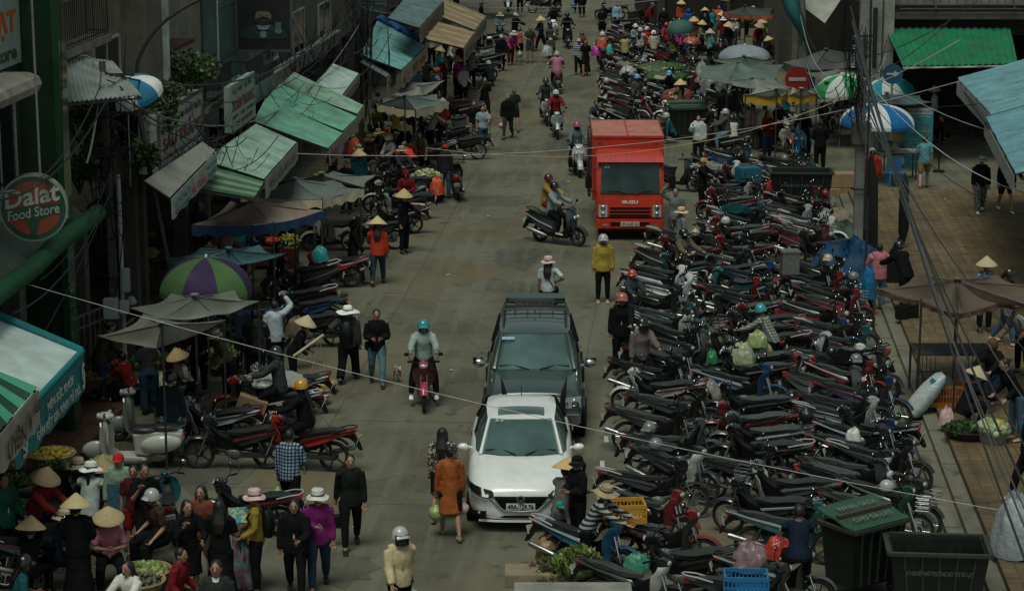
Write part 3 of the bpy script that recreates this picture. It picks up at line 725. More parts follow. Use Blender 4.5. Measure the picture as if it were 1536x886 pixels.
def wheel_car(x, y, R, w, root, parent_name='wheel'):
    t = M(); t.torus((0, 0, 0), R - w * .42, w * .42, 28, 8); sgn = 1 if y > 0 else -1
    t.T = None; me = t.mesh('tyre', RUB, True); me.transform(Matrix.Translation((x, y, R)))
    wh = link('wheel', me, root)
    r = M(); r.T = Matrix.Translation((x, y, R)); r.cyl((0, sgn * .03, 0), (0, sgn * .07, 0), R * .62, n=24)
    for k in range(5): a = 2 * pi * k / 5; r.bar((0, sgn * .085, 0), (R * .6 * cos(a), sgn * .075, R * .6 * sin(a)), .05, .03, (0, 1, 0))
    part('rim', r, STEEL, wh, smooth=True)
def hatchback(p, phi):
    root = thing('car', 'white hatchback with dark windscreen and sunroof, front grille towards the camera', 'car', p, radians(phi))
    st = [(0, .50, .24, .58, .66), (.05, .64, .21, .64, .73), (.18, .78, .19, .70, .81), (.45, .86, .18, .78, .88), (.9, .89, .18, .85, .945), (1.25, .897, .18, .90, .99), (2.2, .897, .18, .94, .97), (3.3, .89, .2, .97, 1.0), (3.95, .86, .22, 1.0, 1.03), (4.32, .76, .3, .92, .98), (4.46, .6, .4, .8, .86)]
    m = car_body(st); o = part('body', m, PAINT, root, 'white', smooth=50); q = o.modifiers.new('s', 'SUBSURF'); q.levels = q.render_levels = 1
    us = lambda y: interp(abs(y), [0, .45, .6, .72, .80, .85], [-.012, -.012, .01, .09, .2, .42])
    # hood creases
    bot = [(-1.12, 0, .985), (-1.16, .35, .98), (-1.34, .66, .965), (-1.6, .76, .955), (-2.6, .78, .96), (-3.5, .75, .98), (-4.1, .62, 1.0), (-4.2, .3, 1.01)]
    top = [(-1.86, 0, 1.40), (-1.88, .28, 1.395), (-1.97, .50, 1.385), (-2.1, .56, 1.38), (-2.7, .59, 1.40), (-3.3, .57, 1.385), (-3.58, .5, 1.35), (-3.64, .24, 1.35)]
    mir = lambda r: r + [(x, -y, z) for x, y, z in r[::-1] if y > 0]
    B_, T_ = mir(bot), mir(top); mid = [tuple((Vector(a) * .48 + Vector(b) * .52) + Vector((0, .02 * (1 if a[1] > 0 else -1 if a[1] < 0 else 0), .012))) for a, b in zip(B_, T_)]
    m = M(); ringloft(m, [B_, mid, T_]); part('window', m, GLASS, root, smooth=60)
    # roof
    m = M(); up_ = [(x, y * 1.015, z + .012) for x, y, z in T_]; cr = [(x * .85 - 2.75 * .15, y * .8, z + .045) for x, y, z in T_]; cr2 = [(x * .4 - 2.75 * .6, y * .3, 1.455) for x, y, z in T_]
    dn = [(x, y * 1.02, z - .02) for x, y, z in T_]
    ringloft(m, [dn, up_, cr, cr2], True, True); part('roof', m, PAINT, root, 'white', smooth=50)
    m = M(); m.shell(lambda u, v: (-2.02 - .42 * u, (v - .5) * .78, 1.462 + .004 * sin(pi * u) - .02 * (2 * v - 1) ** 2 + (.0 if u > .3 else -.012 * (1 - u * 3))), 5, 8, .014); part('sunroof', m, GLASS, root, smooth=True)
    for s in (1, -1):
        m = M(); m.tube([(-1.30, s * .675, .955), (-1.66, s * .60, 1.2), (-2.02, s * .535, 1.40)], [.032, .026, .026], 6); part('windscreen_pillar', m, PAINT, root, 'white', smooth=True)
        for P_, w_ in (([(-2.62, s * .785, .96), (-2.66, s * .60, 1.39)], .035), ([(-3.62, s * .75, .98), (-3.5, s * .55, 1.36)], .06)): m = M(); m.tube(P_, w_, 6); part('side_pillar', m, PLASK, root, smooth=True)
        m = M(); m.tube([(-1.45, s * .70, .975), (-2.6, s * .795, .975), (-3.7, s * .74, 1.0)], .012, 5); part('window_trim', m, CHR, root, smooth=True)
        m = M(); m.tube([(-1.62, s * .82, .97), (-1.6, s * .9, 1.0)], .025, 6); m.ell((-1.58, s * .97, 1.0), .07, .095, .062, 12, 8); h = part('wing_mirror', m, PAINT, root, 'white', smooth=True)
        g = M(); g.box(-1.65, -1.64, s * .97 - .07, s * .97 + .07, .96, 1.04); part('mirror_glass', g, CHR, h)
        m = M(); pts = []
        def hl(u, v, s=s): # headlight sweeps back round the corner
            y = .43 + .42 * u; z0 = .60 + .12 * u; z1 = .70 + .155 * u
            if u < .25: z0 += (.25 - u) * .2
            if u > .75: z0 += (u - .75) * .25
            return (-(us(y) - .022) - .08 * v * (1 - u) - .04 * v, s * (y + .012), z0 + (z1 - z0) * v - .03)
        m.shell(hl, 10, 4, .02); h = part('headlight', m, DGLASS, root, smooth=True)
        g = M(); g.ell((-.1, s * .66, .625), .04, .05, .04, 10, 8); g.ell((-.2, s * .77, .66), .03, .045, .035, 10, 8); g.shell(lambda u, v, s=s: (-(us(.5 + .33 * u) - .034), s * (.5 + .34 * u), .56 + .075 * u + .01 * v), 8, 1, .008); part('lamp', g, LENS, h, smooth=True)
        m = M(); m.shell(lambda u, v, s=s: (-(us(.55 + .25 * u) - .02), s * (.555 + .25 * u), .27 + .03 * u + .12 * v * (1 - .5 * u)), 5, 3, .01); h = part('fog_light_recess', m, PLASK, root); g = M(); g.ell((-.0 - us(.66) + .02, s * .66, .345), .02, .035, .03, 8, 6); part('fog_light', g, LENS, h, smooth=True)
        m = M(); m.tube([(-1.1, s * .08, 1.005), (-1.3, s * .34, 1.04), (-1.33, s * .6, 1.02)], .01, 5); part('wiper', m, PLASK, root)
        m = M(); m.tube([(-2.35, s * .905, .82), (-2.55, s * .905, .825)], .015, 5); m.tube([(-3.2, s * .9, .84), (-3.4, s * .9, .845)], .015, 5); part('door_handle', m, CHR, root)
        for u in (.88, 3.58):
            m = M(); m.cyl((-u, s * .78, .33), (-u, s * .893, .33), .36, n=28); part('wheel_arch', m, PLASK, root, smooth=True); wheel_car(-u, s * .81, .32, .2, root)
    # grille
    m = M()
    for k in range(6):
        z = .40 + .036 * k; w = .28 + .028 * k; m.bar((.010, -w, z), (.010, w, z), .02, .016)
    m.shell(lambda u, v: (.004, (u - .5) * 2 * (.27 + .17 * v), .385 + .235 * v), 8, 2, .02); part('grille', m, PLASK, root)
    m = M(); m.tube([(.0, -.50, .60), (.018, -.43, .53), (.018, -.28, .395), (.02, 0, .375), (.018, .28, .395), (.018, .43, .53), (.0, .50, .60)], .017, 6); part('grille_surround', m, CHR, root, smooth=True)
    m = M(); m.torus((.035, 0, .575), .062, .010, 20, 6, 'x'); m.tube([(.036, -.055, .60), (.036, -.025, .575), (.036, 0, .555), (.036, .025, .575), (.036, .055, .60)], .008, 5); m.tube([(.036, -.04, .53), (.036, 0, .565), (.036, .04, .53)], .006, 5); part('front_badge', m, CHR, root, smooth=True)
    m = M(); m.shell(lambda u, v: (.004 - .06 * abs(2 * u - 1) ** 3, (u - .5) * .86, .255 + .045 * v), 10, 2, .02); part('air_intake', m, PLASK, root)
    m = M(); m.shell(lambda u, v: (.012 - .07 * abs(2 * u - 1) ** 3, (u - .5) * 1.36, .19 + .03 * v), 10, 2, .03); part('bumper_lip', m, PAINT, root, 'white')
    m = M(); m.box(.022, .032, -.235, .235, .405, .515); pl = part('number_plate', m, PLAS, root, 'offwhite', bev=.004)
    t = text('49A-129.76', (.033, -.21, .42), (0, 1, 0), (0, 0, 1), .42, .08, 'black', None, .02, lift=.003); t.parent = pl
    m = M()
    for k, y in enumerate((-.43, -.35)): m.lathe([(.001, 0), (.028, 0), (.03, .004)], 14, (0, 0, 0))
    m = M(); m.T = Matrix.Translation((-1.83, -.40, 1.388)) @ Matrix.Rotation(.95, 4, 'Y')
    m.ell((0, 0, .006), .03, .03, .003, 12, 4); m.ell((0, .08, .006), .03, .03, .003, 12, 4); part('windscreen_sticker', m, LET, root, 'sage')
    m = M(); m.tube([(-3.3, 0, 1.44), (-3.45, 0, 1.56)], .008, 5); part('antenna', m, PLASK, root)
    return root
def suv(p, phi):
    root = thing('car', 'dark green off-road car with roof rack, close behind the white hatchback', 'car', p, radians(phi)); PC = (.034, .06, .052)
    st = [(0, .80, .42, .90, .98), (.05, .86, .38, .96, 1.04), (.25, .90, .36, 1.02, 1.09), (.9, .91, .36, 1.06, 1.13), (1.35, .915, .36, 1.08, 1.15), (2.4, .915, .36, 1.1, 1.12), (4.3, .91, .38, 1.1, 1.12), (4.85, .88, .42, 1.08, 1.1), (4.95, .84, .46, 1.0, 1.02)]
    m = car_body(st); o = part('body', m, PAINT, root, PC, smooth=50); q = o.modifiers.new('s', 'SUBSURF'); q.levels = q.render_levels = 1
    bot = [(-1.34, 0, 1.13), (-1.36, .4, 1.13), (-1.44, .74, 1.11), (-1.7, .82, 1.1), (-2.8, .83, 1.1), (-3.8, .82, 1.1), (-4.7, .78, 1.1), (-4.85, .4, 1.1)]
    top = [(-2.0, 0, 1.655), (-2.02, .3, 1.655), (-2.08, .60, 1.645), (-2.3, .66, 1.655), (-2.9, .67, 1.665), (-3.9, .67, 1.665), (-4.5, .64, 1.645), (-4.6, .3, 1.645)]
    mir = lambda r: r + [(x, -y, z) for x, y, z in r[::-1] if y > 0]
    B_, T_ = mir(bot), mir(top); mid = [tuple((Vector(a) + Vector(b)) / 2 + Vector((0, .02 * (1 if a[1] > 0 else -1 if a[1] < 0 else 0), .01))) for a, b in zip(B_, T_)]
    m = M(); ringloft(m, [B_, mid, T_]); part('window', m, GLASS, root, smooth=60)
    m = M(); up_ = [(x, y * 1.02, z + .015) for x, y, z in T_]; cr = [(x * .9 - 3.3 * .1, y * .85, z + .045) for x, y, z in T_]; cr2 = [(x * .5 - 3.3 * .5, y * .4, 1.72) for x, y, z in T_]; dn = [(x, y * 1.02, z - .02) for x, y, z in T_]
    ringloft(m, [dn, up_, cr, cr2], True, True); part('roof', m, PAINT, root, PC, smooth=50)
    r = M()
    for s in (1, -1):
        r.tube([(-2.4, s * .60, 1.69), (-2.6, s * .61, 1.75), (-4.3, s * .61, 1.76), (-4.5, s * .60, 1.69)], .018, 6)
    for x in (-3.3, -3.7, -4.05, -4.4): r.bar((x, -.60, 1.76), (x, .60, 1.76), .028, .02)
    for y in (-.4, -.15, .1, .35): r.bar((-3.3, y, 1.775), (-4.4, y, 1.775), .016, .014)
    for x in (-3.3,): r.tube([(x, -.6, 1.84), (x, .6, 1.84)], .014, 6); [r.tube([(x, y, 1.76), (x, y, 1.84)], .012, 5) for y in (-.6, 0, .6)]
    part('roof_rack', r, DSTEEL, root, smooth=True)
    m = M(); m.prof([(-4.55, 1.80), (-4.85, 1.84), (-4.86, 1.80), (-4.6, 1.665)], .6); part('rear_spoiler', m, PAINT, root, PC)
    for s in (1, -1):
        m = M(); m.tube([(-1.42, s * .755, 1.11), (-1.74, s * .69, 1.42), (-2.08, s * .625, 1.655)], [.04, .034, .034], 6); part('windscreen_pillar', m, PAINT, root, PC, smooth=True)
        for x in (-2.85, -3.75): m = M(); m.tube([(x, s * .835, 1.1), (x - .02, s * .675, 1.655)], .05, 6); part('side_pillar', m, PLASK, root, smooth=True)
        m = M(); m.tube([(-1.72, s * .88, 1.12), (-1.7, s * .98, 1.15)], .03, 6); m.ell((-1.68, s * 1.05, 1.17), .07, .12, .085, 12, 8); h = part('wing_mirror', m, CHR, root, smooth=True)
        g = M(); g.box(-1.765, -1.755, s * 1.07 - .1, s * 1.07 + .1, 1.12, 1.26); part('mirror_glass', g, DGLASS, h)
        m = M(); m.shell(lambda u, v, s=s: (.02 - .10 * u * u, s * (.42 + .44 * u), .74 + .2 * v), 6, 3, .03); h = part('headlight', m, LENS, root, smooth=True); g = M(); g.ell((.015, s * .56, .84), .02, .07, .07, 10, 8); g.ell((-.03, s * .74, .84), .02, .06, .07, 10, 8); part('lamp', g, CHR, h, smooth=True)
        m = M(); m.tube([(-1.3, s * .1, 1.145), (-1.45, s * .4, 1.19), (-1.47, s * .66, 1.17)], .011, 5); part('wiper', m, PLASK, root)
        m = M(); m.tube([(.04, s * .52, .62), (.06, s * .53, .98), (-.02, s * .56, 1.12), (-.10, s * .60, 1.30)], [.045, .05, .035, .006], 8); part('bull_bar_tip', m, PLASK, root, smooth=True)
        for u in (.95, 3.8):
            m = M(); m.cyl((-u, s * .78, .42), (-u, s * .945, .42), .45, n=28); part('wheel_arch', m, PLASK, root, smooth=True); wheel_car(-u, s * .87, .385, .26, root)
        m = M(); m.box(-3.3, -1.5, s * .93 - .06, s * .93 + .06, .33, .38); part('side_step', m, STEEL, root)
    m = M(); m.shell(lambda u, v: (.012, (u - .5) * .78, .72 + .24 * v), 4, 2, .02); [m.bar((.02, -.38, z), (.02, .38, z), .02, .03) for z in (.76, .84, .92)]; part('grille', m, CHR, root)
    m = M(); m.box(-.1, .06, -.86, .86, .44, .66); part('bumper', m, CHR, root, smooth=True, bev=.03)
    m = M(); m.box(.062, .07, -.23, .23, .5, .61); part('number_plate', m, PLAS, root, 'offwhite')
    m = M(); m.T = Matrix.Translation((-1.90, -.5, 1.60)) @ Matrix.Rotation(.83, 4, 'Y'); m.box(-.03, .03, -.12, .12, .004, .008); part('windscreen_sticker', m, LET, root, 'lblue')
    return root
def truck(p, phi):
    root = thing('truck', 'red box truck facing the camera beside the first row of motorbikes', 'truck', p, radians(phi)); RC = (.50, .04, .016)
    m = M(); pr = [(0, .62), (.0, 1.02), (-.04, 1.30), (-.27, 2.12), (-.36, 2.22), (-1.55, 2.28), (-1.55, .62)]
    n = len(pr); m.add([(x, y, z) for y in (-.90, .90) for x, z in pr], [tuple(range(n)), tuple(n + i for i in range(n))[::-1]] + [(i, (i + 1) % n, n + (i + 1) % n, n + i) for i in range(n)])
    part('cab', m, MPAINT, root, RC, smooth=True, bev=.06)
    m = M(); m.shell(lambda u, v: (-.015 - .042 * (v * 0) - (.04 + .225 * v) + .032 + .022 * cos((u - .5) * 2), (u - .5) * 2 * (.80 - .03 * v), 1.30 + .76 * v), 8, 4, .03); ws = part('windscreen', m, TGLASS, root, smooth=True)
    t = M(); t.ell((-.18, -.66, 1.97), .01, .035, .035, 12, 6); t.ell((-.18, -.58, 1.97), .01, .035, .035, 12, 6); part('windscreen_sticker', t, LET, ws, 'sage')
    m = M(); m.shell(lambda u, v: (-.22 + .10 * (1 - v) - .32 * v, (u - .5) * 1.78, 2.12 + .06 * sin(pi * min(1, v * 1.3)) + .12 * v + .012 * cos(u * 2 * pi * 12) * (v > .15)), 60, 5, .02); part('sun_visor', m, MPAINT, root, (.5, .07, .06), smooth=True)
    for s in (1, -1):
        m = M(); m.T = Matrix.Translation((0, 0, .0)); m.box(-.12, .014, s * .72 - .13, s * .72 + .13, .64, 1.0); h = part('headlight', m, LENS, root, smooth=True, bev=.02)
        g = M(); g.ell((.016, s * .72, .9), .02, .07, .07, 12, 8); g.ell((.016, s * .72, .73), .02, .06, .06, 12, 8); part('lamp', g, CHR, h, smooth=True)
        m = M(); m.box(-1.2, -.4, s * .902 - .004, s * .902 + .004, 1.32, 2.0); part('side_window', m, GLASS, root, bev=.002)
        m = M(); m.tube([(-.1, s * .9, 1.95), (.1, s * 1.12, 1.9), (.1, s * 1.12, 1.4), (-.05, s * .9, 1.3)], .014, 6); h = part('mirror_arm', m, PLASK, root); g = M(); g.box(.05, .11, s * 1.12 - .09, s * 1.12 + .09, 1.45, 1.78); part('mirror', g, PLASK, h, bev=.02)
        m = M(); m.tube([(.0, s * .12, 1.29), (.01, s * .35, 1.36), (-.01, s * .62, 1.38)], .012, 5); part('wiper', m, PLASK, root)
        for u in (.75, 3.6): wheel_car(-u, s * .74, .38, .24, root)
        m = M(); m.box(.0, .03, s * .66 - .08, s * .66 + .08, .42, .48); part('indicator', m, LENS, root, bev=.01)
        m = M(); m.box(-1.765, -1.745, s * .78 - .05, s * .78 + .05, 2.36, 2.4); part('marker_lamp', m, RLENS, root)
    m = M(); m.box(-1.4, .03, -.91, .91, .32, .60); part('bumper', m, MPAINT, root, RC, smooth=True, bev=.04)
    m = M(); m.box(.0, .042, -.52, .52, .42, .52); part('bumper_intake', m, PLASK, root)
    m = M()
    for k in range(3): m.box(-.02, .008, -.54, .54, .66 + k * .095, .72 + k * .095)
    part('grille', m, PLASK, root)
    m = M()
    for k in range(3): m.box(-.02, .018, -.56, .56, .725 + k * .095, .75 + k * .095)
    part('grille_bar', m, MPAINT, root, RC, bev=.004)
    m = M(); m.box(.042, .05, -.25, .25, .41, .53); pl = part('number_plate', m, PLAS, root, 'offwhite'); t = text('59C-8 857.56', (.05, -.22, .43), (0, 1, 0), (0, 0, 1), .44, .08, 'black', None, .01, lift=.003); t.parent = pl
    t = text('ISUZU', (.002, -.21, 1.02), (0, 1, 0), (-.03, 0, 1), .42, .085, 'white', None, .03, lift=.012); t.parent = root
    # cargo box
    m = M(); m.box(-4.95, -1.75, -.97, .97, .80, 2.58); bx = part('cargo_box', m, MPAINT, root, RC, bev=.02)
    m = M(); m.box(-4.94, -1.76, -.96, .96, 2.581, 2.588); part('roof_skin', m, mat('faded_roof_paint', (.5, .17, .12), rough=.5, var=.2, vs=3, dirt=.4), bx)
    m = M(); m.box(-4.97, -1.73, -.985, -.965, 2.54, 2.60); m.box(-4.97, -1.73, .965, .985, 2.54, 2.60); m.box(-1.745, -1.725, -.985, .985, 2.54, 2.60); m.box(-4.97, -4.955, -.985, .985, 2.54, 2.60); m.box(-1.76, -1.74, -.985, -.93, .8, 2.54); m.box(-1.76, -1.74, .93, .985, .8, 2.54); m.box(-4.9, -1.8, -.03, .03, 2.581, 2.594); part('edge_rail', m, MPAINT, bx, (.42, .05, .04))
    m = M(); m.box(-4.95, -.4, -.4, .4, .45, .8); part('chassis', m, DSTEEL, root)
    m = M()
    for z in (1.0, 1.5, 2.0, 2.4): m.bar((-4.6, -1.04, z), (-1.75, -1.04, z), .03)
    for x in (-4.6, -3.9, -3.2, -2.5, -1.78): m.bar((x, -1.04, .9), (x, -1.04, 2.45), .04)
    m.tube([(-1.78, -1.08, .9), (-1.78, -1.12, 1.6), (-1.78, -1.07, 2.4)], .025, 6); part('side_rail', m, DSTEEL, root)
    return root
# ---------------------------------------------------------------- tents, parasols, awnings
def rebase(root):
    ps = []
    for ch in root.children:
        if ch.type == 'MESH': ps += [ch.matrix_basis @ Vector(c) for c in ch.bound_box]
    if not ps: return
    c = Vector((sum(p.x for p in ps) / len(ps), sum(p.y for p in ps) / len(ps), min(p.z for p in ps)))
    root.location = c
    for ch in root.children: ch.location = ch.location - c
def tent(name, label, apex, corners, col, fringe=None, sag=.25, group=None, pole=True, posts=(), cat='canopy', seed=0, th=.012, fh=.2):
    """cloth roof from an apex to corner points; apex/corners are world points"""
    col = tuple(q * 1.3 for q in C(col)); root = thing(name, label, cat, group=group); n = len(corners); apex = Vector(apex); corners = [Vector(c) for c in corners]
    m = M()
    for i in range(n):
        a, b = corners[i], corners[(i + 1) % n]
        inw = (apex - (a + b) / 2); inw.z = 0; ew = (a - b).length
        def f(u, v, a=a, b=b, inw=inw, ew=ew):
            e = a.lerp(b, v); k = sin(pi * v)
            e = e + inw * (.10 * k) + Vector((0, 0, .04 * k)) * 0
            q = apex.lerp(e, u); q.z -= sag * .5 * sin(pi * u) * (.35 + .65 * k) + .05 * k * u
            q.z += .035 * noise.noise(Vector((q.x * 1.3, q.y * 1.3, seed))) * (1 if u > 0 else 0)
            return q
        m.shell(f, 8, 10, th)
    part('canopy', m, TARP, root, col, smooth=35)
    if fringe:
        m = M()
        for i in range(n):
            a, b = corners[i], corners[(i + 1) % n]; inw = (apex - (a + b) / 2); inw.z = 0
            def f(u, v, a=a, b=b, inw=inw):
                e = a.lerp(b, v) + inw * (.10 * sin(pi * v)); e.z -= .05 * sin(pi * v) + .012 + u * fh * (1 + .15 * sin(v * 26)) ; e = e + inw.normalized() * (.02 * sin(v * 22) * u - .02); return e
            m.shell(f, 2, 26, .006)
        part('valance', m, TARP, root, fringe, smooth=True)
    g = gz(apex); m = M()
    if pole:
        m.cyl((apex.x, apex.y, g), (apex.x, apex.y, apex.z + .04), .022, n=8)
    for c in corners: m.tube([apex + Vector((0, 0, -.04)), c.lerp(apex, .03) + Vector((0, 0, -.05))], .011, 4)
    part('pole', m, DSTEEL, root, smooth=True)
    for k in posts:
        c = corners[k].lerp(apex, .04); m = M(); m.cyl((c.x, c.y, gz(c)), (c.x, c.y, c.z), .022, n=8); part('corner_post', m, DSTEEL, root, smooth=True)
    m = M(); m.ell(apex + Vector((0, 0, .02)), .09, .09, .03, 10, 5); part('cap', m, PLAS, root, col, smooth=True)
    rebase(root); return root
def parasol(label, c, R, cols, h=.55, n=8, rot=0, tilt=(0, 0), group=None, fringe=None, z=None):
    """round beach parasol: c = world point of the top"""
    c = Vector(c); g = gz(c) if z is None else z; root = thing('parasol', label, 'parasol', (c.x, c.y, g), 0, group)
    t = Matrix.Translation((0, 0, c.z - g)) @ Matrix.Rotation(radians(tilt[0]), 4, 'X') @ Matrix.Rotation(radians(tilt[1]), 4, 'Y') @ Matrix.Rotation(radians(rot), 4, 'Z')
    for k in range(n):
        m = M(); m.T = t
        def f(u, v, k=k):
            a = 2 * pi * (k + v) / n; r = R * sin(u * 1.45) / sin(1.45) * (1 - .035 * sin(pi * v) * u); return (r * cos(a), r * sin(a), -h * (1 - cos(u * 1.45)) / (1 - cos(1.45)) - .02 * sin(pi * v) * u)
        m.shell(f, 9, 5, .006)
        def g2(u, v, k=k):
            a = 2 * pi * (k + v) / n; r = R * (1 - .035 * sin(pi * v)); return (r * cos(a), r * sin(a), -h - .02 * sin(pi * v) - u * .1)
        m.shell(g2, 1, 5, .005)
        part('panel', m, TARP, root, cols[k % len(cols)], smooth=50)
    m = M(); m.T = t; m.ell((0, 0, .02), .03, .03, .05, 8, 6); part('finial', m, PLAS, root, 'white', smooth=True)
    m = M(); m.cyl((0, 0, 0), (0, 0, c.z - g), .02, n=8)
    part('pole', m, STEEL, root, smooth=True)
    m = M(); m.T = t
    for k in range(n): a = 2 * pi * k / n; m.tube([(0, 0, -.5), (R * .5 * cos(a), R * .5 * sin(a), -h * .33)], .006, 4)
    part('rib', m, STEEL, root); return root
def awning(label, A, B, C_, D, col, waves=0, col2=None, fascia=.35, fcol='offwhite', words=None, th=.02, mt=None, sagz=0, posts=True, group='awnings over the left-hand shops', legs=.0, swap=False):
    """A near inner, B near outer, C far outer, D far inner (world points)"""
    A, B, C_, D = map(Vector, (A, B, C_, D)); root = thing('awning', label, 'awning', group=group)
    nrm = (B - A).cross(D - A).normalized(); nrm = nrm if nrm.z > 0 else -nrm
    m = M(); NV = max(8, waves * 6)
    def f(u, v):
        q = A.lerp(D, v).lerp(B.lerp(C_, v), u); q = q + nrm * ((.022 * sin(v * waves * 2 * pi) if waves else 0) + .02 * noise.noise(q * .8))
        q.z -= sagz * sin(pi * v) * u; return q
    if col2 and waves:
        for k in range(waves):
            m.k = (k // 2) % 2
            m.shell(lambda u, v, k=k: f(u, (k + v) / waves), 4, 6, th)
        o = part('roof_sheet', m, [SHEET, mat('corrugated_%02d_%02d_%02d' % tuple(int(q * 99) for q in C(col2)), C(col2), rough=.5, var=.12, vs=2, dirt=.3)], root, col, smooth=60)
    else: m.shell(f, 5, NV, th); o = part('roof_sheet', m, mt or (SHEET if waves else TARP), root, col, smooth=60)
    if fascia:
        e = (C_ - B).normalized(); m = M()
        def g(u, v):
            q = B.lerp(C_, v); return Vector((q.x, q.y, q.z - sagz * sin(pi * v) - .03 - u * fascia * (1 + .05 * sin(v * 30)))) + Vector((e.y, -e.x, 0)) * (.03 + .015 * sin(v * 25) * u)
        m.shell(g, 2, 40, .008); fa = part('fascia_banner', m, BANN, root, fcol, smooth=True)
        if words:
            L_ = (C_ - B).length; n2 = Vector((e.y, -e.x, 0)) * .05
            for (s, x0, x1, y0, y1, cc) in words:   # fractions along and down the banner
                text(s, B + n2 + e * (x0 * L_) + Vector((0, 0, -.03 - y1 * fascia + (C_.z - B.z) * 0)), e, (0, 0, 1), (x1 - x0) * L_, (y1 - y0) * fascia, cc, fa)
    m = M()
    for v in (.02, .5, .98): m.bar(A.lerp(D, v) - Vector((0, 0, .06)), B.lerp(C_, v) - Vector((0, 0, .06 + sagz * sin(pi * v))), .04)
    m.bar(B - Vector((0, 0, .07)), C_ - Vector((0, 0, .07)), .035)
    part('frame', m, DSTEEL, root)
    rebase(root); return root
def cyl_basket(label, p, R, h, col='tan', prod=None, pc='green', group='baskets of produce on the ground', ps=.04, pl=None, cat='basket', n=90, z=None):
    p = Vector((p[0], p[1], gz(p) if z is None else z)); root = thing('basket', label, cat, p, random.random() * 6, group)
    m = M(); k = 9
    m.shell(lambda u, v: ((R * (.72 + .28 * u) + .006 * sin(v * 2 * pi * 16 + u * 20)) * cos(2 * pi * v), (R * (.72 + .28 * u) + .006 * sin(v * 2 * pi * 16 + u * 20)) * sin(2 * pi * v), .01 + h * u), k, 48, .012)
    m.lathe([(.001, .01), (R * .72, .01)], 24); part('weave', m, WOOD, root, col, smooth=True)
    m = M(); m.torus((0, 0, h), R, .016, 28, 5, 'z'); part('rim', m, WOOD, root, col, smooth=True)
    if prod: heap(prod, pl or label.replace('basket', 'heap', 1), p + Vector((0, 0, h * .75)), R * .92, h * .55, pc, ps, n)
    return root
def heap(kind, label, p, R, h, col, ps=.04, n=90, sx=1.):
    m = M(); rr = random.Random(hash(label) % 9999 if False else len(label) * 7 + int(p[0] * 10))
    cols = col if isinstance(col, list) else [col]
    mats = [mat('produce_' + (c if isinstance(c, str) else '%02d' % int(c[0] * 99)), C(c), rough=.55, var=.3, vs=14, spec=.4) for c in cols]
    m.ell((0, 0, -.02), R * .85 * sx, R * .85, h * .75, 14, 6)
    for i in range(n):
        a = rr.uniform(0, 2 * pi); r = R * sqrt_(rr.random()); z = h * (1 - (r / R) ** 2) + rr.uniform(-.02, .02); m.k = i % len(cols)
        rot = Matrix.Rotation(rr.uniform(0, 6), 3, 'Z') @ Matrix.Rotation(rr.uniform(-1, 1), 3, 'X')
        if kind in ('greens', 'herbs', 'flowers'):
            for j in range(3 if kind == 'flowers' else 5):
                q = Vector((r * cos(a) * sx, r * sin(a), z)); d = Vector((rr.uniform(-1, 1), rr.uniform(-1, 1), rr.uniform(.2, 1))).normalized() * ps * 2.2; w = d.cross(Vector((rr.uniform(-1, 1), rr.uniform(-1, 1), .3))).normalized() * ps * .6
                m.add([q, q + d * .5 + w, q + d, q + d * .5 - w], [(0, 1, 2, 3)])
        elif kind == 'long': m.tube([Vector((r * cos(a) * sx, r * sin(a), z)) + rot @ Vector((0, -ps * 2, 0)), Vector((r * cos(a) * sx, r * sin(a), z + .01)), Vector((r * cos(a) * sx, r * sin(a), z)) + rot @ Vector((0, ps * 2, 0))], [ps * .3, ps * .5, ps * .15], 5)
        elif kind == 'cabbage': m.ell((r * cos(a) * sx, r * sin(a), z), ps * 1.2, ps, ps, 7, 5, rot)
        else: m.ell((r * cos(a) * sx, r * sin(a), z), ps, ps, ps * .9, 7, 5, rot)
    o = link('produce_heap', m.mesh('produce_heap', mats, 50), None, None, p); o['label'] = label; o['category'] = 'produce'; o['kind'] = 'stuff'; return o
def sqrt_(x): return x ** .5
def crate(label, p, rz, L_, Wd, h, col, group='plastic crates', z=None, cat='crate', slat=True, mt=None):
    p = Vector((p[0], p[1], gz(p) if z is None else z)); root = thing('crate', label, cat, p, radians(rz), group); mt = mt or PLAS
    m = M(); t = .02
    m.box(-L_ / 2, L_ / 2, -Wd / 2, Wd / 2, 0, t); part('bottom', m, mt, root, col)
    for (nx, ny, ll) in ((1, 0, Wd), (-1, 0, Wd), (0, 1, L_), (0, -1, L_)):
        m = M(); a = Vector((nx * (L_ / 2 - t / 2), ny * (Wd / 2 - t / 2), 0)); d = Vector((-ny, nx, 0))
        q = ll / 2 - (t if nx else 0)
        m.bar(a + d * -q + Vector((0, 0, .04 + t)), a + d * q + Vector((0, 0, .04 + t)), t, .07); m.bar(a + d * -q + Vector((0, 0, h - .03)), a + d * q + Vector((0, 0, h - .03)), t * 1.3, .06); m.bar(a + d * -q + Vector((0, 0, h * .52)), a + d * q + Vector((0, 0, h * .52)), t * 1.1, .025)
        k = max(3, int(ll / .055))
        for i in range(k + 1): s_ = -q + 2 * q * i / k; m.bar(a + d * s_ + Vector((0, 0, t)), a + d * s_ + Vector((0, 0, h - .02)), t * .8, .022, d)
        part('side', m, mt, root, col)
    return root
def wire(label, pts, r=.012, col='charcoal', group='overhead wires', sag=None, cat='wire', n=14):
    m = M(); pts = [Vector(p) for p in pts]
    if sag is not None:
        a, b = pts; pts = [a.lerp(b, i / n) - Vector((0, 0, sag * 4 * (i / n) * (1 - i / n))) for i in range(n + 1)]
    m.tube(pts, r, 4); return single('wire', m, CABLE, label, cat, col, group=group, smooth=True)
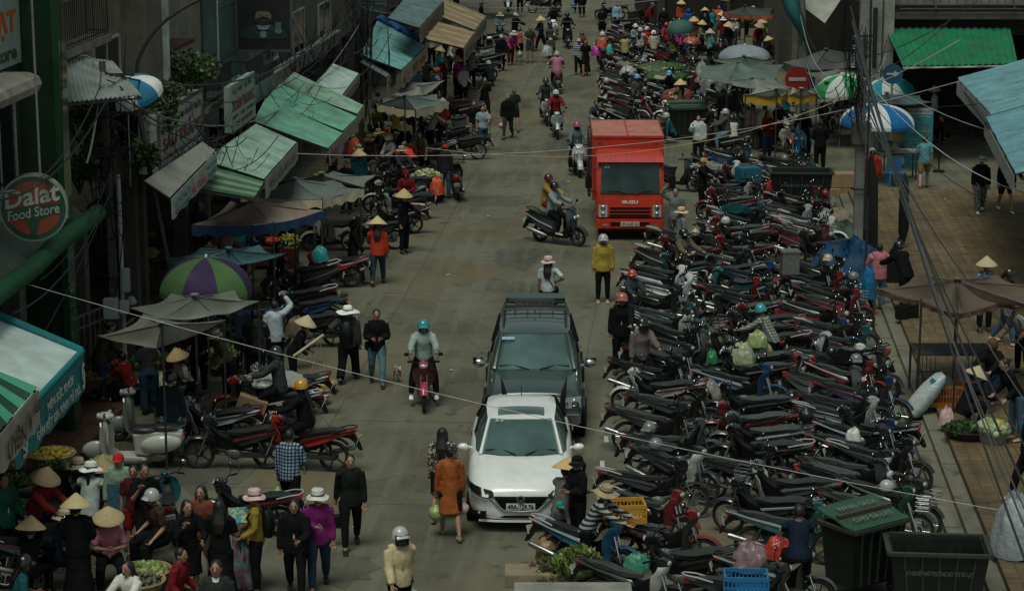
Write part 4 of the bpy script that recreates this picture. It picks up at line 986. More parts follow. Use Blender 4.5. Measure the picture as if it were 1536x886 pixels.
def tree_crown(m, c, R, n, ps, rr, sq=1.):
    for i in range(n):
        d = Vector((rr.gauss(0, 1), rr.gauss(0, 1), rr.gauss(0, 1))).normalized() * (rr.random() ** .45); q = Vector((c[0] + d.x * R, c[1] + d.y * R, c[2] + d.z * R * sq))
        a = Vector((rr.uniform(-1, 1), rr.uniform(-1, 1), rr.uniform(-1, .6))).normalized() * ps; w = a.cross(Vector((rr.uniform(-1, 1), rr.uniform(-1, 1), .5))).normalized() * ps * .35
        m.k = rr.randrange(2); m.add([q, q + a * .45 + w, q + a, q + a * .45 - w], [(0, 1, 2, 3)])
def gz(p):
    a, b = ABof(p)
    if a > 67: return 0.
    if b > 4.84: return .36
    if b > 4.58: return .25
    if b > 4.3: return .13
    if b < -10.75 and a < 60: return .12
    return 0.
def GA(px, py, a):
    d = ray(px, py); t = a / (d[0] * RX + d[1] * RY); return Vector((d[0] * t, d[1] * t, HC + t * d[2]))
def road_mat(name, base, tile=None, dark=.5, rough=.8):
    m = bpy.data.materials.new(name); m.use_nodes = True; N = m.node_tree.nodes; L = m.node_tree.links; B = N['Principled BSDF']; tc = N.new('ShaderNodeTexCoord')
    mp = N.new('ShaderNodeMapping'); mp.inputs['Rotation'].default_value[2] = TH; L.new(tc.outputs['Object'], mp.inputs['Vector'])
    def nz(s, d=5, r=.6, sc=(1, 1, 1)):
        q = N.new('ShaderNodeMapping'); q.inputs['Scale'].default_value = sc; L.new(mp.outputs[0], q.inputs['Vector'])
        x = N.new('ShaderNodeTexNoise'); x.inputs['Scale'].default_value = s; x.inputs['Detail'].default_value = d; x.inputs['Roughness'].default_value = r; L.new(q.outputs[0], x.inputs['Vector']); return x.outputs['Fac']
    def mr(i, a, b, c, d):
        x = N.new('ShaderNodeMapRange'); [setattr(x.inputs[k + 1], 'default_value', v) for k, v in enumerate((a, b, c, d))]; L.new(i, x.inputs[0]); return x.outputs[0]
    def mx(a, b, f, mode='MIX'):
        x = N.new('ShaderNodeMix'); x.data_type = 'RGBA'; x.blend_type = mode
        if isinstance(f, float): x.inputs[0].default_value = f
        else: L.new(f, x.inputs[0])
        for i, q in ((6, a), (7, b)):
            if isinstance(q, tuple): x.inputs[i].default_value = (*q, 1)
            else: L.new(q, x.inputs[i])
        return x.outputs[2]
    k = tuple(base)
    c = mx(k, tuple(q * .55 for q in k), mr(nz(.35, 6, .65), .40, .66, 0, 1))
    c = mx(c, tuple(q * 1.28 for q in k), mr(nz(.9, 6, .6, (3.2, .22, 1)), .48, .72, 0, .75))     # wear along the wheel tracks
    c = mx(c, (k[0] * 1.15, k[1] * .86, k[2] * .62), mr(nz(.22, 3), .5, .7, 0, .6))               # earth-coloured patches
    c = mx(c, tuple(q * .35 for q in k), mr(nz(1.6, 7, .7), .56, .68, 0, .8))                      # oil and damp spots
    c = mx(c, tuple(q * 1.5 for q in k), mr(nz(38, 2), .62, .75, 0, .35))                         # light grit
    if tile:
        br = N.new('ShaderNodeTexBrick'); L.new(mp.outputs[0], br.inputs['Vector']); br.inputs['Scale'].default_value = 1; br.offset = 0
        br.inputs['Brick Width'].default_value = tile; br.inputs['Row Height'].default_value = tile; br.inputs['Mortar Size'].default_value = .014
        br.inputs['Color1'].default_value = (1, 1, 1, 1); br.inputs['Color2'].default_value = (.72, .72, .72, 1); br.inputs['Mortar'].default_value = (.55, .55, .55, 1); c = mx(c, br.outputs[0], 1., 'MULTIPLY')
    L.new(c, B.inputs['Base Color']); L.new(mr(nz(1.2), .3, .7, rough - .2, rough + .1), B.inputs['Roughness']); B.inputs['Specular IOR Level'].default_value = .35
    bp = N.new('ShaderNodeBump'); bp.inputs['Strength'].default_value = .35; bp.inputs['Distance'].default_value = .01; L.new(nz(45, 3), bp.inputs['Height']); L.new(bp.outputs[0], B.inputs['Normal'])
    return m
ASPH = road_mat('asphalt', (.138, .134, .092)); TILEB = road_mat('plaza_tile', (.185, .135, .07), .22, rough=.7); TILER = road_mat('pavement_tile', (.15, .085, .055), .3); KERB = road_mat('kerb_concrete', (.19, .18, .135), None)
def wslab(name, a0, a1, b0, b1, z0, z1, mt):
    m = M(); na = max(1, int((a1 - a0) / 4)); P = [W(a0, b0, z1), W(a0, b1, z1), W(a1, b1, z1), W(a1, b0, z1)]; m.slab(P, z1 - z0); return struct(name, m, mt)
m = M(); m.grid(lambda u, v: Vector((-400 + 800 * u, -60 + 900 * v, 0)), 40, 40, True); struct('ground', m, ASPH)
wslab('kerb', 18, 67, 4.30, 4.60, -.1, .13, KERB); wslab('step', 18, 67, 4.58, 4.86, -.1, .25, KERB); wslab('pavement', 18, 67, 4.84, 60, -.1, .36, TILEB); wslab('pavement', 10, 60, -30, -10.75, -.1, .12, TILER)
m = M()
for a in [20 + 2.2 * i for i in range(22)]: m.slab([W(a, 4.30, .134), W(a, 4.58, .134), W(a + .03, 4.58, .134), W(a + .03, 4.30, .134)], .003); m.slab([W(a + 1, 4.58, .254), W(a + 1, 4.84, .254), W(a + 1.03, 4.84, .254), W(a + 1.03, 4.58, .254)], .003)
struct('kerb_joint', m, mat('joint', (.085, .08, .06), rough=.95))
m = M()
def strip(a0, b0, a1, b1, w):
    n = 30; P = [W(a0 + (a1 - a0) * i / n, b0 + (b1 - b0) * i / n + .03 * noise.noise(Vector((i * .7, a0, 0))), .004) for i in range(n + 1)]
    d = (P[-1] - P[0]).normalized(); s = Vector((d.y, -d.x, 0)) * w / 2
    m.add([p + s * k for p in P for k in (-1, 1)], [(2 * i, 2 * i + 1, 2 * i + 3, 2 * i + 2) for i in range(n)])
strip(20, -6.62, 150, -6.62, .028); strip(20, -2.0, 60, -2.0, .016); strip(60, -2.02, 150, -2.1, .02)
for a in (31, 36.3, 41.5, 46.8, 52.2, 57.5, 63, 69, 75, 82, 90, 100): strip(a, -6.6, a + .1, -2.0, .014); strip(a + .8, -10.7, a + .8, -6.62, .02)
for a in (38, 47.5, 55.2): strip(a, -2.0, a + .05, 4.28, .02)
rr = random.Random(9)
for i in range(22):
    a, b = rr.uniform(30, 100), rr.uniform(-9, -2.2)
    for k in range(rr.randint(3, 6)): a2, b2 = a + rr.uniform(-.2, 1.6), b + rr.uniform(-.6, .6); strip(a, b, a2, b2, .014); a, b = a2, b2
struct('road_joint', m, MATS['joint'])
m = M()
for (a, b, w, h) in ((33, -5.2, 1.1, 1.6), (38, -8.3, 1.6, 2.4), (44, -4.4, .9, 3.2), (50, -7.8, 1.8, 1.6), (58, -4.2, 1.3, 4), (66, -5.6, 2.2, 2), (77, -4, 1.5, 5), (88, -7, 2, 5), (40.5, -.2, 1.5, 2), (95, -4.5, 1.6, 6)):
    n_ = 18; m.add([W(a + h * .5 * cos(t * 2 * pi / n_) * (1 + .25 * sin(t * 2.3 + a)), b + w * .5 * sin(t * 2 * pi / n_) * (1 + .2 * sin(t * 3.1 + a)), .006) for t in range(n_)], [tuple(range(n_))])
struct('road_patch', m, road_mat('asphalt_patch', (.105, .103, .078)))
m = M()
for px, py in [(909, 658), (903, 695), (903, 732), (905, 770)]: p = G(px, py, .004); m.add([p + Vector((x, y, 0)) for x, y in ((-.04, -.2), (.04, -.2), (.05, .2), (-.03, .2))], [(0, 1, 2, 3)])
p = G(520, 857, .004) ; m.add([G(300, 712, .004) + Vector((x, y, 0)) for x, y in ((-.05, -.2), (.05, -.2), (.06, .2), (-.04, .2))], [(0, 1, 2, 3)])
struct('road_marking', m, mat('road_paint', (.5, .5, .47), rough=.8, dirt=.6))
# litter: scraps on the road
rr = random.Random(5)
for i in range(80):
    a = rr.uniform(30, 110); b = rr.uniform(-9.5, -2) if rr.random() < .75 else rr.uniform(5.2, 10); p = W(a, b); g = gz(p) + .006; r = rr.uniform(.02, .085); m = M()
    pts = [(r * rr.uniform(.5, 1.2) * cos(t), r * rr.uniform(.5, 1.2) * sin(t), .004 + .015 * rr.random()) for t in (0, 1.2, 2.4, 3.7, 5)]; m.slab(pts, .003)
    c = rr.choice(['offwhite', 'lgrey', 'lgrey', 'tan', 'olive', 'lpink'])
    single('litter', m, PLAS, 'scrap of litter lying on the ground among other scattered scraps', 'litter', c, (p.x, p.y, g), rr.uniform(0, 6), 'scraps of litter on the ground')
# ---------------------------------------------------------------- left-hand buildings
def slabW(m, a0, a1, b0, b1, z0, z1): m.slab([W(a0, b0, z1), W(a0, b1, z1), W(a1, b1, z1), W(a1, b0, z1)], z1 - z0)
def barsW(m, pts, w): [m.bar(pts[i], pts[i + 1], w) for i in range(len(pts) - 1)]
FB = -12.3
def winW(root, a0, a1, b, z0, z1, fr='lgrey', bars=2):
    m = M(); slabW(m, a0, a1, b, b + .03, z0, z1); w = part('window', m, DGLASS, root)
    m = M(); t = .05
    slabW(m, a0 - t, a1 + t, b + .001, b + .06, z1, z1 + t); slabW(m, a0 - t, a1 + t, b + .001, b + .09, z0 - t, z0); slabW(m, a0 - t, a0, b + .001, b + .06, z0, z1); slabW(m, a1, a1 + t, b + .001, b + .06, z0, z1)
    for k in range(1, bars): q = a0 + (a1 - a0) * k / bars; slabW(m, q - .02, q + .02, b + .03, b + .05, z0, z1)
    part('window_frame', m, PLAS, w, fr)
def rail(root, pts, h, col='charcoal', name='railing', n=14):
    m = M()
    for i in range(len(pts) - 1):
        p, q = pts[i], pts[i + 1]; m.bar(p + Vector((0, 0, h)), q + Vector((0, 0, h)), .04); m.bar(p + Vector((0, 0, .08)), q + Vector((0, 0, .08)), .03)
        k = max(2, int((q - p).length * n / 2))
        for j in range(k + 1): r = p.lerp(q, j / k); m.bar(r, r + Vector((0, 0, h)), .018)
    return part(name, m, CABLE, root, col)
# food store
R0 = thing('building', 'dark green shop building with pale sign panel at the left edge', 'building')
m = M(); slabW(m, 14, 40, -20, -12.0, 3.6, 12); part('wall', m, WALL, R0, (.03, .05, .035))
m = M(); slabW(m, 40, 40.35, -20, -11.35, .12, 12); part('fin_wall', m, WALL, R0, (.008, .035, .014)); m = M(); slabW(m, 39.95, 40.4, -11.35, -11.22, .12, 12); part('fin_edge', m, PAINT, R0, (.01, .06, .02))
m = M(); slabW(m, 20, 39.9, -12.0, -11.9, 7.0, 12); pn = part('sign_panel', m, BANN, R0, (.3, .40, .34))
e = Vector((RX, RY, 0)); 
text('SỮA ĐÀ LẠT', W(34.9, -11.9, 7.48), e, (0, 0, 1), 4.75, .62, 'orange', pn, .03); text('Dalat Food Store', W(34.9, -11.9, 7.1), e, (0, 0, 1), 4.7, .27, (.06, .08, .05), pn, .03)
m = M(); m.prof([(-.05, 0), (-.05, .36), (.55, .36), (.70, .28), (.72, .14), (.62, .02)], 1.); 
m = M(); P0 = [(-12.0, 6.55), (-12.0, 6.95), (-11.45, 6.95), (-11.27, 6.88), (-11.22, 6.75), (-11.3, 6.6), (-11.45, 6.55)]; n = len(P0)
m.add([W(a, b, z) for a in (14, 38.8) for b, z in P0], [tuple(range(n)), tuple(n + i for i in range(n))[::-1]] + [(i, (i + 1) % n, n + (i + 1) % n, n + i) for i in range(n)]); part('ledge', m, CONC, R0, (.34, .32, .27), smooth=True)
for k in range(8): winW(R0, 24 + k * 1.95, 25.8 + k * 1.95, -11.99, 4.9, 6.45, 'lgrey', 2)
m = M(); slabW(m, 14, 39.9, -12.0, -11.93, 4.35, 4.82); part('band', m, BANN, R0, (.22, .34, .31))
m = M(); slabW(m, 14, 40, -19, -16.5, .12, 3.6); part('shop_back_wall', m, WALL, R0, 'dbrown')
for a in (30, 34.5, 38.6): m = M(); slabW(m, a, a + .4, -12.1, -11.75, .12, 3.7); part('column', m, CONC, R0, (.10, .10, .085))
rebase(R0)
# round sign
cR = GB(50, 312, -11.15); R1 = thing('shop_sign', 'big round red and green shop sign reading Dalat Food Store', 'sign')
su = (e * .94 + Vector((RY, -RX, 0)) * -.34).normalized() if False else Vector((1, .12, 0)).normalized(); sn = Vector((su.y, -su.x, 0)).normalized()
def disc(r, th, off, n=48, a0=0, a1=2 * pi):
    m = M(); P = [cR + su * r * cos(a0 + (a1 - a0) * i / n) + Vector((0, 0, 1)) * r * sin(a0 + (a1 - a0) * i / n) + sn * off for i in range(n)]; m.slab(P, th, -sn); return m
RR = .585
part('sign_rim', disc(RR, .22, 0), PAINT, R1, (.36, .36, .32), smooth=True); part('sign_face', disc(RR * .94, .02, .014), PAINT, R1, (.012, .075, .035)); part('red_disc', disc(RR * .80, .015, .022), PAINT, R1, (.36, .055, .022))
m = M(); P = [cR + su * x * RR + Vector((0, 0, z * RR)) + sn * .030 for x, z in ((-.80, -.02), (.82, .13), (.80, -.10), (.22, -.32), (.05, -.78), (-.10, -.78), (-.20, -.36), (-.80, -.28))]; m.slab(P, .006, -sn); part('green_band', m, PAINT, R1, (.012, .075, .035))
up = Vector((0, 0, 1)); sl = (su + up * .16).normalized()
text('Dalat', cR + su * -RR * .80 + up * RR * -.02, sl, up, RR * 1.6, RR * .56, (.45, .52, .46), R1, .022, lift=.042, th=.02); text('Food Store', cR + su * -RR * .74 + up * RR * -.38, sl, up, RR * 1.52, RR * .30, (.42, .48, .43), R1, .015, lift=.042)
m = M(); m.bar(cR - sn * .2, cR - sn * .2 + Vector((-.9, .1, .1)), .05); m.bar(cR - sn * .2 + up * .3, cR - sn * .2 + Vector((-.9, .1, .4)), .04); part('bracket', m, DSTEEL, R1); rebase(R1)
# green roller awning
R2 = thing('awning', 'green rolled awning under the round shop sign', 'awning'); p0 = GB(-30, 465, -11.0); p1 = GB(146, 318, -11.15)
m = M(); m.tube([p0.lerp(p1, i / 12) + Vector((0, 0, .03 * sin(i))) for i in range(13)], .17, 22, ref=(0, 0, 1)); part('roll', m, TARP, R2, (.013, .085, .035), smooth=True)
m = M(); m.shell(lambda u, v: p0.lerp(p1, v) + Vector((-.1 - .9 * u, 0, -.2 + .75 * u)), 4, 10, .02); part('sheet', m, TARP, R2, (.14, .16, .13), smooth=True); rebase(R2)
# beige house
def house(label, a0, a1, b, col, z0=3.4, z1=12, depth=8, wins=(), colm=True):
    r = thing('building', label, 'building', group=None); m = M(); slabW(m, a0, a1, b - depth, b, z0, z1); part('wall', m, WALL, r, col)
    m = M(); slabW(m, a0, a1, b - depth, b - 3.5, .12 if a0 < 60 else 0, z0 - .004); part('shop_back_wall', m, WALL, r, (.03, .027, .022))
    for w in wins: winW(r, *w)
    k = a0 + .1
    while colm and k < a1: m = M(); slabW(m, k, k + .35, b - .35, b - .02, .1 if a0 < 60 else 0, z0 - .004); part('column', m, CONC, r, (.15, .14, .12)); k += 4.4
    return r
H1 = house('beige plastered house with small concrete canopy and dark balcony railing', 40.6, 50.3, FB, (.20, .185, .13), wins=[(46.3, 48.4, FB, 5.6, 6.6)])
m = M(); slabW(m, 40.6, 46.0, FB, FB + .5, 6.75, 6.9); part('balcony', m, CONC, H1, (.25, .24, .19)); rail(H1, [W(40.8, FB + .45, 6.9), W(45.9, FB + .45, 6.9), W(45.9, FB, 6.9)], .9)
m = M(); slabW(m, 45.2, 49.6, FB, FB + .75, 5.30, 5.44); slabW(m, 45.2, 49.6, FB + .70, FB + .76, 5.44, 5.52); part('canopy', m, CONC, H1, (.22, .2, .15)); m = M(); slabW(m, 45.4, 48.6, FB, FB + .04, 4.2, 5.2); part('dark_opening', m, DGLASS, H1)
m = M(); slabW(m, 48.9, 50.3, FB, FB + .55, 4.6, 12); part('bay_wall', m, WALL, H1, (.15, .14, .115)); rebase(H1)
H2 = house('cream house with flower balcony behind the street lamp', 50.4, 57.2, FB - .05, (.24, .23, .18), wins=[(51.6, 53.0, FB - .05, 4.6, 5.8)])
m = M(); slabW(m, 50.35, 50.7, FB - .05, FB + .62, 3.4, 12); part('white_pillar', m, WALL, H2, (.55, .57, .52)); m = M(); slabW(m, 53.2, 56.4, FB, FB + .9, 4.25, 4.4); part('balcony', m, CONC, H2, (.22, .21, .17)); rail(H2, [W(53.2, FB + .05, 4.4), W(53.2, FB + .86, 4.4), W(56.4, FB + .86, 4.4)], .8)
m = M(); slabW(m, 51.2, 53.8, FB, FB + .5, 5.9, 6.0); part('window_hood', m, WALL, H2, (.08, .04, .03)); rebase(H2)
H3 = house('blue grey painted house with ornate balcony beside the billboard', 57.3, 63.2, FB - .02, (.09, .145, .13), wins=[(58.2, 58.9, FB - .02, 4.6, 6.4, 'white', 1)])
m = M()
for z in (4.9, 6.2): slabW(m, 57.28, 63.22, FB - .02, FB + .01, z, z + .05)
slabW(m, 57.2, 57.5, FB, FB + .3, 3.4, 12); part('band', m, WALL, H3, (.08, .13, .12))
m = M(); slabW(m, 58.0, 61.8, FB, FB + 1.0, 3.75, 4.2); part('balcony', m, WALL, H3, (.2, .27, .25)); rail(H3, [W(58.0, FB + .05, 4.2), W(58.0, FB + .95, 4.2), W(61.8, FB + .95, 4.2)], .75)
for i in range(8): m = M(); m.torus(W(58.0 + i * .5, FB + .98, 4.45), .12, .012, 14, 4, 'y'); part('scroll', m, CABLE, H3, 'charcoal')
rebase(H3)
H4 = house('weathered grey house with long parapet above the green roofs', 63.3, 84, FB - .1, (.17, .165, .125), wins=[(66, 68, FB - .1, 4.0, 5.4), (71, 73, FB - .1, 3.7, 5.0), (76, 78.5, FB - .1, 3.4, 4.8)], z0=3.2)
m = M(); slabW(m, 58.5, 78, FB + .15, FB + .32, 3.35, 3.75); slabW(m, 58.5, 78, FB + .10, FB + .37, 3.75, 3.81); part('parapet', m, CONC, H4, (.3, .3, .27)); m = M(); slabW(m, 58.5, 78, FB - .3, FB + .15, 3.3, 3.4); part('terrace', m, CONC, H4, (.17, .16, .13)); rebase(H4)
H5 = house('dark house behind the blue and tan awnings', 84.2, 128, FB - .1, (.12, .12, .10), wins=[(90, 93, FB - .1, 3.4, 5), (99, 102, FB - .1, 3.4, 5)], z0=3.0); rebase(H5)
# billboard
R3 = thing('billboard', 'dark poster board of a bearded man in a tuxedo holding a glass', 'billboard'); q0 = AY(356, 76, 62.0); q1 = AY(438, 76, 62.0); U = Vector((1, 0, 0)); hh = 2.1; ww = (q1 - q0).x
m = M(); m.slab([q0, q1, q1 + up * hh, q0 + up * hh], .12, (0, 1, 0)); part('board', m, BANN, R3, (.008, .009, .009))
m = M(); m.bar(q0, q1, .06); m.bar(q0, q0 + up * hh, .06); m.bar(q1, q1 + up * hh, .06); m.bar(q0 + up * hh, q1 + up * hh, .06); part('frame', m, CABLE, R3, 'dgrey')
def bp(name, pts, col, off):
    m = M(); m.slab([q0 + Vector((x * ww, -.01 - off, z * ww * .6)) for x, z in pts], .004, (0, 1, 0)); part(name, m, BANN, R3, col)
el = lambda cx, cz, rx, rz, n=20, a0=0, a1=2 * pi: [(cx + rx * cos(a0 + (a1 - a0) * i / (n - 1)), cz + rz * sin(a0 + (a1 - a0) * i / (n - 1))) for i in range(n)]
bp('suit', [(.04, .42), (.06, .62), (.28, .78), (.36, .66), (.58, .66), (.64, .78), (.86, .64), (.95, .42), (.8, .34), (.2, .34)], (.012, .03, .036), .002)
bp('shirt', [(.36, .78), (.42, .40), (.54, .40), (.62, .78)], (.20, .27, .25), .006); bp('lapel', [(.36, .80), (.26, .70), (.40, .40), (.44, .46)], (.015, .05, .055), .010); bp('lapel', [(.62, .80), (.70, .70), (.56, .40), (.52, .46)], (.015, .05, .055), .010)
bp('bow_tie', [(.38, .66), (.38, .56), (.49, .60), (.60, .56), (.60, .66), (.49, .62)], (.006, .007, .008), .014); bp('face', el(.49, 1.02, .15, .24)[:-1], (.17, .15, .12), .014); bp('beard', el(.49, .90, .14, .13)[:-1], (.02, .018, .015), .018); bp('mouth', el(.49, .92, .05, .015)[:-1], (.12, .06, .05), .022); bp('hair', [(.33, 1.1), (.32, 1.25), (.40, 1.33), (.58, 1.33), (.66, 1.25), (.65, 1.1), (.62, 1.2), (.36, 1.2)], (.015, .013, .012), .020)
bp('hand', el(.76, .60, .07, .09)[:-1], (.17, .15, .12), .016); bp('glass', [(.71, .66), (.70, .86), (.82, .86), (.81, .66)], (.05, .15, .15), .020); bp('nose', [(.47, .98), (.49, 1.08), (.52, .98)], (.12, .1, .08), .018)
for sx in (.43, .56): bp('eye', el(sx, 1.07, .025, .012)[:-1], (.01, .01, .01), .018)
rebase(R3)
# ---------------------------------------------------------------- right-hand buildings
def boxw(m, x0, x1, y0, y1, z0, z1): m.box(x0, x1, y0, y1, z0, z1)
R4 = thing('building', 'tiled building above the bright green awning on the right', 'building')
m = M(); m.box(12.6, 40, 75.6, 90, 4.45, 14); part('wall', m, WALL, R4, (.20, .19, .165))
m = M()
for k in range(40): m.box(12.6 + .27 * k, 12.62 + .27 * k, 75.575, 75.598, 4.9, 9)
for k in range(8): m.box(12.6, 24, 75.58, 75.596, 4.9 + .45 * k, 4.92 + .45 * k)
part('tile_joint', m, MATS['joint'], R4); m = M(); m.box(12.5, 26, 75.2, 75.6, 4.52, 4.72); m.box(12.5, 26, 75.3, 75.6, 4.95, 5.0); part('gutter', m, CONC, R4, (.1, .1, .085))
m = M(); m.tube([(12.8, 75.1, 4.85), (18, 75.1, 4.85), (24, 75.1, 4.85)], .035, 6); [m.bar((x, 75.1, 4.8), (x, 75.6, 5.5), .04) for x in (14, 16.6, 19)]; part('pipe', m, CABLE, R4, 'black')
for bx in ((11.75, 12.25, 75.2, 75.8, 0, 14), (12.28, 12.6, 74.9, 75.5, 0, 14), (21, 21.5, 75.2, 75.7, 0, 4.4)): m = M(); m.box(*bx); part('pillar', m, CONC, R4, (.27, .28, .25))
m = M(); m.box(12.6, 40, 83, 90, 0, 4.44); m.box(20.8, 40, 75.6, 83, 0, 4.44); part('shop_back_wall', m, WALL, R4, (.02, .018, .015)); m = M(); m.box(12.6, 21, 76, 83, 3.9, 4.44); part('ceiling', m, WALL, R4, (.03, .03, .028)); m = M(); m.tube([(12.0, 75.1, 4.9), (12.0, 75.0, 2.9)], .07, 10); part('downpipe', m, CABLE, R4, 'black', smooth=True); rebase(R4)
A, B, C2, D = AY(1328, 42, 75.4), G(1354, 99, 3.3), G(1527, 96, 3.3), AY(1515, 42, 75.4)
awning('bright green corrugated awning on the tiled building', A, B, C2, D, (.009, .17, .075), 17, fascia=.06, fcol='lgrey', group='awnings on the right side', th=.015)
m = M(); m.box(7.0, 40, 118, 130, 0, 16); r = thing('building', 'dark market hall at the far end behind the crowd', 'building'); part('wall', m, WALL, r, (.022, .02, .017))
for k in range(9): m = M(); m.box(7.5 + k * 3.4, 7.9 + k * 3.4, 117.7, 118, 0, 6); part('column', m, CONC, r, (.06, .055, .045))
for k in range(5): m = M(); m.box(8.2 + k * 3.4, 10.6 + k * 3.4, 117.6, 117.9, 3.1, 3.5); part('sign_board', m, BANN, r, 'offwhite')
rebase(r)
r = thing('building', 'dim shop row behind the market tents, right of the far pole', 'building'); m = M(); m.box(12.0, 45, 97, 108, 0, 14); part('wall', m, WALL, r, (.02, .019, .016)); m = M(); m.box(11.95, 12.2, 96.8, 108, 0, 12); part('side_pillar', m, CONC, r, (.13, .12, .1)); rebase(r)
# blue corrugated roof on the right
r = thing('canopy', 'pale blue corrugated roof over the plaza, white scalloped edge', 'canopy'); e0 = G(1437, 120, 4.0); e1 = G(1478, 172, 4.0); e2 = G(1532, 255, 4.0); e1.x = e0.x + (e2.x - e0.x) * .33
for (p, q, dz, c) in ((e0, e1, 0, (.13, .30, .33)), (e1 + Vector((-.12, 0, -.10)), e2 + Vector((-.12, 0, -.10)), 0, (.11, .27, .31))):
    m = M(); K = int((p - q).length / .2)
    def f(u, v, p=p, q=q): s = p.lerp(q, v) + Vector((7 * u, .9 * u, 1.9 * u)); s.z += .05 * sin(v * K * 2 * pi) + .04 * noise.noise(s); return s
    m.shell(f, 6, K * 6, .015); part('roof_sheet', m, SHEET, r, c, smooth=60)
    m = M(); m.shell(lambda u, v, p=p, q=q: p.lerp(q, v) + Vector((-.03, 0, -.03 - u * (.36 + .03 * abs(sin(v * 40))))), 2, 60, .01); part('fascia_banner', m, BANN, r, (.34, .34, .3))
m = M(); m.bar(e0 + Vector((.05, 0, -.1)), e2 + Vector((.05, 0, -.2)), .06)
for v in (.05, .5, .95): s = e0.lerp(e2, v); m.bar(s + Vector((0, 0, -.12)), s + Vector((7, .9, 1.75)), .05); g = s + Vector((3.6, .5, .8)); m.bar((g.x, g.y, .36), (g.x, g.y, g.z), .09)
part('frame', m, DSTEEL, r); rebase(r)
# ---------------------------------------------------------------- left side awnings
R_, Wt, T_l, Dk = (.35, .05, .04), 'offwhite', (.05, .28, .27), (.08, .03, .03)
def aw(label, nA, nB, nC, nD, b, col, waves=0, **k):
    B = GB(*nB, b); C_ = GB(*nC, b); A = GA(*nA, ABof(B)[0]); D = GA(*nD, ABof(C_)[0]); return awning(label, A, B, C_, D, col, waves, **k)
aw('striped dark and pale green awning at the left edge, white fascia', (-90, 560), (-20, 668), (55, 580), (-30, 545), -9.35, (.012, .06, .04), 16, col2=(.06, .36, .22), fascia=.55, fcol=(.36, .33, .27), words=[('UYÊN', .30, .66, .2, .85, Dk), ('W', .72, .80, .25, .8, (.03, .03, .03)), ('ASR', .84, .98, .2, .5, (.03, .03, .03))])
aw('teal canopy faded white in the middle with teal slogan banner', (-140, 560), (18, 640), (123, 528), (-20, 470), -9.75, (.58, .70, .66), fascia=.62, fcol=(.01, .20, .21), sagz=.0, words=[('NÊN SỨC KHỎE', .42, .80, .12, .42, Wt), ('GẮN KẾT GIA ĐÌNH TỪ ĐÓ.', .26, .90, .50, .85, Wt), ('§', .93, .975, .15, .85, Wt), ('§', .06, .14, .3, .9, Wt)])
p = GB(123, 528, -9.75); q = GB(18, 640, -9.75)
m = M(); m.tube([p + Vector((0, 0, .02)), q + Vector((0, 0, .02))], .05, 8); m.tube([p + Vector((0, 0, .02)), GA(-20, 470, ABof(p)[0]) + Vector((0, 0, .06))], .07, 8); single('awning_roll', m, TARP, 'teal rolled hem along the edge of the faded canopy', 'awning', (.01, .2, .21), smooth=True)
aw('grey canvas awning with white lettered fascia', (217, 271), (255, 296), (323, 226), (303, 213), -10.2, (.28, .275, .23), fascia=.42, fcol=(.42, .46, .42), words=[('CƠ SỞ MỨT', .04, .36, .12, .55, (.05, .16, .16)), ('SÁU TRẮNG', .40, .72, .15, .85, R_), ('ĐẶC SẢN ĐÀ LẠT', .74, .97, .1, .45, (.05, .16, .16)), ('0918.250.369', .76, .97, .55, .9, (.05, .16, .16)), ('ĐT: 0633820', .05, .36, .65, .92, (.05, .16, .16))])
aw('pale green corrugated awning with bright green edge', (306, 240), (396, 268), (445, 213), (384, 186), -9.3, (.28, .42, .34), 22, fascia=.42, fcol=(.28, .28, .24), words=[('ĐẶC SẢN ĐÀ LẠT', .1, .9, .2, .75, (.1, .09, .08))])
p = GB(396, 268, -9.3); q = GA(306, 240, ABof(p)[0]); d = W(1, 0) - W(0, 0)
awning('green and white striped lean-to sheet below the pale green awning', q - d * 1.9 + Vector((0, 0, -.28)), p - d * 1.2 + Vector((0, 0, -.22)), p + Vector((0, 0, -.06)), q + Vector((0, 0, -.08)), (.03, .13, .05), 14, col2=(.17, .25, .18), fascia=0)
aw('long green corrugated awning, nearest of three', (380, 182), (492, 222), (514, 200), (398, 148), -9.0, (.14, .36, .26), 11, fascia=.42, fcol=(.26, .2, .18), words=[('MỨT', .1, .5, .2, .8, Dk)])
aw('long green corrugated awning, middle of three', (398, 150), (514, 196), (536, 175), (420, 126), -9.0, (.15, .38, .27), 11, fascia=.3, fcol=(.26, .24, .2))
aw('pale mossy corrugated awning behind the long green ones', (420, 128), (536, 170), (545, 158), (442, 108), -9.1, (.24, .40, .30), 8, fascia=.25, fcol=(.24, .24, .2))
aw('pale aqua sheet awning with lettered edge', (475, 124), (511, 145), (538, 110), (499, 96), -9.8, (.42, .56, .5), 14, fascia=.3, fcol=(.3, .32, .28), words=[('TRÀ CÀ PHÊ', .1, .9, .2, .75, Dk)])
aw('grey sheet awning below the sky blue one', (541, 92), (580, 116), (593, 103), (556, 80), -9.4, (.16, .18, .17), 0, fascia=.45, fcol=(.3, .28, .22), words=[('MỨT', .2, .8, .2, .8, (.25, .1, .04))])
aw('sky blue corrugated awning with wrinkled blue tarp at its far edge', (541, 82), (602, 105), (638, 69), (566, 31), -9.0, (.16, .37, .37), 24, fascia=.55, fcol=(.32, .29, .22), words=[('MỨT', .03, .25, .2, .85, (.3, .11, .04)), ('ĐẶC SẢN', .42, .95, .2, .85, (.3, .11, .04))])
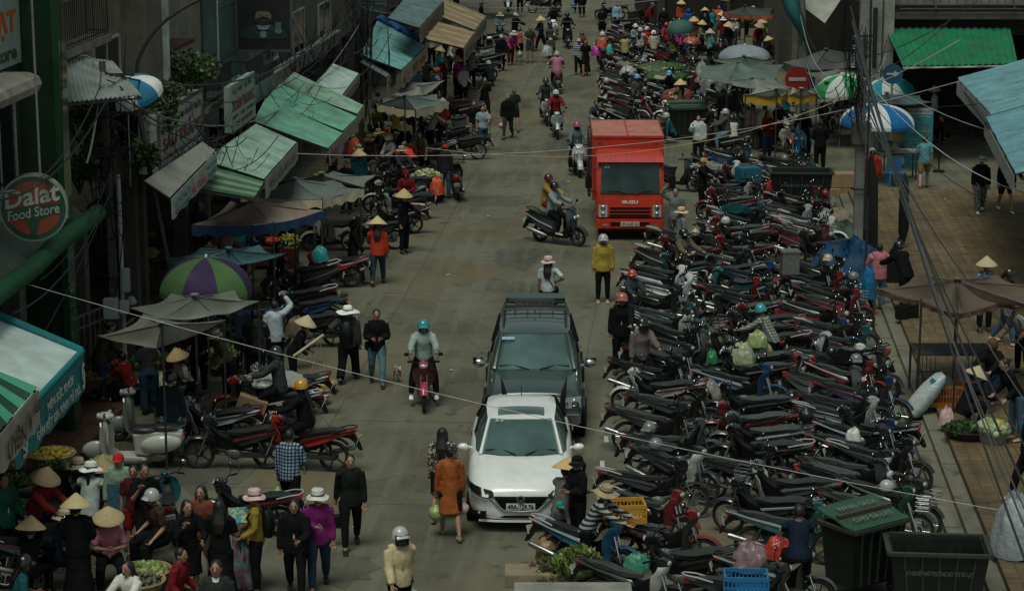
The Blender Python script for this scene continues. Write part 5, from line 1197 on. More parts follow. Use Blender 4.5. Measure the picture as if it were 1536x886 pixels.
B = GB(638, 67, -9.0); D = GA(566, 30, ABof(B)[0]); m = M(); m.tube([B.lerp(D, i / 14) + Vector((0, .1, .08 + .06 * sin(i * 2.1))) for i in range(15)], [.12 + .04 * sin(i * 1.7) for i in range(15)], 8); single('tarp_bundle', m, TARP, 'wrinkled royal blue tarp bundled on the edge of the sky blue awning', 'tarp', (.012, .08, .26), smooth=True)
aw('grey blue sheet awning with green lip and fascia', (582, 27), (629, 41), (665, 1), (613, -9), -8.7, (.10, .17, .17), 14, fascia=.5, fcol=(.25, .2, .13), words=[('CÀ PHÊ', .1, .75, .2, .8, (.2, .1, .05))])
aw('tan striped corrugated awning, lower and nearer one', (628, 56), (695, 72), (712, 48), (653, 32), -8.3, (.33, .245, .14), 14, col2=(.25, .17, .085), fascia=.55, fcol=(.28, .27, .22), words=[('MÂY TRE LÁ', .08, .92, .25, .8, (.1, .09, .07))])
aw('tan striped corrugated awning, upper and farther one', (654, 22), (712, 45), (729, 24), (665, -3), -8.3, (.33, .25, .145), 16, col2=(.24, .165, .085), fascia=.5, fcol=(.30, .29, .24), words=[('HOA TƯƠI', .1, .9, .2, .75, (.12, .1, .07))])
# white sheet roofs between the green store and the houses
A = AY(92, 78, 43.5); B = AY(98, 150, 41.0); awning('white corrugated roof sheet beside the green wall', AY(92, 80, 44), AY(100, 152, 41.5), AY(212, 142, 43), AY(170, 92, 46), (.36, .40, .37), 16, fascia=0, group='white roof sheets by the pole')
c = AY(190, 118, 45.5); parasol('blue and white parasol top folded behind the left pole', (c.x, c.y, c.z), .62, [(.02, .2, .34), 'white'], .35, 8, 20, (18, -15), z=c.z - 2.2)
# ---------------------------------------------------------------- shop sign boards
def board(label, P4, col, words, th=.16, frame=None):
    """P4: near-bottom, far-bottom, far-top, near-top on a vertical plane"""
    r = thing('sign_board', label, 'sign', group=None); P4 = [Vector(p) for p in P4]; u = (P4[1] - P4[0]); n = u.cross(up).normalized()
    m = M(); m.slab(P4, th, -n); part('board', m, BANN, r, col); L_ = u.length; H_ = (P4[3] - P4[0]).length; uu = u.normalized(); vv = (P4[3] - P4[0]).normalized()
    for (s, x0, x1, y0, y1, c_) in words:
        s_ = P4[0] + uu * x0 * L_ + vv * y0 * H_ ; text(s, s_, uu, vv, (x1 - x0) * L_, (y1 - y0) * H_, c_, r, .02, lift=.015)
    m = M(); [m.bar(P4[i] - n * .0, P4[(i + 1) % 4], .06) for i in range(4)]; part('frame', m, CABLE, r, frame or 'dgrey'); rebase(r); return r
def VP(px, py, b, a=None): return GB(px, py, b)
n0 = GB(240, 262, -11.3); f0 = GB(305, 178, -11.3); hN = 1.55
board('white shop board with big dark red letters on the jam shop', [n0, Vector((f0.x, f0.y, n0.z)), Vector((f0.x, f0.y, n0.z + 1.28)), n0 + Vector((0, 0, 1.28))], (.40, .42, .38), [('CƠ SỞ SẢN XUẤT MỨT', .16, .95, .74, .90, (.05, .05, .05)), ('SÁU TRẮNG', .08, .97, .34, .68, (.22, .03, .03)), ('CHUYÊN SẢN XUẤT CÁC LOẠI MỨT', .05, .97, .17, .27, (.12, .03, .09)), ('ĐẶC SẢN ĐÀ LẠT - ĐT 0633.820', .05, .97, .04, .13, (.05, .05, .05))], th=.45)
n0 = AY(348, 202, 55.6); f0 = n0 + (GB(382, 175, -11.2) - GB(348, 202, -11.2)).normalized() * 1.5
n0 = GB(347, 200, -10.9); f0 = GB(382, 180, -10.9)
board('small white and green framed board with dark red letters', [n0, Vector((f0.x, f0.y, n0.z + .02)), Vector((f0.x, f0.y, n0.z + 1.12)), n0 + Vector((0, 0, 1.10))], (.38, .42, .38), [('CƠ SỞ', .1, .9, .80, .94, (.03, .09, .07)), ('TOÀN TRANG', .06, .96, .42, .72, (.3, .04, .03)), ('MỨT - TRÀ - RƯỢU', .08, .94, .24, .36, (.05, .05, .05)), ('ĐT: 0633.822', .2, .9, .08, .18, (.25, .04, .03))], frame=(.22, .32, .27))
n0 = AY(541, 8, 84); board('small dark green street sign plate high on the left', [AY(536, 14, 84), AY(577, 14, 84), AY(577, 2, 84), AY(536, 2, 84)], (.01, .08, .06), [('SIÊU THỊ MINI', .05, .95, .55, .85, (.3, .35, .3)), ('ĐÀ LẠT', .1, .6, .12, .4, (.3, .35, .3))], th=.05)
# ---------------------------------------------------------------- tents
def tn(label, ap, cs, z, az, col, **k):
    return tent(label[0], label[1], G(*ap, az), [G(*c, z) for c in cs], col, **k)
gl = 'market tents on the left'
tn(('market_tent', 'grey cloth tent with round centre patch, nearest on the left'), (243, 484), [(146, 503), (234, 521), (339, 480), (215, 471)], 2.35, 2.75, (.13, .13, .105), group=gl, posts=(2,))
tn(('market_tent', 'grey cloth tent with pink underside at its right corner'), (292, 443), [(195, 461), (240, 478), (325, 472), (391, 451), (352, 435), (257, 439)], 2.35, 2.7, (.125, .13, .11), group=gl, posts=(3,))
tn(('market_tent', 'dark teal tarp tent behind the purple and green parasol'), (343, 373), [(246, 387), (266, 398), (366, 395), (428, 379), (390, 367), (300, 371)], 2.3, 2.6, (.03, .09, .10), group=gl)
tn(('market_tent', 'brown and grey tent with blue valance'), (377, 302), [(288, 337), (411, 334), (486, 315), (450, 300), (345, 301)], 2.35, 2.75, (.17, .13, .105), fringe=(.02, .06, .14), fh=.22, group=gl, posts=(1,))
tn(('market_tent', 'big slate green tent with cream valance'), (441, 268), [(362, 292), (484, 299), (545, 283), (510, 270), (380, 276)], 2.35, 2.75, (.10, .12, .11), fringe='cream', fh=.2, group=gl, posts=(1, 2))
tn(('market_tent', 'low grey tent behind the big slate green tent'), (482, 260), [(445, 268), (548, 279), (564, 262), (500, 256)], 2.3, 2.55, (.12, .125, .11), group=gl)
tn(('market_tent', 'slate tent with scalloped cream valance left of the road'), (607, 143), [(566, 155), (624, 165), (672, 152), (655, 141), (575, 146)], 2.35, 2.75, (.10, .125, .115), fringe='cream', fh=.22, group=gl, posts=(1, 2))
tn(('market_tent', 'flat grey brown tarp stretched behind the slate tent'), (628, 128), [(588, 143), (640, 141), (667, 120), (605, 121)], 2.5, 2.65, (.14, .14, .12), group=gl)
c = G(309, 386, 2.85); parasol('purple and green beach parasol', c, .93, ['green' if False else (.065, .14, .045), (.03, .015, .065)], .62, 8, 22, (3, 2))
# ---------------------------------------------------------------- poles, lamp, wires nest
def upole(label, base, top, w0, w1, col, n=4, parts=()):
    base = Vector(base); top = Vector(top); r = thing('utility_pole', label, 'pole', base); m = M(); m.tube([(0, 0, 0), top - base], [w0 * .7, w1 * .7], n, ref=(1, 1, 0)); part('shaft', m, CONC, r, col, bev=.01 if n == 4 else 0, smooth=True); return r
pb = GG(178, 575); pt = AY(153, 92, pb.y); rp = upole('concrete power pole on the left wrapped in cables with meter boxes', pb, pt, .17, .12, (.13, .12, .10))
for k in range(6): m = M(); z = 2.2 + k * .8; m.torus((-.07 * z / 3 * .5, 0, z), .17, .02, 14, 5, 'z'); part('cable_band', m, CABLE, rp, 'black')
for (px, py, w, h, c) in ((167, 462, .30, .42, (.42, .46, .44)), (187, 460, .18, .28, (.36, .4, .38)), (189, 420, .16, .48, (.26, .3, .28))):
    q = AY(px, py, pb.y - .25) - pb; m = M(); m.box(q.x - w / 2, q.x + w / 2, q.y - .1, q.y + .06, q.z - h / 2, q.z + h / 2); part('meter_box', m, PLAS, rp, c, bev=.02)
m = M(); q = AY(182, 350, pb.y) - pb; m.tube([q + Vector((0, -.12, -2.6)), q + Vector((0, -.12, 1.2))], .045, 8); part('conduit', m, PLAS, rp, (.36, .38, .35), smooth=True)
m = M(); q = AY(170, 134, pb.y) - pb; m.box(q.x - .1, q.x + .18, -.3, -.1, q.z - .14, q.z + .14); part('junction_box', m, PLAS, rp, (.2, .2, .17), bev=.01)
m = M(); [m.bar((-.35, -.1, pt.z - pb.z - zz), (.55, -.1, pt.z - pb.z - zz), .05) for zz in (.25, 1.0, 1.7)]; part('cross_arm', m, DSTEEL, rp)
m = M(); q = AY(126, 98, pb.y) - pb; m.torus(q, .19, .014, 26, 5, 'y'); part('cable_coil', m, CABLE, rp, (.3, .3, .28))
# curved street lamp
lb = W(46.5, -10.6, .12); rl = thing('street_lamp', 'tall curved dark street lamp arching over the left shops', 'street lamp', lb); zt = AY(205, 140, lb.y).z
pts = [(0, 0, 0), AY(206, 160, lb.y) - lb, AY(206, 95, lb.y) - lb, AY(222, 50, lb.y) - lb, AY(245, 20, lb.y) - lb, AY(285, 0, lb.y) - lb, AY(330, -14, lb.y) - lb]
pv = [Vector(q) for q in pts]; P9 = [pv[0]] + [pv[1].lerp(pv[2], t) for t in (0, .5)] + [(pv[2] * (1 - t) ** 3 + pv[3] * 3 * t * (1 - t) ** 2 + pv[4] * 3 * t * t * (1 - t) + pv[6] * t ** 3) for t in (0, .1, .2, .3, .45, .6, .75, .9, 1)]; pts = P9
m = M(); m.tube(pts, [.07] + [.05] * 2 + [.04] * 9, 10); part('post', m, DSTEEL, rl, smooth=True); m = M(); q = Vector(pts[-1]); m.ell(q + Vector((.2, 0, -.02)), .3, .1, .06, 10, 6); part('lamp_head', m, STEEL, rl, smooth=True)
rr = random.Random(12)
def nest(label, c, R, n, sq=(1, 1, 1), r=.011):
    m = M()
    for i in range(int(n * 1.3)):
        a, b = [Vector(c) + Vector((rr.gauss(0, .6) * R * sq[0], rr.gauss(0, .6) * R * sq[1], rr.gauss(0, .6) * R * sq[2])) for _ in (0, 1)]; sg = rr.uniform(.05, .6) * (a - b).length
        m.tube([a.lerp(b, k / 9) - Vector((0, 0, sg * 4 * (k / 9) * (1 - k / 9))) for k in range(10)], r * rr.uniform(.5, 1), 4)
    return single('cable_tangle', m, CABLE, label, 'cables', 'black', smooth=True)
nest('tangle of black cables on the left pole', AY(165, 270, pb.y - .2), 1.0, 46, (.5, .5, 1.3)); nest('tangle of cables above the jam shop board', AY(300, 205, 50), 1.0, 30, (1, 1, .5)); nest('thick tangle of black cables beside the billboard', AY(470, 85, 70), 1.9, 60, (1, 1.4, .8), .014); nest('black cable bundle hanging before the sky blue awning', AY(541, 60, 72), 1.2, 44, (.35, .6, 1.9), .016); nest('loose cables over the green awnings', AY(420, 140, 60), 1.2, 9, (1.2, 1, .5), .009)
pb2 = W(72, -10.4); upole('dark cable-wrapped pole before the sky blue awning', pb2, AY(537, -30, pb2.y), .15, .13, (.05, .05, .045))
# plants on the left
def plant(label, c, R, n, ps, cols, seed, cat='plant', name='balcony_plant', pot=True, sq=.7):
    r = thing(name, label, cat, c); m = M(); q = random.Random(seed); ms = [mat('leaf_%s_%d' % (name, i), k, rough=.6, var=.35, vs=3) for i, k in enumerate(cols)]
    for k in range(6): o = Vector((q.uniform(-.6, .6) * R, q.uniform(-.6, .6) * R, R * .8 + q.uniform(-.3, .5) * R)); tree_crown(m, o, R * .55, n // 6, ps, q, sq)
    part('foliage', m, ms, r); m = M()
    for k in range(5): a = q.uniform(0, 6); m.tube([(0, 0, 0), (R * .3 * cos(a), R * .3 * sin(a), R * .6), (R * .6 * cos(a), R * .6 * sin(a), R * 1.1)], [.03, .02, .008], 5)
    part('stem', m, BARK, r)
    if pot: m = M(); m.lathe([(.001, -.35), (.13, -.35), (.18, 0), (.16, 0)], 14); part('pot', m, PLAS, r, 'brown', smooth=True)
    return r
gcs = [(.035, .07, .02), (.07, .10, .03)]
for i, (px, py, Y, R, lb_) in enumerate([(275, 130, 52, .75, 'leafy shrub on the balcony below the red flowers'), (240, 160, 50, .7, 'leafy shrub beside the curved lamp post'), (225, 195, 49, .65, 'dark climbing plant left of the jam shop board'), (130, 215, 45, .7, 'dark creeper on the wall beside the green building'), (120, 270, 44.5, .6, 'dark creeper hanging low beside the left pole'), (300, 108, 55, .5, 'yellowish shrub against the blue grey house'), (205, 240, 47, .55, 'dark creeper behind the left pole')]):
    plant(lb_, AY(px, py + 20, Y), R, 620, .13, gcs, i + 3, pot=i in (0, 5))
plant('red flowers in a pot on the balcony rail', AY(250, 92, 54.3), .33, 200, .11, [(.26, .02, .02), (.16, .015, .02)], 40, 'flowers', 'flower_pot')
# ---------------------------------------------------------------- stalls and goods on the left
def stall(label, p, L_, Wd, h, col, rz=0, group='stall tables on the left', cloth=None):
    p = Vector((p[0], p[1], gz(p))); r = thing('stall_table', label, 'table', p, rz, group); m = M(); m.box(-L_ / 2, L_ / 2, -Wd / 2, Wd / 2, h - .04, h); part('top', m, WOOD, r, col, bev=.004)
    for x in (-1, 1):
        for y in (-1, 1): m = M(); m.bar((x * (L_ / 2 - .05), y * (Wd / 2 - .05), 0), (x * (L_ / 2 - .05), y * (Wd / 2 - .05), h - .042), .04); part('leg', m, DSTEEL, r)
    if cloth: m = M(); m.shell(lambda u, v: (-L_ / 2 - .01 + (L_ + .02) * v, -Wd / 2 - .012 - .02 * sin(v * 20) * u, h - (h - .1) * u), 3, 30, .006); part('skirt', m, TARP, r, cloth)
    return r
prod = [('round', 'red', .045), ('round', 'orange', .045), ('greens', [(.05, .12, .02), (.1, .2, .04)], .07), ('round', [(.3, .34, .1), (.12, .2, .04)], .05), ('cabbage', [(.3, .38, .22), (.4, .44, .3)], .08), ('long', [(.45, .3, .03), (.3, .3, .05)], .07), ('flowers', [(.4, .04, .1), (.5, .4, .1)], .04), ('round', [(.12, .02, .06), (.2, .12, .1)], .035)]
rr = random.Random(21)
names = {'red': 'red tomatoes', 'orange': 'orange carrots'}
k = 0; NMS = ['red tomatoes', 'orange fruit', 'leafy greens', 'green fruit', 'pale cabbages', 'yellow roots', 'cut flowers', 'dark plums']
for (px, py) in [(225, 395), (262, 400), (200, 420), (240, 440), (330, 330), (365, 345), (400, 350), (440, 340), (455, 365), (350, 400), (410, 400), (470, 320), (505, 300), (520, 260), (545, 235), (560, 215), (215, 585), (250, 570), (330, 520), (350, 505), (590, 235), (575, 200), (640, 130), (655, 115), (600, 180), (680, 105)]:
    p = GG(px, py); kd = prod[(k * 3 + 1) % len(prod)]; nm = ['red tomatoes', 'orange fruit', 'leafy greens', 'green fruit', 'pale cabbages', 'yellow roots', 'cut flowers', 'dark plums'][(k * 3 + 1) % 8]
    z = gz(p); od = ordn(26 - k)
    if k % 2 == 0: stall('wooden stall table, %s from the far end of the left market' % od, p, 1.3, .8, .55, (.10, .07, .05), rr.uniform(-.3, .3), cloth=rr.choice([(.02, .06, .12), (.12, .03, .03), (.1, .1, .08), None])); z += .56
    for j in range(3 if k % 2 == 0 else 1):
        on = ('on the %s stall table from the far end' % od) if k % 2 == 0 else ('on the ground beside the %s left market table' % ordn(26 - k))
        cyl_basket('%s basket of %s %s' % (('left', 'middle', 'right')[j] if k % 2 == 0 else 'small', nm, on), p + Vector((-.42 + .42 * j, rr.uniform(-.1, .1), 0)) if k % 2 == 0 else p, .2, .14, rr.choice(['tan', 'brown', 'teal', 'dred']), kd[0], kd[1], z=z, ps=kd[2], n=60)
        q_ = rr.randrange(8); kd = prod[q_]; nm = NMS[q_]
    k += 1
hatchback((G(781, 783, .2).x, 35.05, 0), -90.4)
suv((.40, 40.05, 0), -90.9)
truck((3.17, 59.95, 0), -90.7)
# ---------------------------------------------------------------- people on the road, left of centre and near
K = 'black'
def pp(x, y, label, yaw=0, pose='stand', arms='down', top=('long', 'grey'), bot=('trousers', 'black'), **k): return person(GG(x, y), label, yaw, pose, arms, top, bot, **k)
def rider(x, y, phi, bcol, kind, blabel, label, seat=.78, pose='ride', arms='bars', off=-.22, trim='silver', shield=None, **k):
    p = GG(x, y); b = bike(p, phi, bcol, kind, blabel, trim=trim, shield=shield, lean=0); a = radians(phi)
    q = p + Vector((cos(a), sin(a), 0)) * off; k.setdefault('hat', ('helmet', 'charcoal'))
    return person(q, label, phi + 90, pose, arms, seat=seat, **k)
pp(600, 948, 'woman in cream blazer and silver helmet carrying a white bag', 25, 'walk', 'swingf/swingb', ('jacket', (.55, .45, .27)), hat=('helmet', 'silver', 1), hair='short', inner=(.14, .16, .16), extra=[('bagR', 'white', .1, 'white carrier bag held by the woman in the cream blazer')])
pp(527, 822, 'woman all in black with ponytail walking with a black handbag', 8, 'walk', 'swingb/down', ('long', (.014, .017, .014)), ('leggings', K), hair='tail', extra=[('handbag', K, 0, 'black handbag held by the walking woman all in black')])
pp(676, 806, 'woman in rust orange knit dress seen from behind', 188, 'walk2', 'down/down', ('dress', (.30, .085, .025), STRI((.3, .08, .02)) if False else CLOTH), ('shorts', K), hair='bun', shoes='tan', H=1.56, extra=[('sackR', (.28, .34, .12), .13, 'green cabbage bag held by the woman in the orange dress'), ('bagL', 'lpink', .09, 'pink plastic bag held by the woman in the orange dress')])
pp(664, 778, 'woman in dark floral dress in front of the orange dress woman', 172, 'walk', 'fold/down', ('dress', (.06, .05, .045), FLOR((.5, .4, .33))), ('shorts', K), hair='long', shoes='tan', H=1.6)
pp(436, 783, 'woman in blue and white gingham shirt and black shorts from behind', 165, 'walk2', 'front/down', ('shirt', (.28, .36, .42), PLAID((.02, .04, .09))), ('shorts', K), hair='short', H=1.62, extra=[('sackR', (.2, .32, .1), .1, 'green vegetable bag held by the gingham shirt woman')])
pp(479, 882, 'woman in magenta sweater and white sun hat arm in arm', 6, 'walk', 'cross/down', ('long', (.17, .02, .12)), ('jeans', 'djeans'), hat=('sun', 'offwhite', .17), hair='tail')
pp(444, 893, 'long-haired woman in black jacket and pale top beside magenta sweater', 0, 'walk2', 'down/fold', ('jacket', K), ('jeans', K), hair='long', inner='lpink', H=1.55)
pp(386, 888, 'woman in mustard top and floral sun hat with backpack facing left', -85, 'stand', 'carry/carry', ('long', 'mustard'), hat=('sun', 'lpink', .17), hair='short', extra=[('backpack', K, 'black backpack on the woman in the mustard top')])
pp(523, 572, 'woman in grey jacket and wide white sun hat from behind', 172, 'walk', 'down/hip', ('jacket', (.05, .055, .05)), ('wide', K), hat=('sun', 'white', .24), hair='short', extra=[('backpack', (.08, .08, .07), 'small grey backpack on the woman in the wide white hat')])
pp(566, 577, 'woman in black tee shirt and torn jeans, hands together', 4, 'walk2', 'front', ('shirt', K), ('jeans', 'ljeans'), hair='short', H=1.62, extra=[('sling', K, 'black shoulder bag on the woman in torn jeans')])
pp(567, 427, 'woman in red jacket and conical hat walking away', 178, 'walk', 'down/fold', ('jacket', (.42, .045, .02)), ('jeans', 'djeans'), hat=('cone', 'straw', 12), hair='long', H=1.62)
pp(606, 380, 'person in black clothes and conical hat beside goods bike', 60, 'stand', 'down/reach', ('long', K), hat=('cone', (.5, .36, .16)), hair='short')
pp(904, 454, 'woman in mustard cardigan, white helmet and purple mask standing in the road', 2, 'stand', 'down', ('jacket', (.36, .26, .05)), ('leggings', K), hat=('helmet', 'lgrey'), mask=(.3, .05, .25), inner=(.36, .22, .02), shoes='tan', H=1.62)
pp(822, 490, 'woman in pale pink hat and white tee with hand on hip', 168, 'stand', 'hip/down', ('tee', (.46, .52, .54)), ('skirt', K), hat=('sun', 'lpink', .17), hair='long', H=1.6, extra=[('sling', K, 'thin black strap bag on the woman in the pale pink hat')])
rider(636, 606, -88, (.42, .03, .10), 'wave', 'pink and black scooter coming down the middle of the road', 'woman in pale grey jacket and teal helmet riding the pink scooter', pose='ridefoot', top=('jacket', (.26, .33, .31)), bot=('trousers', K), hat=('helmet', 'teal'), hair='long', mask='grey', shoes='white', inner=None, shield=(.1, .012, .02))
rider(838, 366, -34, (.03, .04, .05), 'scooter', 'black scooter with blue grey front turning in the road', 'man in white and navy jacket and black helmet steering the scooter', top=('jacket', (.2, .24, .25)), bot=('trousers', K), hat=('helmet', K), shoes='lgrey', inner=None)
person(GG(819, 356), 'passenger in mustard jacket and dark red helmet behind the rider', 58, 'ride', 'reach', ('jacket', 'mustard'), ('trousers', 'dred'), hat=('helmet', 'maroon'), seat=.86, shoes='brown')
rider(866, 262, -85, 'silver', 'scooter', 'white and silver scooter beside the truck mirror', 'rider in denim jacket and pink helmet with foot on the road', pose='ridefoot', top=('jacket', (.09, .13, .14)), bot=('trousers', K), hat=('helmet', (.35, .06, .14)), mask=K, hair='long')
rider(834, 206, -87, (.5, .52, .52), 'wave', 'white motorbike ridden by the red jacket rider', 'rider in dark red jacket and silver helmet on the white motorbike', top=('jacket', 'dred'), hat=('helmet', 'silver'), hair='long')
rider(819, 186, -88, 'charcoal', 'wave', 'black motorbike just behind the red jacket rider', 'rider in dark shirt and black helmet behind the red jacket rider', top=('shirt', (.03, .04, .04)), hat=('helmet', (.01, .05, .04)))
rider(835, 138, 92, 'charcoal', 'scooter', 'black scooter with white plate riding away up the road', 'rider in pink hooded jacket and white helmet riding away', top=('puffer', (.45, .18, .26)), hat=('helmet', 'lgrey'))
rider(903, 104, 92, K, 'scooter', 'black scooter loaded with coloured bags riding away', 'rider in grey jacket carrying bright buckets and bags', top=('jacket', 'grey'), hat=('helmet', 'offwhite'))
rider(825, 88, -88, (.15, .17, .16), 'wave', 'grey motorbike with a white bag on its side', 'rider in grey jacket between the walkers and the white scooter', top=('jacket', (.08, .09, .085)), hat=('helmet', K))
rider(830, 60, -92, 'white', 'scooter', 'big white scooter coming forward at the far end', 'rider in black on the big white scooter', top=('jacket', K), hat=('helmet', K))
rider(851, 72, -88, 'charcoal', 'wave', 'black motorbike beside the big white scooter', 'rider in black with orange top on the far black motorbike', top=('jacket', K), inner='orange', hat=('helmet', K))
rider(836, 24, 92, K, 'wave', 'black motorbike at the top of the road riding away', 'rider in black at the top of the road', top=('jacket', K), hat=('helmet', K))
rider(762, 17, -90, 'white', 'scooter', 'white scooter parked at the top edge of the road', 'person in dark clothes sitting on the white scooter at the top', top=('long', K), hat=('helmet', 'charcoal'))
pp(711, 222, 'young man in black tee and white checked shorts', 5, 'stand', 'down/front', ('tee', K), ('shorts', 'lgrey', PLAID(K)), shoes='red', H=1.62)
pp(724, 227, 'woman in pale blue tee carrying a small child', 8, 'walk', 'down/fold', ('tee', (.26, .34, .36)), ('jeans', 'djeans'), hair='tail')
person(G(731, 226) , 'small child in pale clothes carried by the woman', 0, 'stool', 'fold', ('tee', 'lgrey'), ('shorts', 'dred'), H=.85, dz=.72, child=True)
pp(727, 181, 'man in black tee shirt with hand to his mouth', 12, 'walk2', 'face/down', ('tee', K), ('trousers', K), H=1.66)
pp(762, 208, 'woman in black hoodie with pink bag', -10, 'walk', 'down', ('jacket', K), ('leggings', (.03, .045, .04)), hat=('cap', 'grey'), inner=None, extra=[('bagL', 'pink', .1, 'pink plastic bag held by the woman in the black hoodie')])
pp(771, 197, 'person in grey cap and dark clothes behind the black hoodie', 8, 'walk2', 'down', ('tee', (.03, .035, .03)), ('shorts', K), hat=('cap', (.12, .13, .11)), H=1.6)
pp(868, 112, 'man in blue and white striped shirt walking on the road', -4, 'walk', 'down', ('long', (.42, .46, .48), STRI((.04, .07, .12))), ('trousers', K), hat=('cap', 'lgrey'), H=1.6)
pp(878, 114, 'woman in long black dress beside the striped shirt man', 4, 'walk', 'down', ('tee', K), ('long skirt', K), hair='long', H=1.6)
pp(873, 100, 'long-haired woman behind the striped shirt man', 0, 'stand', 'down', ('tank', 'brown'), ('trousers', K), hair='long')
pp(752, 107, 'man in dark jacket and sage shirt with flat cap', 4, 'walk', 'down', ('jacket', K), ('trousers', K), inner='sage', hat=('cap', 'lgrey'), H=1.64)
pp(766, 98, 'woman in magenta top and pale hat with bag', 30, 'lean', 'carry', ('long', (.36, .04, .2)), ('trousers', 'maroon'), hat=('sun', 'offwhite', .16), extra=[('bagR', 'sage', .14, 'pale green bag held by the woman in magenta')])
pp(779, 93, 'woman in coral tank top with dark shorts', -10, 'stand', 'down/fold', ('tank', (.4, .12, .09)), ('shorts', K), hair='long')
pp(795, 94, 'tall man in dark green tee and shorts', 5, 'stand', 'fold/down', ('tee', (.035, .045, .03)), ('shorts', (.05, .08, .07)), H=1.66)
pp(812, 77, 'person in conical hat carrying an orange sack', -60, 'walk', 'fold', ('long', 'navy'), ('trousers', K), hat=('cone', 'straw'), extra=[('sackL', (.55, .06, .02), .17, 'orange sack carried by the person in the conical hat')])
pp(750, 70, 'person in teal print blouse and round straw hat', 0, 'stand', 'front', ('long', 'jeans', FLOR('lgrey')), ('trousers', K), hat=('sun', 'straw', .2))
pp(772, 72, 'man in black suit reaching out beside the round straw hat', 60, 'walk', 'down/reach', ('jacket', K), ('trousers', K), inner=None, hat=('cap', 'offwhite'), H=1.7)
pp(737, 130, 'person sitting on the ground in black with white helmet', -150, 'squat', 'fold', ('jacket', (.02, .03, .035)), ('trousers', K), hat=('helmet', 'offwhite'))
pp(707, 134, 'person in grey vest and conical hat beside parked bikes', 160, 'stand', 'reach', ('shirt', (.16, .2, .18)), ('trousers', K), hat=('cone', 'straw'))
pp(780, 19, 'person in black at the top of the road', 0, 'stand', 'down', ('long', K), ('trousers', K))
pp(873, 26, 'person in black standing at the top right of the road', 180, 'walk', 'down', ('long', K), ('trousers', K))
pp(903, 62, 'man in black tee seen from behind by the far bikes', 178, 'stand', 'down', ('tee', K), ('shorts', K), H=1.66)
pp(797, 16, 'person bending at the top edge of the road', 90, 'bend', 'reach', ('long', K), ('trousers', K)); pp(866, 20, 'person with blue bag at the top edge of the road', 0, 'stand', 'down', ('long', 'dgrey'), ('trousers', K), extra=[('bagL', 'blue', .16, 'blue bag at the top edge of the road')])
pp(890, 192, 'person squatting behind the red truck in dark top', 20, 'squat', 'fold', ('tee', (.04, .06, .07)), ('trousers', 'ljeans'))
# ---- left market people
pp(258, 692, 'man in navy sweater and black helmet walking away on the left', 176, 'walk', 'down/down', ('long', (.015, .025, .032)), ('jeans', 'ljeans'), hat=('helmet', K), H=1.68)
rider(452, 705, 172, (.33, .02, .015), 'wave', 'red motorbike with spoked wheels carrying a yellow helmet rider', 'rider in black jacket and yellow helmet on the red motorbike', trim='black', top=('jacket', K), bot=('trousers', K), hat=('helmet', (.5, .27, .03)), hair='long', mask=K, off=-.1)
rider(405, 648, 170, 'charcoal', 'wave', 'dark motorbike with a cardboard box under its handlebar', 'rider in dark grey jacket reaching over his motorbike', top=('jacket', (.035, .045, .045)), hat=('helmet', 'charcoal'), arms='bars')
pp(385, 585, 'man in camouflage jacket with his back to the camera', 178, 'stand', 'fold', ('jacket', (.03, .035, .025), mat('cloth_camo', rough=.9, pat='camo', col2=(.008, .01, .01))), ('trousers', K), H=1.66)
pp(414, 566, 'man in white shirt raising one arm to his head', 200, 'stand', 'up/down', ('shirt', (.42, .48, .52)), ('trousers', K), H=1.62)
pp(440, 585, 'vendor in black with conical hat and shoulder pole', 90, 'lean', 'carry', ('long', K), ('trousers', K), hat=('cone', (.5, .42, .26)), H=1.5)
pp(183, 822, 'man in red cap and pale shirt over denim apron', -5, 'stand', 'down', ('jacket', 'sage'), ('jeans', K), hat=('cap', (.45, .03, .03)), inner=(.06, .15, .2), H=1.56, extra=[('apron', (.05, .13, .17))])
pp(220, 838, 'curly haired woman in black sports shirt with number', 25, 'walk', 'face/front', ('tee', K), ('trousers', K), hair='short', H=1.6, extra=[('number',)])
pp(205, 835, 'person in shorts standing between red cap and black shirt', 0, 'stand', 'down', ('tee', 'maroon'), ('shorts', 'dred'), H=1.5)
pp(136, 822, 'vendor in pale blouse and big white cloth hat', 170, 'stool', 'reach', ('shirt', (.40, .46, .42)), ('trousers', K), hat=('sun', 'white', .19), hair='tail', seat=.52)
pp(116, 785, 'seller in dark blouse and beige hat behind the big white hat', 30, 'stool', 'carry', ('shirt', 'dbrown'), ('trousers', K), hat=('sun', 'cream', .2), seat=.3)
pp(150, 792, 'person in black with conical hat beside the white scooter wheel', 180, 'squat', 'reach', ('long', K), ('trousers', K), hat=('cone', (.42, .3, .16), -14))
pp(120, 905, 'person in long black coat and conical hat at bottom left', 180, 'stand', 'front', ('jacket', K), ('long skirt', K), hat=('cone', (.52, .4, .2), 10), H=1.58)
pp(166, 872, 'vendor in pink tee and conical hat squatting with arms crossed', 12, 'stool', 'cross', ('tee', (.5, .17, .22)), ('trousers', K), hat=('cone', (.5, .38, .2), 10), seat=.3)
pp(52, 850, 'person in dark red jacket and conical hat at the stall', 60, 'lean', 'reach', ('jacket', (.16, .02, .015)), ('trousers', K), hat=('cone', (.3, .21, .12), 8), H=1.62)
pp(12, 860, 'person in green jacket at the far left edge', 40, 'stand', 'down/carry', ('jacket', (.015, .08, .05)), ('trousers', K), hair='long')
pp(285, 905, 'woman with long black hair in black dress holding her phone', 30, 'stand', 'face/fold', ('dress', K), ('shorts', K), hair='long', H=1.6)
pp(306, 880, 'woman with long hair in brown top facing the camera', -12, 'stand', 'face/front', ('top', (.16, .05, .03)), ('shorts', 'brown'), hair='long', H=1.6)
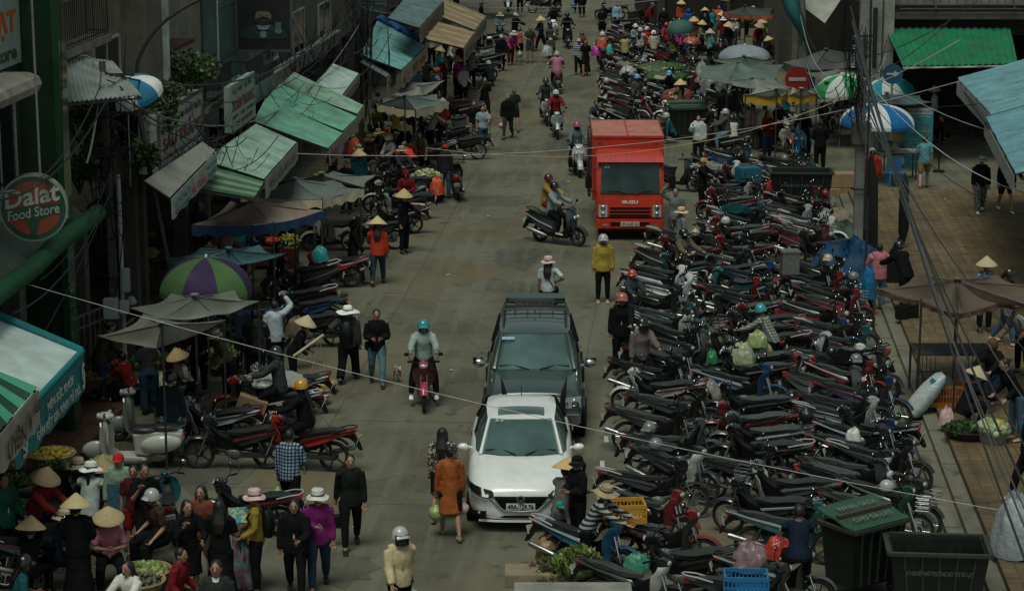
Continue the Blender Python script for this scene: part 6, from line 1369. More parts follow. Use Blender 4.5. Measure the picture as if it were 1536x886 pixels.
pp(333, 905, 'woman with black hair seen from behind beside the phone group', 178, 'stand', 'front', ('tee', K), ('long skirt', K), hair='long', H=1.6)
pp(329, 1010, 'man in dark sweater with white collar at the bottom edge', 0, 'walk', 'down', ('long', (.03, .035, .035)), ('trousers', K), H=1.68, extra=[('collar', 'white')])
for (x, y, lb, yaw, ps, ar, tc, hat, hr) in [
    (372, 385, 'person in black with teal helmet under the brown tent', 120, 'stand', 'reach', K, ('helmet', 'teal'), 'short'), (530, 425, 'person in black with teal scarf among the bikes', 100, 'walk', 'swingf', K, ('hood', K), None),
    (603, 300, 'woman in black blouse under the awning edge', 30, 'stand', 'reach', (.03, .03, .035), ('sun', 'tan', .17), 'short'), (620, 280, 'man in bright red tee bending over bikes', -150, 'bend', 'low', (.5, .05, .025), ('cap', 'grey'), 'short'),
    (596, 272, 'man in dark red shirt and grey cap leaning in', 120, 'bend', 'reach', 'dred', ('cap', 'dgrey'), 'short'), (637, 268, 'woman in olive tee reaching down beside the red tee', -30, 'lean', 'low/down', 'olive', None, 'long'),
    (668, 297, 'man in black jacket and red white cap beside rear-facing bike', 150, 'stand', 'down', (.02, .02, .02), ('cap', 'red'), 'short'), (645, 232, 'person in grey checked shirt and helmet leaning over a bike', 120, 'lean', 'reach', (.25, .24, .2), ('helmet', 'lgrey'), 'short'),
    (664, 222, 'child in red jacket and conical hat', 150, 'stand', 'front', 'dred', ('cone', (.4, .36, .27)), 'short'), (608, 246, 'person in dark clothes with wide conical hat under the slate tent', 0, 'stool', 'front', K, ('cone', 'straw'), 'short'),
    (594, 216, 'vendor in mustard tee with her back turned', 178, 'stool', 'reach', 'mustard', None, 'bun'), (568, 205, 'woman in grey floral blouse under the slate tent', 178, 'stand', 'front', (.13, .13, .12), None, 'short'),
    (617, 205, 'man in black standing at the slate tent pole', 10, 'stand', 'front', K, None, 'short'), (555, 262, 'seller in dark blouse and brown sun hat behind bikes', 0, 'stool', 'carry', 'dbrown', ('sun', 'brown', .18), 'short'), (535, 278, 'person in beige bucket hat behind the tent edge', 30, 'stool', 'front', 'dgrey', ('sun', 'cream', .16), 'short'),
    (685, 148, 'woman in magenta jacket and conical hat near far bikes', 60, 'stand', 'reach', 'magenta', ('cone', 'straw'), 'short'), (695, 160, 'woman in pale shirt and blue cap near far bikes', 30, 'stand', 'carry', 'lgrey', ('cap', 'blue'), 'short'), (692, 100, 'vendor in brown jacket under the tan awning', 0, 'stand', 'front', 'tan', ('cone', 'straw'), 'short'),
    (668, 98, 'vendor in dark clothes with pale conical hat under tan awning', 90, 'stand', 'reach', K, ('cone', (.5, .4, .2)), 'short'), (648, 100, 'vendor in white tee under the tan awning', -20, 'stand', 'carry', 'lgrey', None, 'short'), (630, 110, 'vendor in dark red top under the blue awning', 20, 'stand', 'front', 'dred', None, 'bun'),
    (250, 560, 'seller in black crouching behind the near tent', 20, 'stool', 'carry', K, None, 'bun'), (320, 560, 'seller in dark purple under the near tents', 160, 'stand', 'reach', (.03, .015, .035), None, 'bun'), (355, 470, 'seller in black behind the purple parasol', 10, 'stand', 'front', K, None, 'short'), (300, 590, 'person in dark brown under the near tent', -20, 'stand', 'carry', 'dbrown', ('hood', K), None),
    (610, 320, 'person in red hood sitting behind the conical hat', 0, 'stool', 'front', 'dred', ('hood', 'dred'), None)]:
    pp(x, y, lb, yaw, ps, ar, ('jacket' if 'jacket' in lb else 'tee' if 'tee' in lb else 'long', tc), ('jeans', 'jeans') if 'white cap' in lb else ('trousers', K), hat=hat, hair=hr, inner=None, seat=.42 if ps == 'stool' else None)
# ---- people inside the bike park and on the right
pp(932, 560, 'man in black jacket, blue shirt and red helmet at the outer bikes', -6, 'stand', 'down/reach', ('jacket', K), ('trousers', K), inner=(.25, .33, .42), hat=('helmet', (.4, .1, .09)), H=1.68)
pp(1158, 570, 'woman in plaid shirt and teal helmet packing sacks', -120, 'lean', 'reach', ('shirt', (.34, .35, .3), PLAID((.1, .11, .1))), ('trousers', K), hat=('helmet', (.04, .3, .33)), hair='short', H=1.6)
pp(960, 588, 'man in brown grey jacket and black helmet sitting on a bike', 20, 'ridefoot', 'down/reach', ('jacket', (.15, .12, .11)), ('trousers', K), seat=.66, hat=('helmet', K, 1), mask='dgrey', inner=None)
pp(1021, 432, 'man in olive brown jacket and helmet leaning on handlebars', 40, 'ridefoot', 'bars', ('jacket', (.13, .10, .065)), ('trousers', K), seat=.6, hat=('helmet', K), mask=K, inner=None)
pp(1020, 402, 'person in grey sweater and straw sun hat facing right', 110, 'stand', 'carry', ('long', (.17, .19, .19)), ('trousers', K), hat=('sun', 'straw', .19), H=1.55)
pp(1012, 372, 'man in grey long sleeve with hand raised to his head', -6, 'stand', 'up/down', ('long', (.15, .165, .16)), ('trousers', 'dgrey'), H=1.62)
pp(947, 498, 'child in dark jacket and red helmet between motorbikes', 25, 'stand', 'reach', ('jacket', (.035, .04, .045)), ('trousers', K), hat=('helmet', (.42, .05, .04)), inner='lgrey', H=1.4)
pp(1316, 465, 'woman in pink puffer jacket standing on the kerb steps', -165, 'stand', 'face/fold', ('puffer', (.48, .17, .2)), ('jeans', 'ljeans'), hair='short', shoes='dred', H=1.56)
pp(1358, 470, 'person in black leather jacket and black helmet bending', -150, 'lean', 'reach', ('jacket', K), ('trousers', K), hat=('helmet', K), inner=None, H=1.65)
pp(1475, 497, 'vendor in teal floral blouse and conical hat on the plaza', 10, 'stand', 'front', ('long', (.06, .13, .14), FLOR('lblue')), ('trousers', K), hat=('cone', (.5, .4, .26), 0), H=1.55)
pp(1506, 516, 'woman in black top, jeans and black helmet striding left', 60, 'walk', 'down/fold', ('tee', (.03, .022, .02)), ('jeans', 'jeans'), hat=('helmet', K), hair='tail', shoes='lpink', H=1.66)
pp(1442, 640, 'vendor in black and conical hat crouching by baskets', 110, 'squat', 'reach', ('long', K), ('trousers', K), hat=('cone', (.5, .42, .26), 14))
pp(1490, 610, 'person in black hood sitting behind the crouching vendor', -40, 'stool', 'reach', ('jacket', K), ('jeans', 'djeans'), hat=('hood', 'brown'), seat=.5, hair=None, inner=None)
pp(1523, 660, 'woman in black sweater and jeans buying vegetables', -75, 'lean', 'carry', ('long', K), ('jeans', 'jeans'), hair='bun', shoes='tan', H=1.6)
pp(1532, 560, 'person in white top and pink cap at the right edge', -60, 'lean', 'carry', ('tee', 'lgrey'), ('trousers', K), hat=('cap', (.5, .2, .35)), H=1.5)
pp(1540, 752, 'walker mostly outside the right edge', -90, 'walk', 'down', ('long', K), ('trousers', K), shoes='tan')
pp(1469, 318, 'woman in dark jacket, pale blue hat and patterned trousers', 0, 'walk', 'down', ('jacket', K), ('wide', 'grey', FLOR(K)), hat=('sun', (.3, .42, .46), .17), inner=None, shoes='white', H=1.6)
pp(1507, 317, 'woman in black shorts walking beside the pale blue hat', 5, 'walk2', 'down', ('long', K), ('shorts', K), hair='long', shoes='white', H=1.68)
pp(1385, 283, 'man in teal shirt and khaki shorts facing the poster', 172, 'walk', 'down/front', ('tee', (.10, .26, .30)), ('shorts', (.16, .13, .07)), H=1.66, shoes='dbrown')
pp(1306, 304, 'woman in red puffer jacket carrying bags by the pole', 176, 'walk', 'down', ('puffer', (.3, .03, .02)), ('leggings', K), hair='tail', hat=('cap', 'sage'), extra=[('bagR', 'lgrey', .13, 'grey plastic bag held by the woman in the red puffer jacket')])
pp(1229, 258, 'man in black jacket with his back turned beside the large bin', 178, 'stand', 'front', ('jacket', K), ('trousers', K), H=1.66)
pp(1047, 245, 'woman in white puffer jacket with dark hair', -20, 'stand', 'face/down', ('puffer', (.45, .48, .46)), ('trousers', K), hair='long', H=1.58)
rider(1080, 238, 172, 'charcoal', 'wave', 'dark motorbike moving left in the lane between the bike blocks', 'rider in jeans on the dark motorbike crossing the lane', top=('jacket', 'dgrey'), bot=('jeans', 'ljeans'), hat=('helmet', 'lgrey'))
rider(1085, 205, -85, (.3, .03, .02), 'wave', 'red and white motorbike facing the camera in the lane', 'rider in grey jacket and teal helmet on the red and white motorbike', top=('jacket', 'dgrey'), hat=('helmet', 'teal'), shield='white')
rider(1170, 228, -70, (.3, .03, .02), 'wave', 'red motorbike facing the camera near the yellow fringed tent', 'man in black jacket on the red motorbike near the yellow fringe', pose='ridefoot', top=('jacket', K), hat=('cap', 'lgrey'))
rider(1203, 240, -110, (.02, .15, .32), 'scooter', 'bright blue motorbike facing the camera near the large bin', 'man in dark jacket and helmet on the bright blue motorbike', pose='ridefoot', top=('jacket', K), hat=('helmet', K))
pp(1129, 224, 'woman in pale pink blouse and grey skirt from behind', 178, 'stand', 'down', ('long', (.38, .24, .28)), ('skirt', 'dgrey'), hair='tail')
pp(1146, 228, 'woman in cream coat and cap from behind', 176, 'stand', 'down', ('jacket', (.4, .38, .28)), ('trousers', K), hat=('cap', 'cream'))
pp(1053, 320, 'person in black with yellow cap among the bikes', 60, 'stand', 'reach', ('long', K), ('trousers', K), hat=('cap', (.4, .27, .1)))
rr = random.Random(77)
crowd = [(937, 105, 'yellow raincoat', 'jacket', (.4, .34, .15), ('cap', 'dgrey'), 178), (960, 98, 'grey jacket and silver helmet', 'jacket', 'lgrey', ('helmet', 'silver'), 150), (952, 88, 'blue grey shirt and pale helmet', 'shirt', (.2, .26, .28), ('helmet', 'offwhite'), 30),
 (970, 92, 'red jacket and pale helmet', 'jacket', 'red', ('helmet', 'offwhite'), 200), (980, 98, 'cream shirt and white helmet', 'shirt', (.45, .4, .3), ('helmet', 'white'), 178), (999, 85, 'crimson jacket and red helmet', 'jacket', (.3, .02, .05), ('helmet', 'red'), 0), (925, 50, 'pale blue blouse by the dark hall', 'long', 'lblue', None, 10),
 (1018, 95, 'magenta top below the green umbrella', 'long', 'magenta', None, 178), (1021, 50, 'orange jacket and conical hat beyond the green umbrella', 'jacket', (.35, .08, .03), ('cone', 'straw'), 20), (1032, 62, 'bright blue raincoat', 'puffer', (.02, .08, .3), ('hood', (.02, .08, .3)), 178), (1040, 70, 'orange red tunic', 'dress', (.4, .07, .03), None, 150),
 (1057, 62, 'black jacket and conical hat', 'jacket', K, ('cone', 'straw'), 178), (1068, 58, 'teal blouse', 'long', 'teal', None, 40), (1078, 55, 'bright orange vest', 'long', (.6, .1, .03), None, -30), (1072, 70, 'dark shirt and pale conical hat', 'long', 'dgrey', ('cone', (.55, .45, .3)), 90),
 (1084, 75, 'dark red jacket and white sun hat', 'jacket', 'dred', ('sun', 'white', .2), 200), (1106, 60, 'mustard skirted dress', 'dress', 'olive', None, 0), (1120, 56, 'green top by the tall tent', 'long', 'dgreen', ('cone', (.45, .36, .2)), 90), (1040, 82, 'brown shirt and large conical hat', 'long', 'brown', ('cone', 'straw'), 0), (1052, 84, 'grey shirt and flat conical hat', 'long', 'grey', ('cone', 'straw'), 60),
 (1064, 98, 'pale teal shirt and tilted conical hat', 'long', (.12, .3, .3), ('cone', (.5, .4, .28)), 120), (1091, 88, 'black blouse and conical hat behind the grey parasol', 'long', K, ('cone', 'straw'), 20), (1134, 86, 'dark red shirt and brown conical hat', 'long', 'dred', ('cone', (.45, .32, .2)), 20), (1152, 84, 'blue jeans and pale hat bending down', 'long', 'djeans', ('sun', 'lgrey', .18), 60), (1143, 80, 'olive shirt and conical hat beyond the parasols', 'long', 'olive', ('cone', 'straw'), 0),
 (1014, 84, 'black shirt and small sun hat', 'long', K, ('sun', 'tan', .16), -60), (995, 60, 'dark jacket far by the hall', 'jacket', K, None, 0), (1085, 46, 'blue shirt far by the hall', 'long', 'dblue', ('cone', 'straw'), 90), (1191, 100, 'brown jacket by the far pole', 'long', 'brown', None, 0), (1118, 150, 'pink shirt under the yellow fringed tent', 'tee', 'lpink', None, 0), (1250, 150, 'dark shirt by the green white parasol', 'tee', K, None, 0),
 (986, 152, 'orange brown jacket leaning over the far bikes', 'jacket', (.16, .08, .04), ('helmet', K), 100), (1008, 165, 'dark blue shirt and blue helmet among far bikes', 'long', 'navy', ('helmet', 'sky'), -30), (955, 178, 'dark top and bright blue helmet at the fruit cart', 'long', 'dgrey', ('helmet', 'sky'), 20)]
for (x, y, d, kt, c, hat, yaw) in crowd:
    ben = 'bending' in d or 'leaning' in d
    pp(x, y, 'market goer in ' + d, yaw, 'bend' if ben else rr.choice(['stand', 'walk', 'stand', 'lean']), rr.choice(['down', 'front', 'reach', 'carry']), (kt, c), ('trousers', rr.choice([K, 'djeans', 'dgrey'])), hat=hat, hair=None if hat and hat[0] == 'hood' else rr.choice(['short', 'bun', 'long']), inner=None, H=rr.uniform(1.52, 1.66))
pp(842, 812, 'seller in grey shawl and tan conical hat beside the white car', 150, 'stool', 'reach', ('shirt', (.14, .14, .13)), ('trousers', K), hat=('cone', (.62, .42, .18), 12), seat=.4)
pp(866, 822, 'person in black coat and black hat beside the white car', -60, 'stand', 'front', ('jacket', K), ('trousers', K), hat=('sun', K, .15), hair='tail', H=1.5, inner=None)
pp(880, 872, 'woman in black and white striped sweater, tan hat, reaching to a bike', 75, 'lean', 'reach', ('long', (.02, .022, .022), STRI((.3, .33, .33))), ('trousers', K), hat=('sun', 'tan', .2), mask='dteal', H=1.6)
pp(836, 822, 'child in teal cap sitting before the conical hat seller', 20, 'stool', 'fold', ('long', 'dgrey'), ('trousers', 'dred'), hat=('cap', 'teal'), H=1.05, seat=.25)
pp(1195, 935, 'man with bare head in navy shirt at the bottom edge', 178, 'stool', 'reach', ('tee', 'navy'), ('trousers', K), seat=.9)

rr = random.Random(15)
TC = [('black', K), ('dark red', 'dred'), ('navy', 'navy'), ('dark grey', 'charcoal'), ('brown', 'dbrown'), ('pale grey', 'lgrey'), ('teal', 'dteal'), ('olive', 'olive'), ('white', 'offwhite')]
HT = [('a conical hat', ('cone', 'straw')), ('bareheaded', None), ('a dark helmet', ('helmet', K)), ('a pale sun hat', ('sun', 'cream', .18)), ('a cap', ('cap', 'grey')), ('bareheaded', None), ('a white helmet', ('helmet', 'lgrey'))]
n_ = 0
for where, L_ in (('in lower left crowd', [(45, 905), (85, 885), (245, 850), (25, 960), (205, 960), (262, 940)]), ('under near left tents', [(200, 600), (225, 620), (285, 600), (345, 600), (215, 545), (365, 560), (150, 600)]),
    ('under brown and slate tents', [(300, 400), (335, 430), (360, 420), (395, 400), (430, 375), (455, 350), (480, 345), (410, 440), (320, 465), (520, 320), (500, 300), (540, 310)]), ('at middle left stalls', [(575, 250), (590, 262), (560, 225), (630, 225), (625, 190), (650, 175), (605, 175), (585, 190), (665, 150), (640, 150)]), ('under far awnings', [(610, 125), (655, 118), (675, 112), (690, 125), (700, 90), (715, 80), (708, 60), (722, 50)]),
    ('in shaded right market', [(1100, 105), (1150, 150), (1200, 160), (1100, 160), (1215, 140), (1180, 180), (1240, 175), (1265, 145), (1295, 150), (1140, 60), (1165, 55), (1180, 70), (1060, 40), (1100, 40), (1130, 40), (1000, 40), (970, 50), (1160, 90), (1100, 75), (1010, 110), (1080, 110), (1300, 190), (1420, 215), (1460, 205), (1400, 200), (1500, 215)]), ('in motorbike lane', [(1010, 215), (1100, 230), (1150, 240), (1065, 225), (1185, 215), (1020, 190)])):
    for i, (x, y) in enumerate(L_):
        cn, cc = TC[(i * 2 + n_) % 9]; hn, hh = HT[(i * 3 + n_) % 7]; ps = rr.choice(['stand', 'stool', 'stand', 'lean', 'squat']) if n_ else 'stool'
        pp(x, y, 'person in %s, %s, %s from left %s' % (cn, hn, ordn(1 + sum(1 for q in L_ if q[0] < x or (q[0] == x and q[1] < y))), where), rr.uniform(-180, 180), ps, rr.choice(['reach', 'front', 'down', 'carry', 'fold']), (rr.choice(['long', 'jacket', 'tee', 'shirt']), cc), (rr.choice(['trousers', 'wide']), rr.choice([K, 'charcoal', 'djeans'])), hat=hh, hair=rr.choice(['short', 'bun', 'long']), inner=None, seat=.4 if ps == 'stool' else None, H=rr.uniform(1.5, 1.66))
    n_ += 1
# ---------------------------------------------------------------- tents and things on the right
def tn(label, ap, cs, z, az, col, **k): return tent(label[0], label[1], G(*ap, az), [G(*c, z) for c in cs], col, **k)
gr = 'market tents on the right'
tn(('market_tent', 'green grey tent just below the pale parasol'), (1116, 84), [(1068, 90), (1112, 98), (1166, 92), (1135, 84)], 2.3, 2.6, (.10, .13, .10), group=gr)
tn(('market_tent', 'largest slate green tent in the far market'), (1107, 94), [(1046, 113), (1090, 126), (1166, 118), (1176, 97), (1100, 90), (1049, 99)], 2.3, 2.7, (.085, .12, .105), group=gr, posts=(1,))
tn(('market_tent', 'patched grey tent in front of the largest slate tent'), (1128, 117), [(1080, 121), (1122, 132), (1188, 131), (1160, 117)], 2.3, 2.55, (.13, .14, .12), group=gr)
tn(('market_tent', 'grey tent with yellow valance'), (1165, 133), [(1116, 142), (1172, 144), (1182, 133), (1135, 130)], 2.4, 2.65, (.2, .2, .165), fringe=(.5, .3, .03), fh=.24, group=gr, posts=(0,))
tn(('market_tent', 'narrow grey tent with yellow valance beside its twin'), (1202, 133), [(1182, 142), (1226, 141), (1222, 132), (1188, 131)], 2.4, 2.6, (.2, .2, .165), fringe=(.45, .27, .03), fh=.24, group=gr, posts=(1,))
tn(('market_tent', 'dark grey tent behind the far pole'), (1239, 74), [(1174, 94), (1220, 105), (1304, 98), (1338, 88), (1290, 78)], 2.4, 3.0, (.075, .08, .078), group=gr)
tn(('market_tent', 'low grey tent below the dark grey one'), (1262, 103), [(1208, 109), (1238, 123), (1290, 123), (1300, 106)], 2.3, 2.5, (.10, .11, .10), group=gr)
tn(('market_tent', 'dark tent with orange trim at the far stalls'), (1118, 9), [(1084, 18), (1112, 22), (1158, 22), (1160, 12)], 2.6, 2.9, (.03, .05, .042), fringe=(.4, .1, .05), fh=.18, group=gr)
tn(('market_tent', 'dark teal tent behind the blue and white parasol'), (1330, 140), [(1300, 148), (1340, 156), (1400, 153), (1380, 143)], 2.3, 2.5, (.04, .075, .075), group=gr)
tn(('market_tent', 'brown square tent over the plaza vegetable seller'), (1436, 419), [(1315, 433), (1380, 450), (1436, 470), (1506, 452), (1556, 458), (1566, 428), (1495, 411), (1376, 409)], 2.35, 2.75, (.085, .062, .045), fringe=(.10, .07, .05), fh=.09, group=gr, posts=(1, 2), sag=.4)
c = G(1117, 68, 2.6); parasol('pale blue grey parasol, tallest in the far market', c, 1.0, [(.25, .28, .33)], .42, 8, 10, (3, 0))
c = G(1019, 28, 2.2); c = G(1019, 30, 2.3); parasol('small green umbrella in the far crowd', c, .6, [(.04, .13, .10)], .4, 8, 10, (8, -6))
c = G(1262, 112, 2.5); parasol('green and white parasol left of the concrete pole', c, 1.0, [(.03, .27, .08), (.5, .55, .52)], .5, 8, 0, (8, -10))
c = G(1325, 118, 2.6); parasol('teal and white parasol behind the blue arrow sign', c, .95, [(.01, .22, .27), (.5, .53, .52)], .5, 8, 30, (4, -12))
c = G(1318, 156, 2.45); u1 = parasol('blue and white parasol with a bird emblem in front of the poster', c, 1.18, [(.005, .12, .33), (.58, .62, .62)], .55, 8, -78, (2, 2))
m = M(); m.tube([(.08, -.88, -.28 + 2.3), (.20, -.92, -.33 + 2.3), (.31, -.88, -.28 + 2.3)], [.02, .07, .02], 8); m.tube([(.2, -.9, 2.0), (.28, -.87, 2.06), (.33, -.83, 2.1)], [.05, .04, .01], 8); o = part('emblem', m, LET, u1, (.02, .12, .3), smooth=True); o.location.z = -.02
c = AY(725, -6, 128); parasol('blue and white striped parasol at the top of the road', (c.x, 124, 3.0), 2.0, [(.01, .17, .27), (.02, .10, .16), (.5, .54, .52), (.02, .14, .22)], .7, 8, -70)
# poles and signs
pb = GG(1285, 402); rp = upole('tall square concrete pole beside the bike park', pb, (pb.x - .05, pb.y, 13), .24, .17, (.22, .225, .2))
m = M(); q = AY(1283, 208, pb.y) - pb; m.box(-.22, .22, -.24, .2, q.z - .12, q.z + .42); part('pole_box', m, CONC, rp, (.12, .12, .1), bev=.01)
m = M(); q1 = AY(1280, 0, pb.y) - pb; [m.box(-.17, .17, -.2, -.17, z, z + .05) for z in (2, 3.3, 4.6, 5.8)]; m.tube([(.13, -.2, 1.0), (.14, -.22, 4), (.1, -.2, 7)], .035, 6); part('clamp', m, DSTEEL, rp)
for k in range(5): m = M(); z = (AY(1270, 55 + k * 14, pb.y) - pb).z; m.lathe([(.001, -.06), (.05, -.05), (.03, 0), (.05, .02), (.001, .06)], 10, (-.28, -.2, z)); part('insulator', m, LET, rp, 'lgrey', smooth=True)
p2 = G(1206, 238, 0); p2.y = 84; p2.x = AY(1206, 200, 84).x; upole('round concrete pole behind the no entry sign', (p2.x, 84, 0), (AY(1192, 0, 84).x, 84, 9), .26, .17, (.20, .2, .175), 12)
p3 = AY(1322, 60, 75); 
def disc_sign(label, px, py, Y, R, col, mark, z0=0):
    c = AY(px, py, Y); r = thing('road_sign', label, 'road sign', (c.x, c.y, z0)); m = M(); m.lathe([(.001, 0), (R, 0), (R, .02), (.001, .02)], 32, (0, 0, c.z - z0), Matrix.Rotation(pi / 2, 3, 'X')); part('disc', m, PAINT, r, col)
    m = M(); zz = c.z - z0
    if mark == 'bar': m.box(-R * .68, R * .68, -.036, -.024, zz - R * .14, zz + R * .14)
    else: m.box(-R * .6, R * .2, -.036, -.024, zz - R * .09, zz + R * .09); m.add([(R * .15, -.03, zz + R * .32), (R * .65, -.03, zz), (R * .15, -.03, zz - R * .32)], [(0, 1, 2)])
    part('symbol', m, LET, r, (.42, .42, .4)); m = M(); m.cyl((0, .03, 0), (0, .03, zz + R), .035, n=8); part('post', m, STEEL, r, smooth=True)
disc_sign('round red no entry sign before the far pole', 1196, 119, 83, .46, (.30, .02, .015), 'bar'); disc_sign('round blue right arrow sign above the parasols', 1339, 111, 71, .32, (.006, .07, .13), 'arrow')
# poster stand
a0 = G(1356, 252); a1 = G(1397, 252); r = thing('poster_stand', 'tall teal price list banner behind the teal shirt man', 'banner'); m = M(); H_ = 1.95; m.slab([a0, a1, a1 + up * H_, a0 + up * H_], .03, (0, 1, 0)); part('panel', m, BANN, r, (.02, .24, .27)); W1 = (a1 - a0).length; ux = Vector((1, 0, 0))
for (s, z, h, x0, x1, c_) in [('CÀ PHÊ ĐÀ LẠT', 1.78, .12, .05, .95, (.3, .04, .12)), ('nước ép', 1.62, .09, .3, .9, (.4, .42, .4)), ('SINH TỐ - TRÀ SỮA', 1.38, .1, .12, .85, (.36, .04, .2)), ('GIÁ 15.000 đ', 1.16, .09, .15, .9, (.5, .35, .05))] + [(t_, .92 - .13 * i, .06, .12, .5, (.5, .52, .5)) for i, t_ in enumerate(('CAM VẮT', 'DỪA TƯƠI', 'CHANH DÂY', 'CÀ RỐT', 'SỮA BẮP'))] + [(t_, .92 - .13 * i, .06, .6, .88, (.5, .52, .5)) for i, t_ in enumerate(('20.000', '15.000', '15.000', '20.000', '10.000'))] + [('ĐT 0909 123 45', .16, .08, .2, .8, (.5, .5, .48))]: text(s, a0 + ux * W1 * x0 + up * z, ux, up, W1 * (x1 - x0), h, c_, r, lift=.006)
m = M(); m.slab([a0 + ux * W1 * .08 + up * 1.74 + Vector((0, -.003, 0)), a0 + ux * W1 * .95 + up * 1.74 + Vector((0, -.003, 0)), a0 + ux * W1 * .95 + up * 1.92 + Vector((0, -.003, 0)), a0 + ux * W1 * .08 + up * 1.92 + Vector((0, -.003, 0))], .002, (0, 1, 0)); part('heading_panel', m, BANN, r, 'lgrey'); rebase(r)
# white sheet hanging at the top
r = thing('tarp', 'pale tarp hung corner down between the far buildings', 'tarp'); P = [AY(1196, -20, 86), AY(1268, -14, 86), AY(1238, 36, 84)]; P3 = AY(1204, 10, 86)
m = M(); m.shell(lambda u, v: P[0].lerp(P[1], u).lerp(P3.lerp(P[2], u), v) + Vector((0, .2 * sin(u * 4 + v * 3), 0)), 8, 8, .01); part('sheet', m, TARP, r, (.36, .36, .32), smooth=True); rebase(r)
r = thing('tarp', 'teal netting bundled on the far pole', 'tarp'); m = M(); m.tube([AY(1184, -5, 84), AY(1190, 15, 83.7), AY(1199, 35, 83.6), AY(1208, 62, 83.7)], [.35, .3, .22, .06], 10); part('bundle', m, TARP, r, (.01, .11, .11), smooth=True); rebase(r)
# big bins
BIN_P = []
def bin_(label, p, rz, L_, Wd, h, lid, col=(.004, .008, .006), txt=None, tilt=0):
    p = Vector((p[0], p[1], gz(p))); BIN_P.append(p); r = thing('waste_bin', label, 'bin', p, radians(rz)); z0 = .18; k = .84
    m = M(); B = [(-L_ / 2 * k, -Wd / 2 * k, z0), (L_ / 2 * k, -Wd / 2 * k, z0), (L_ / 2 * k, Wd / 2 * k, z0), (-L_ / 2 * k, Wd / 2 * k, z0)]; T = [(x / k, y / k, h) for x, y, z in B]; I = [(x * .93, y * .9, h) for x, y, z in T]; J = [(x * .93, y * .9, z0 + .05) for x, y, z in B]
    ringloft(m, [B, T, I, J], True, True); part('tub', m, PLAS, r, col, bev=.02)
    m = M(); t = .05
    m.bar((-L_ / 2 - .03, -Wd / 2 - .02, h), (L_ / 2 + .03, -Wd / 2 - .02, h), .07, t); m.bar((-L_ / 2 - .03, Wd / 2 + .02, h), (L_ / 2 + .03, Wd / 2 + .02, h), .07, t); m.bar((-L_ / 2 - .02, -Wd / 2, h + .003), (-L_ / 2 - .02, Wd / 2, h + .003), .07, t); m.bar((L_ / 2 + .02, -Wd / 2, h + .003), (L_ / 2 + .02, Wd / 2, h + .003), .07, t)
    for i in range(5): x = -L_ * .36 + L_ * .18 * i; m.bar((x * k, -Wd / 2 * k - .015, z0 + .05), (x, -Wd / 2 - .015, h - .03), .03, .025)
    part('rim', m, PLAS, r, (.03, .035, .025))
    for x in (-1, 1):
        for y in (-1, 1): m = M(); m.torus((x * L_ * .34, y * Wd * .34, .09), .065, .028, 14, 6, 'y'); m.bar((x * L_ * .34, y * Wd * .34, .09), (x * L_ * .34, y * Wd * .34, .2), .04); part('castor', m, RUB, r, smooth=True)
    if lid:
        m = M(); m.shell(lambda u, v: ((u - .5) * (L_ + .06), -Wd / 2 - .03 + (Wd + .08) * v, h + .04 + .16 * v + .012 * cos(v * 12)), 6, 10, .03); ld = part('lid', m, PLAS, r, (.02, .075, .04), smooth=True)
        m = M(); m.bar((-L_ / 2, -.0, h + .155), (L_ / 2, -.0, h + .155), .07, .05); part('hinge_bar', m, PLAS, ld, (.05, .045, .03))
        dv = Vector((0, 1, .14)).normalized()
        for (s, y) in (('CHO ĐÀ LẠT', -.38), ('XANH - SẠCH', .1)): text(s, (-L_ * .36, y * Wd, h + .06 + .16 * (y + .5)), (1, 0, 0), dv, L_ * .72, Wd * .24, 'grey', None, .01, lift=.03).parent = ld
    if txt: tx = text(txt, (-L_ * .34, -Wd / 2 * .95, h * .66), (1, 0, 0), (0, -.09, 1), L_ * .68, .11, (.10, .12, .11), None, .01, lift=.035); tx.parent = r
    return r
bin_('dark green waste bin with its green lid closed, lower right', G(1292, 885), 36, 1.1, .72, 1.1, True, txt=None)
bin_('open dark waste bin beside the green-lidded bin', G(1402, 912), -5, 1.42, .9, .98, False, txt='XÍ NGHIỆP MÔI TRƯỜNG ĐÔ THỊ ĐÀ LẠT')
r_ = bin_('dark green open bin with white lettering beside the far lane', G(1200, 318), -4, 1.75, .9, 1.2, False, txt='XÍ NGHIỆP MÔI TRƯỜNG ĐÔ THỊ'); bin_('dark bin with angled green lid in the far block', G(1032, 208), 8, 1.3, .9, 1.1, True)
q = GG(1384, 858)
m = M(); m.box(-.07, .07, -.01, .01, -.045, .045); o = single('sticker', m, PAINT, 'small bright turquoise sticker on the open waste bin', 'sticker', (.03, .5, .42), (G(1402, 905).x - .25, G(1402, 905).y - .50, .86))
# crates, sacks, baskets on the right
KEEP = []
def keep(p, r): KEEP.append((Vector(p), r)); return p
pc = G(938, 812, 0); BY = crate('yellow plastic crate tied on the back of an outer motorbike', G(936, 780, .86), 6, .62, .42, .30, (.5, .26, .03), z=.86)
crate('bright blue plastic crate at the bottom of the bike park', G(1118, 905, .5), -4, .62, .42, .34, (.01, .15, .36), z=.62)
for (x, y, z, s, lb) in [(1184, 410, .95, .33, 'silver metal box strapped on a motorbike in the middle row')]:
    m = M(); m.box(-.2, .2, -.17, .17, 0, .5); m.box(-.22, .22, -.19, .19, .5, .55); o = single('box', m, STEEL, lb, 'box', None, G(x, y, z) , .1, bev=.01)
m = M(); m.box(-.33, .33, -.25, .25, 0, .42); o = single('box', m, TARP, 'blue insulated box on a motorbike beyond the far bin', 'box', (.015, .12, .17), G(1122, 272, .8), .3, bev=.03)
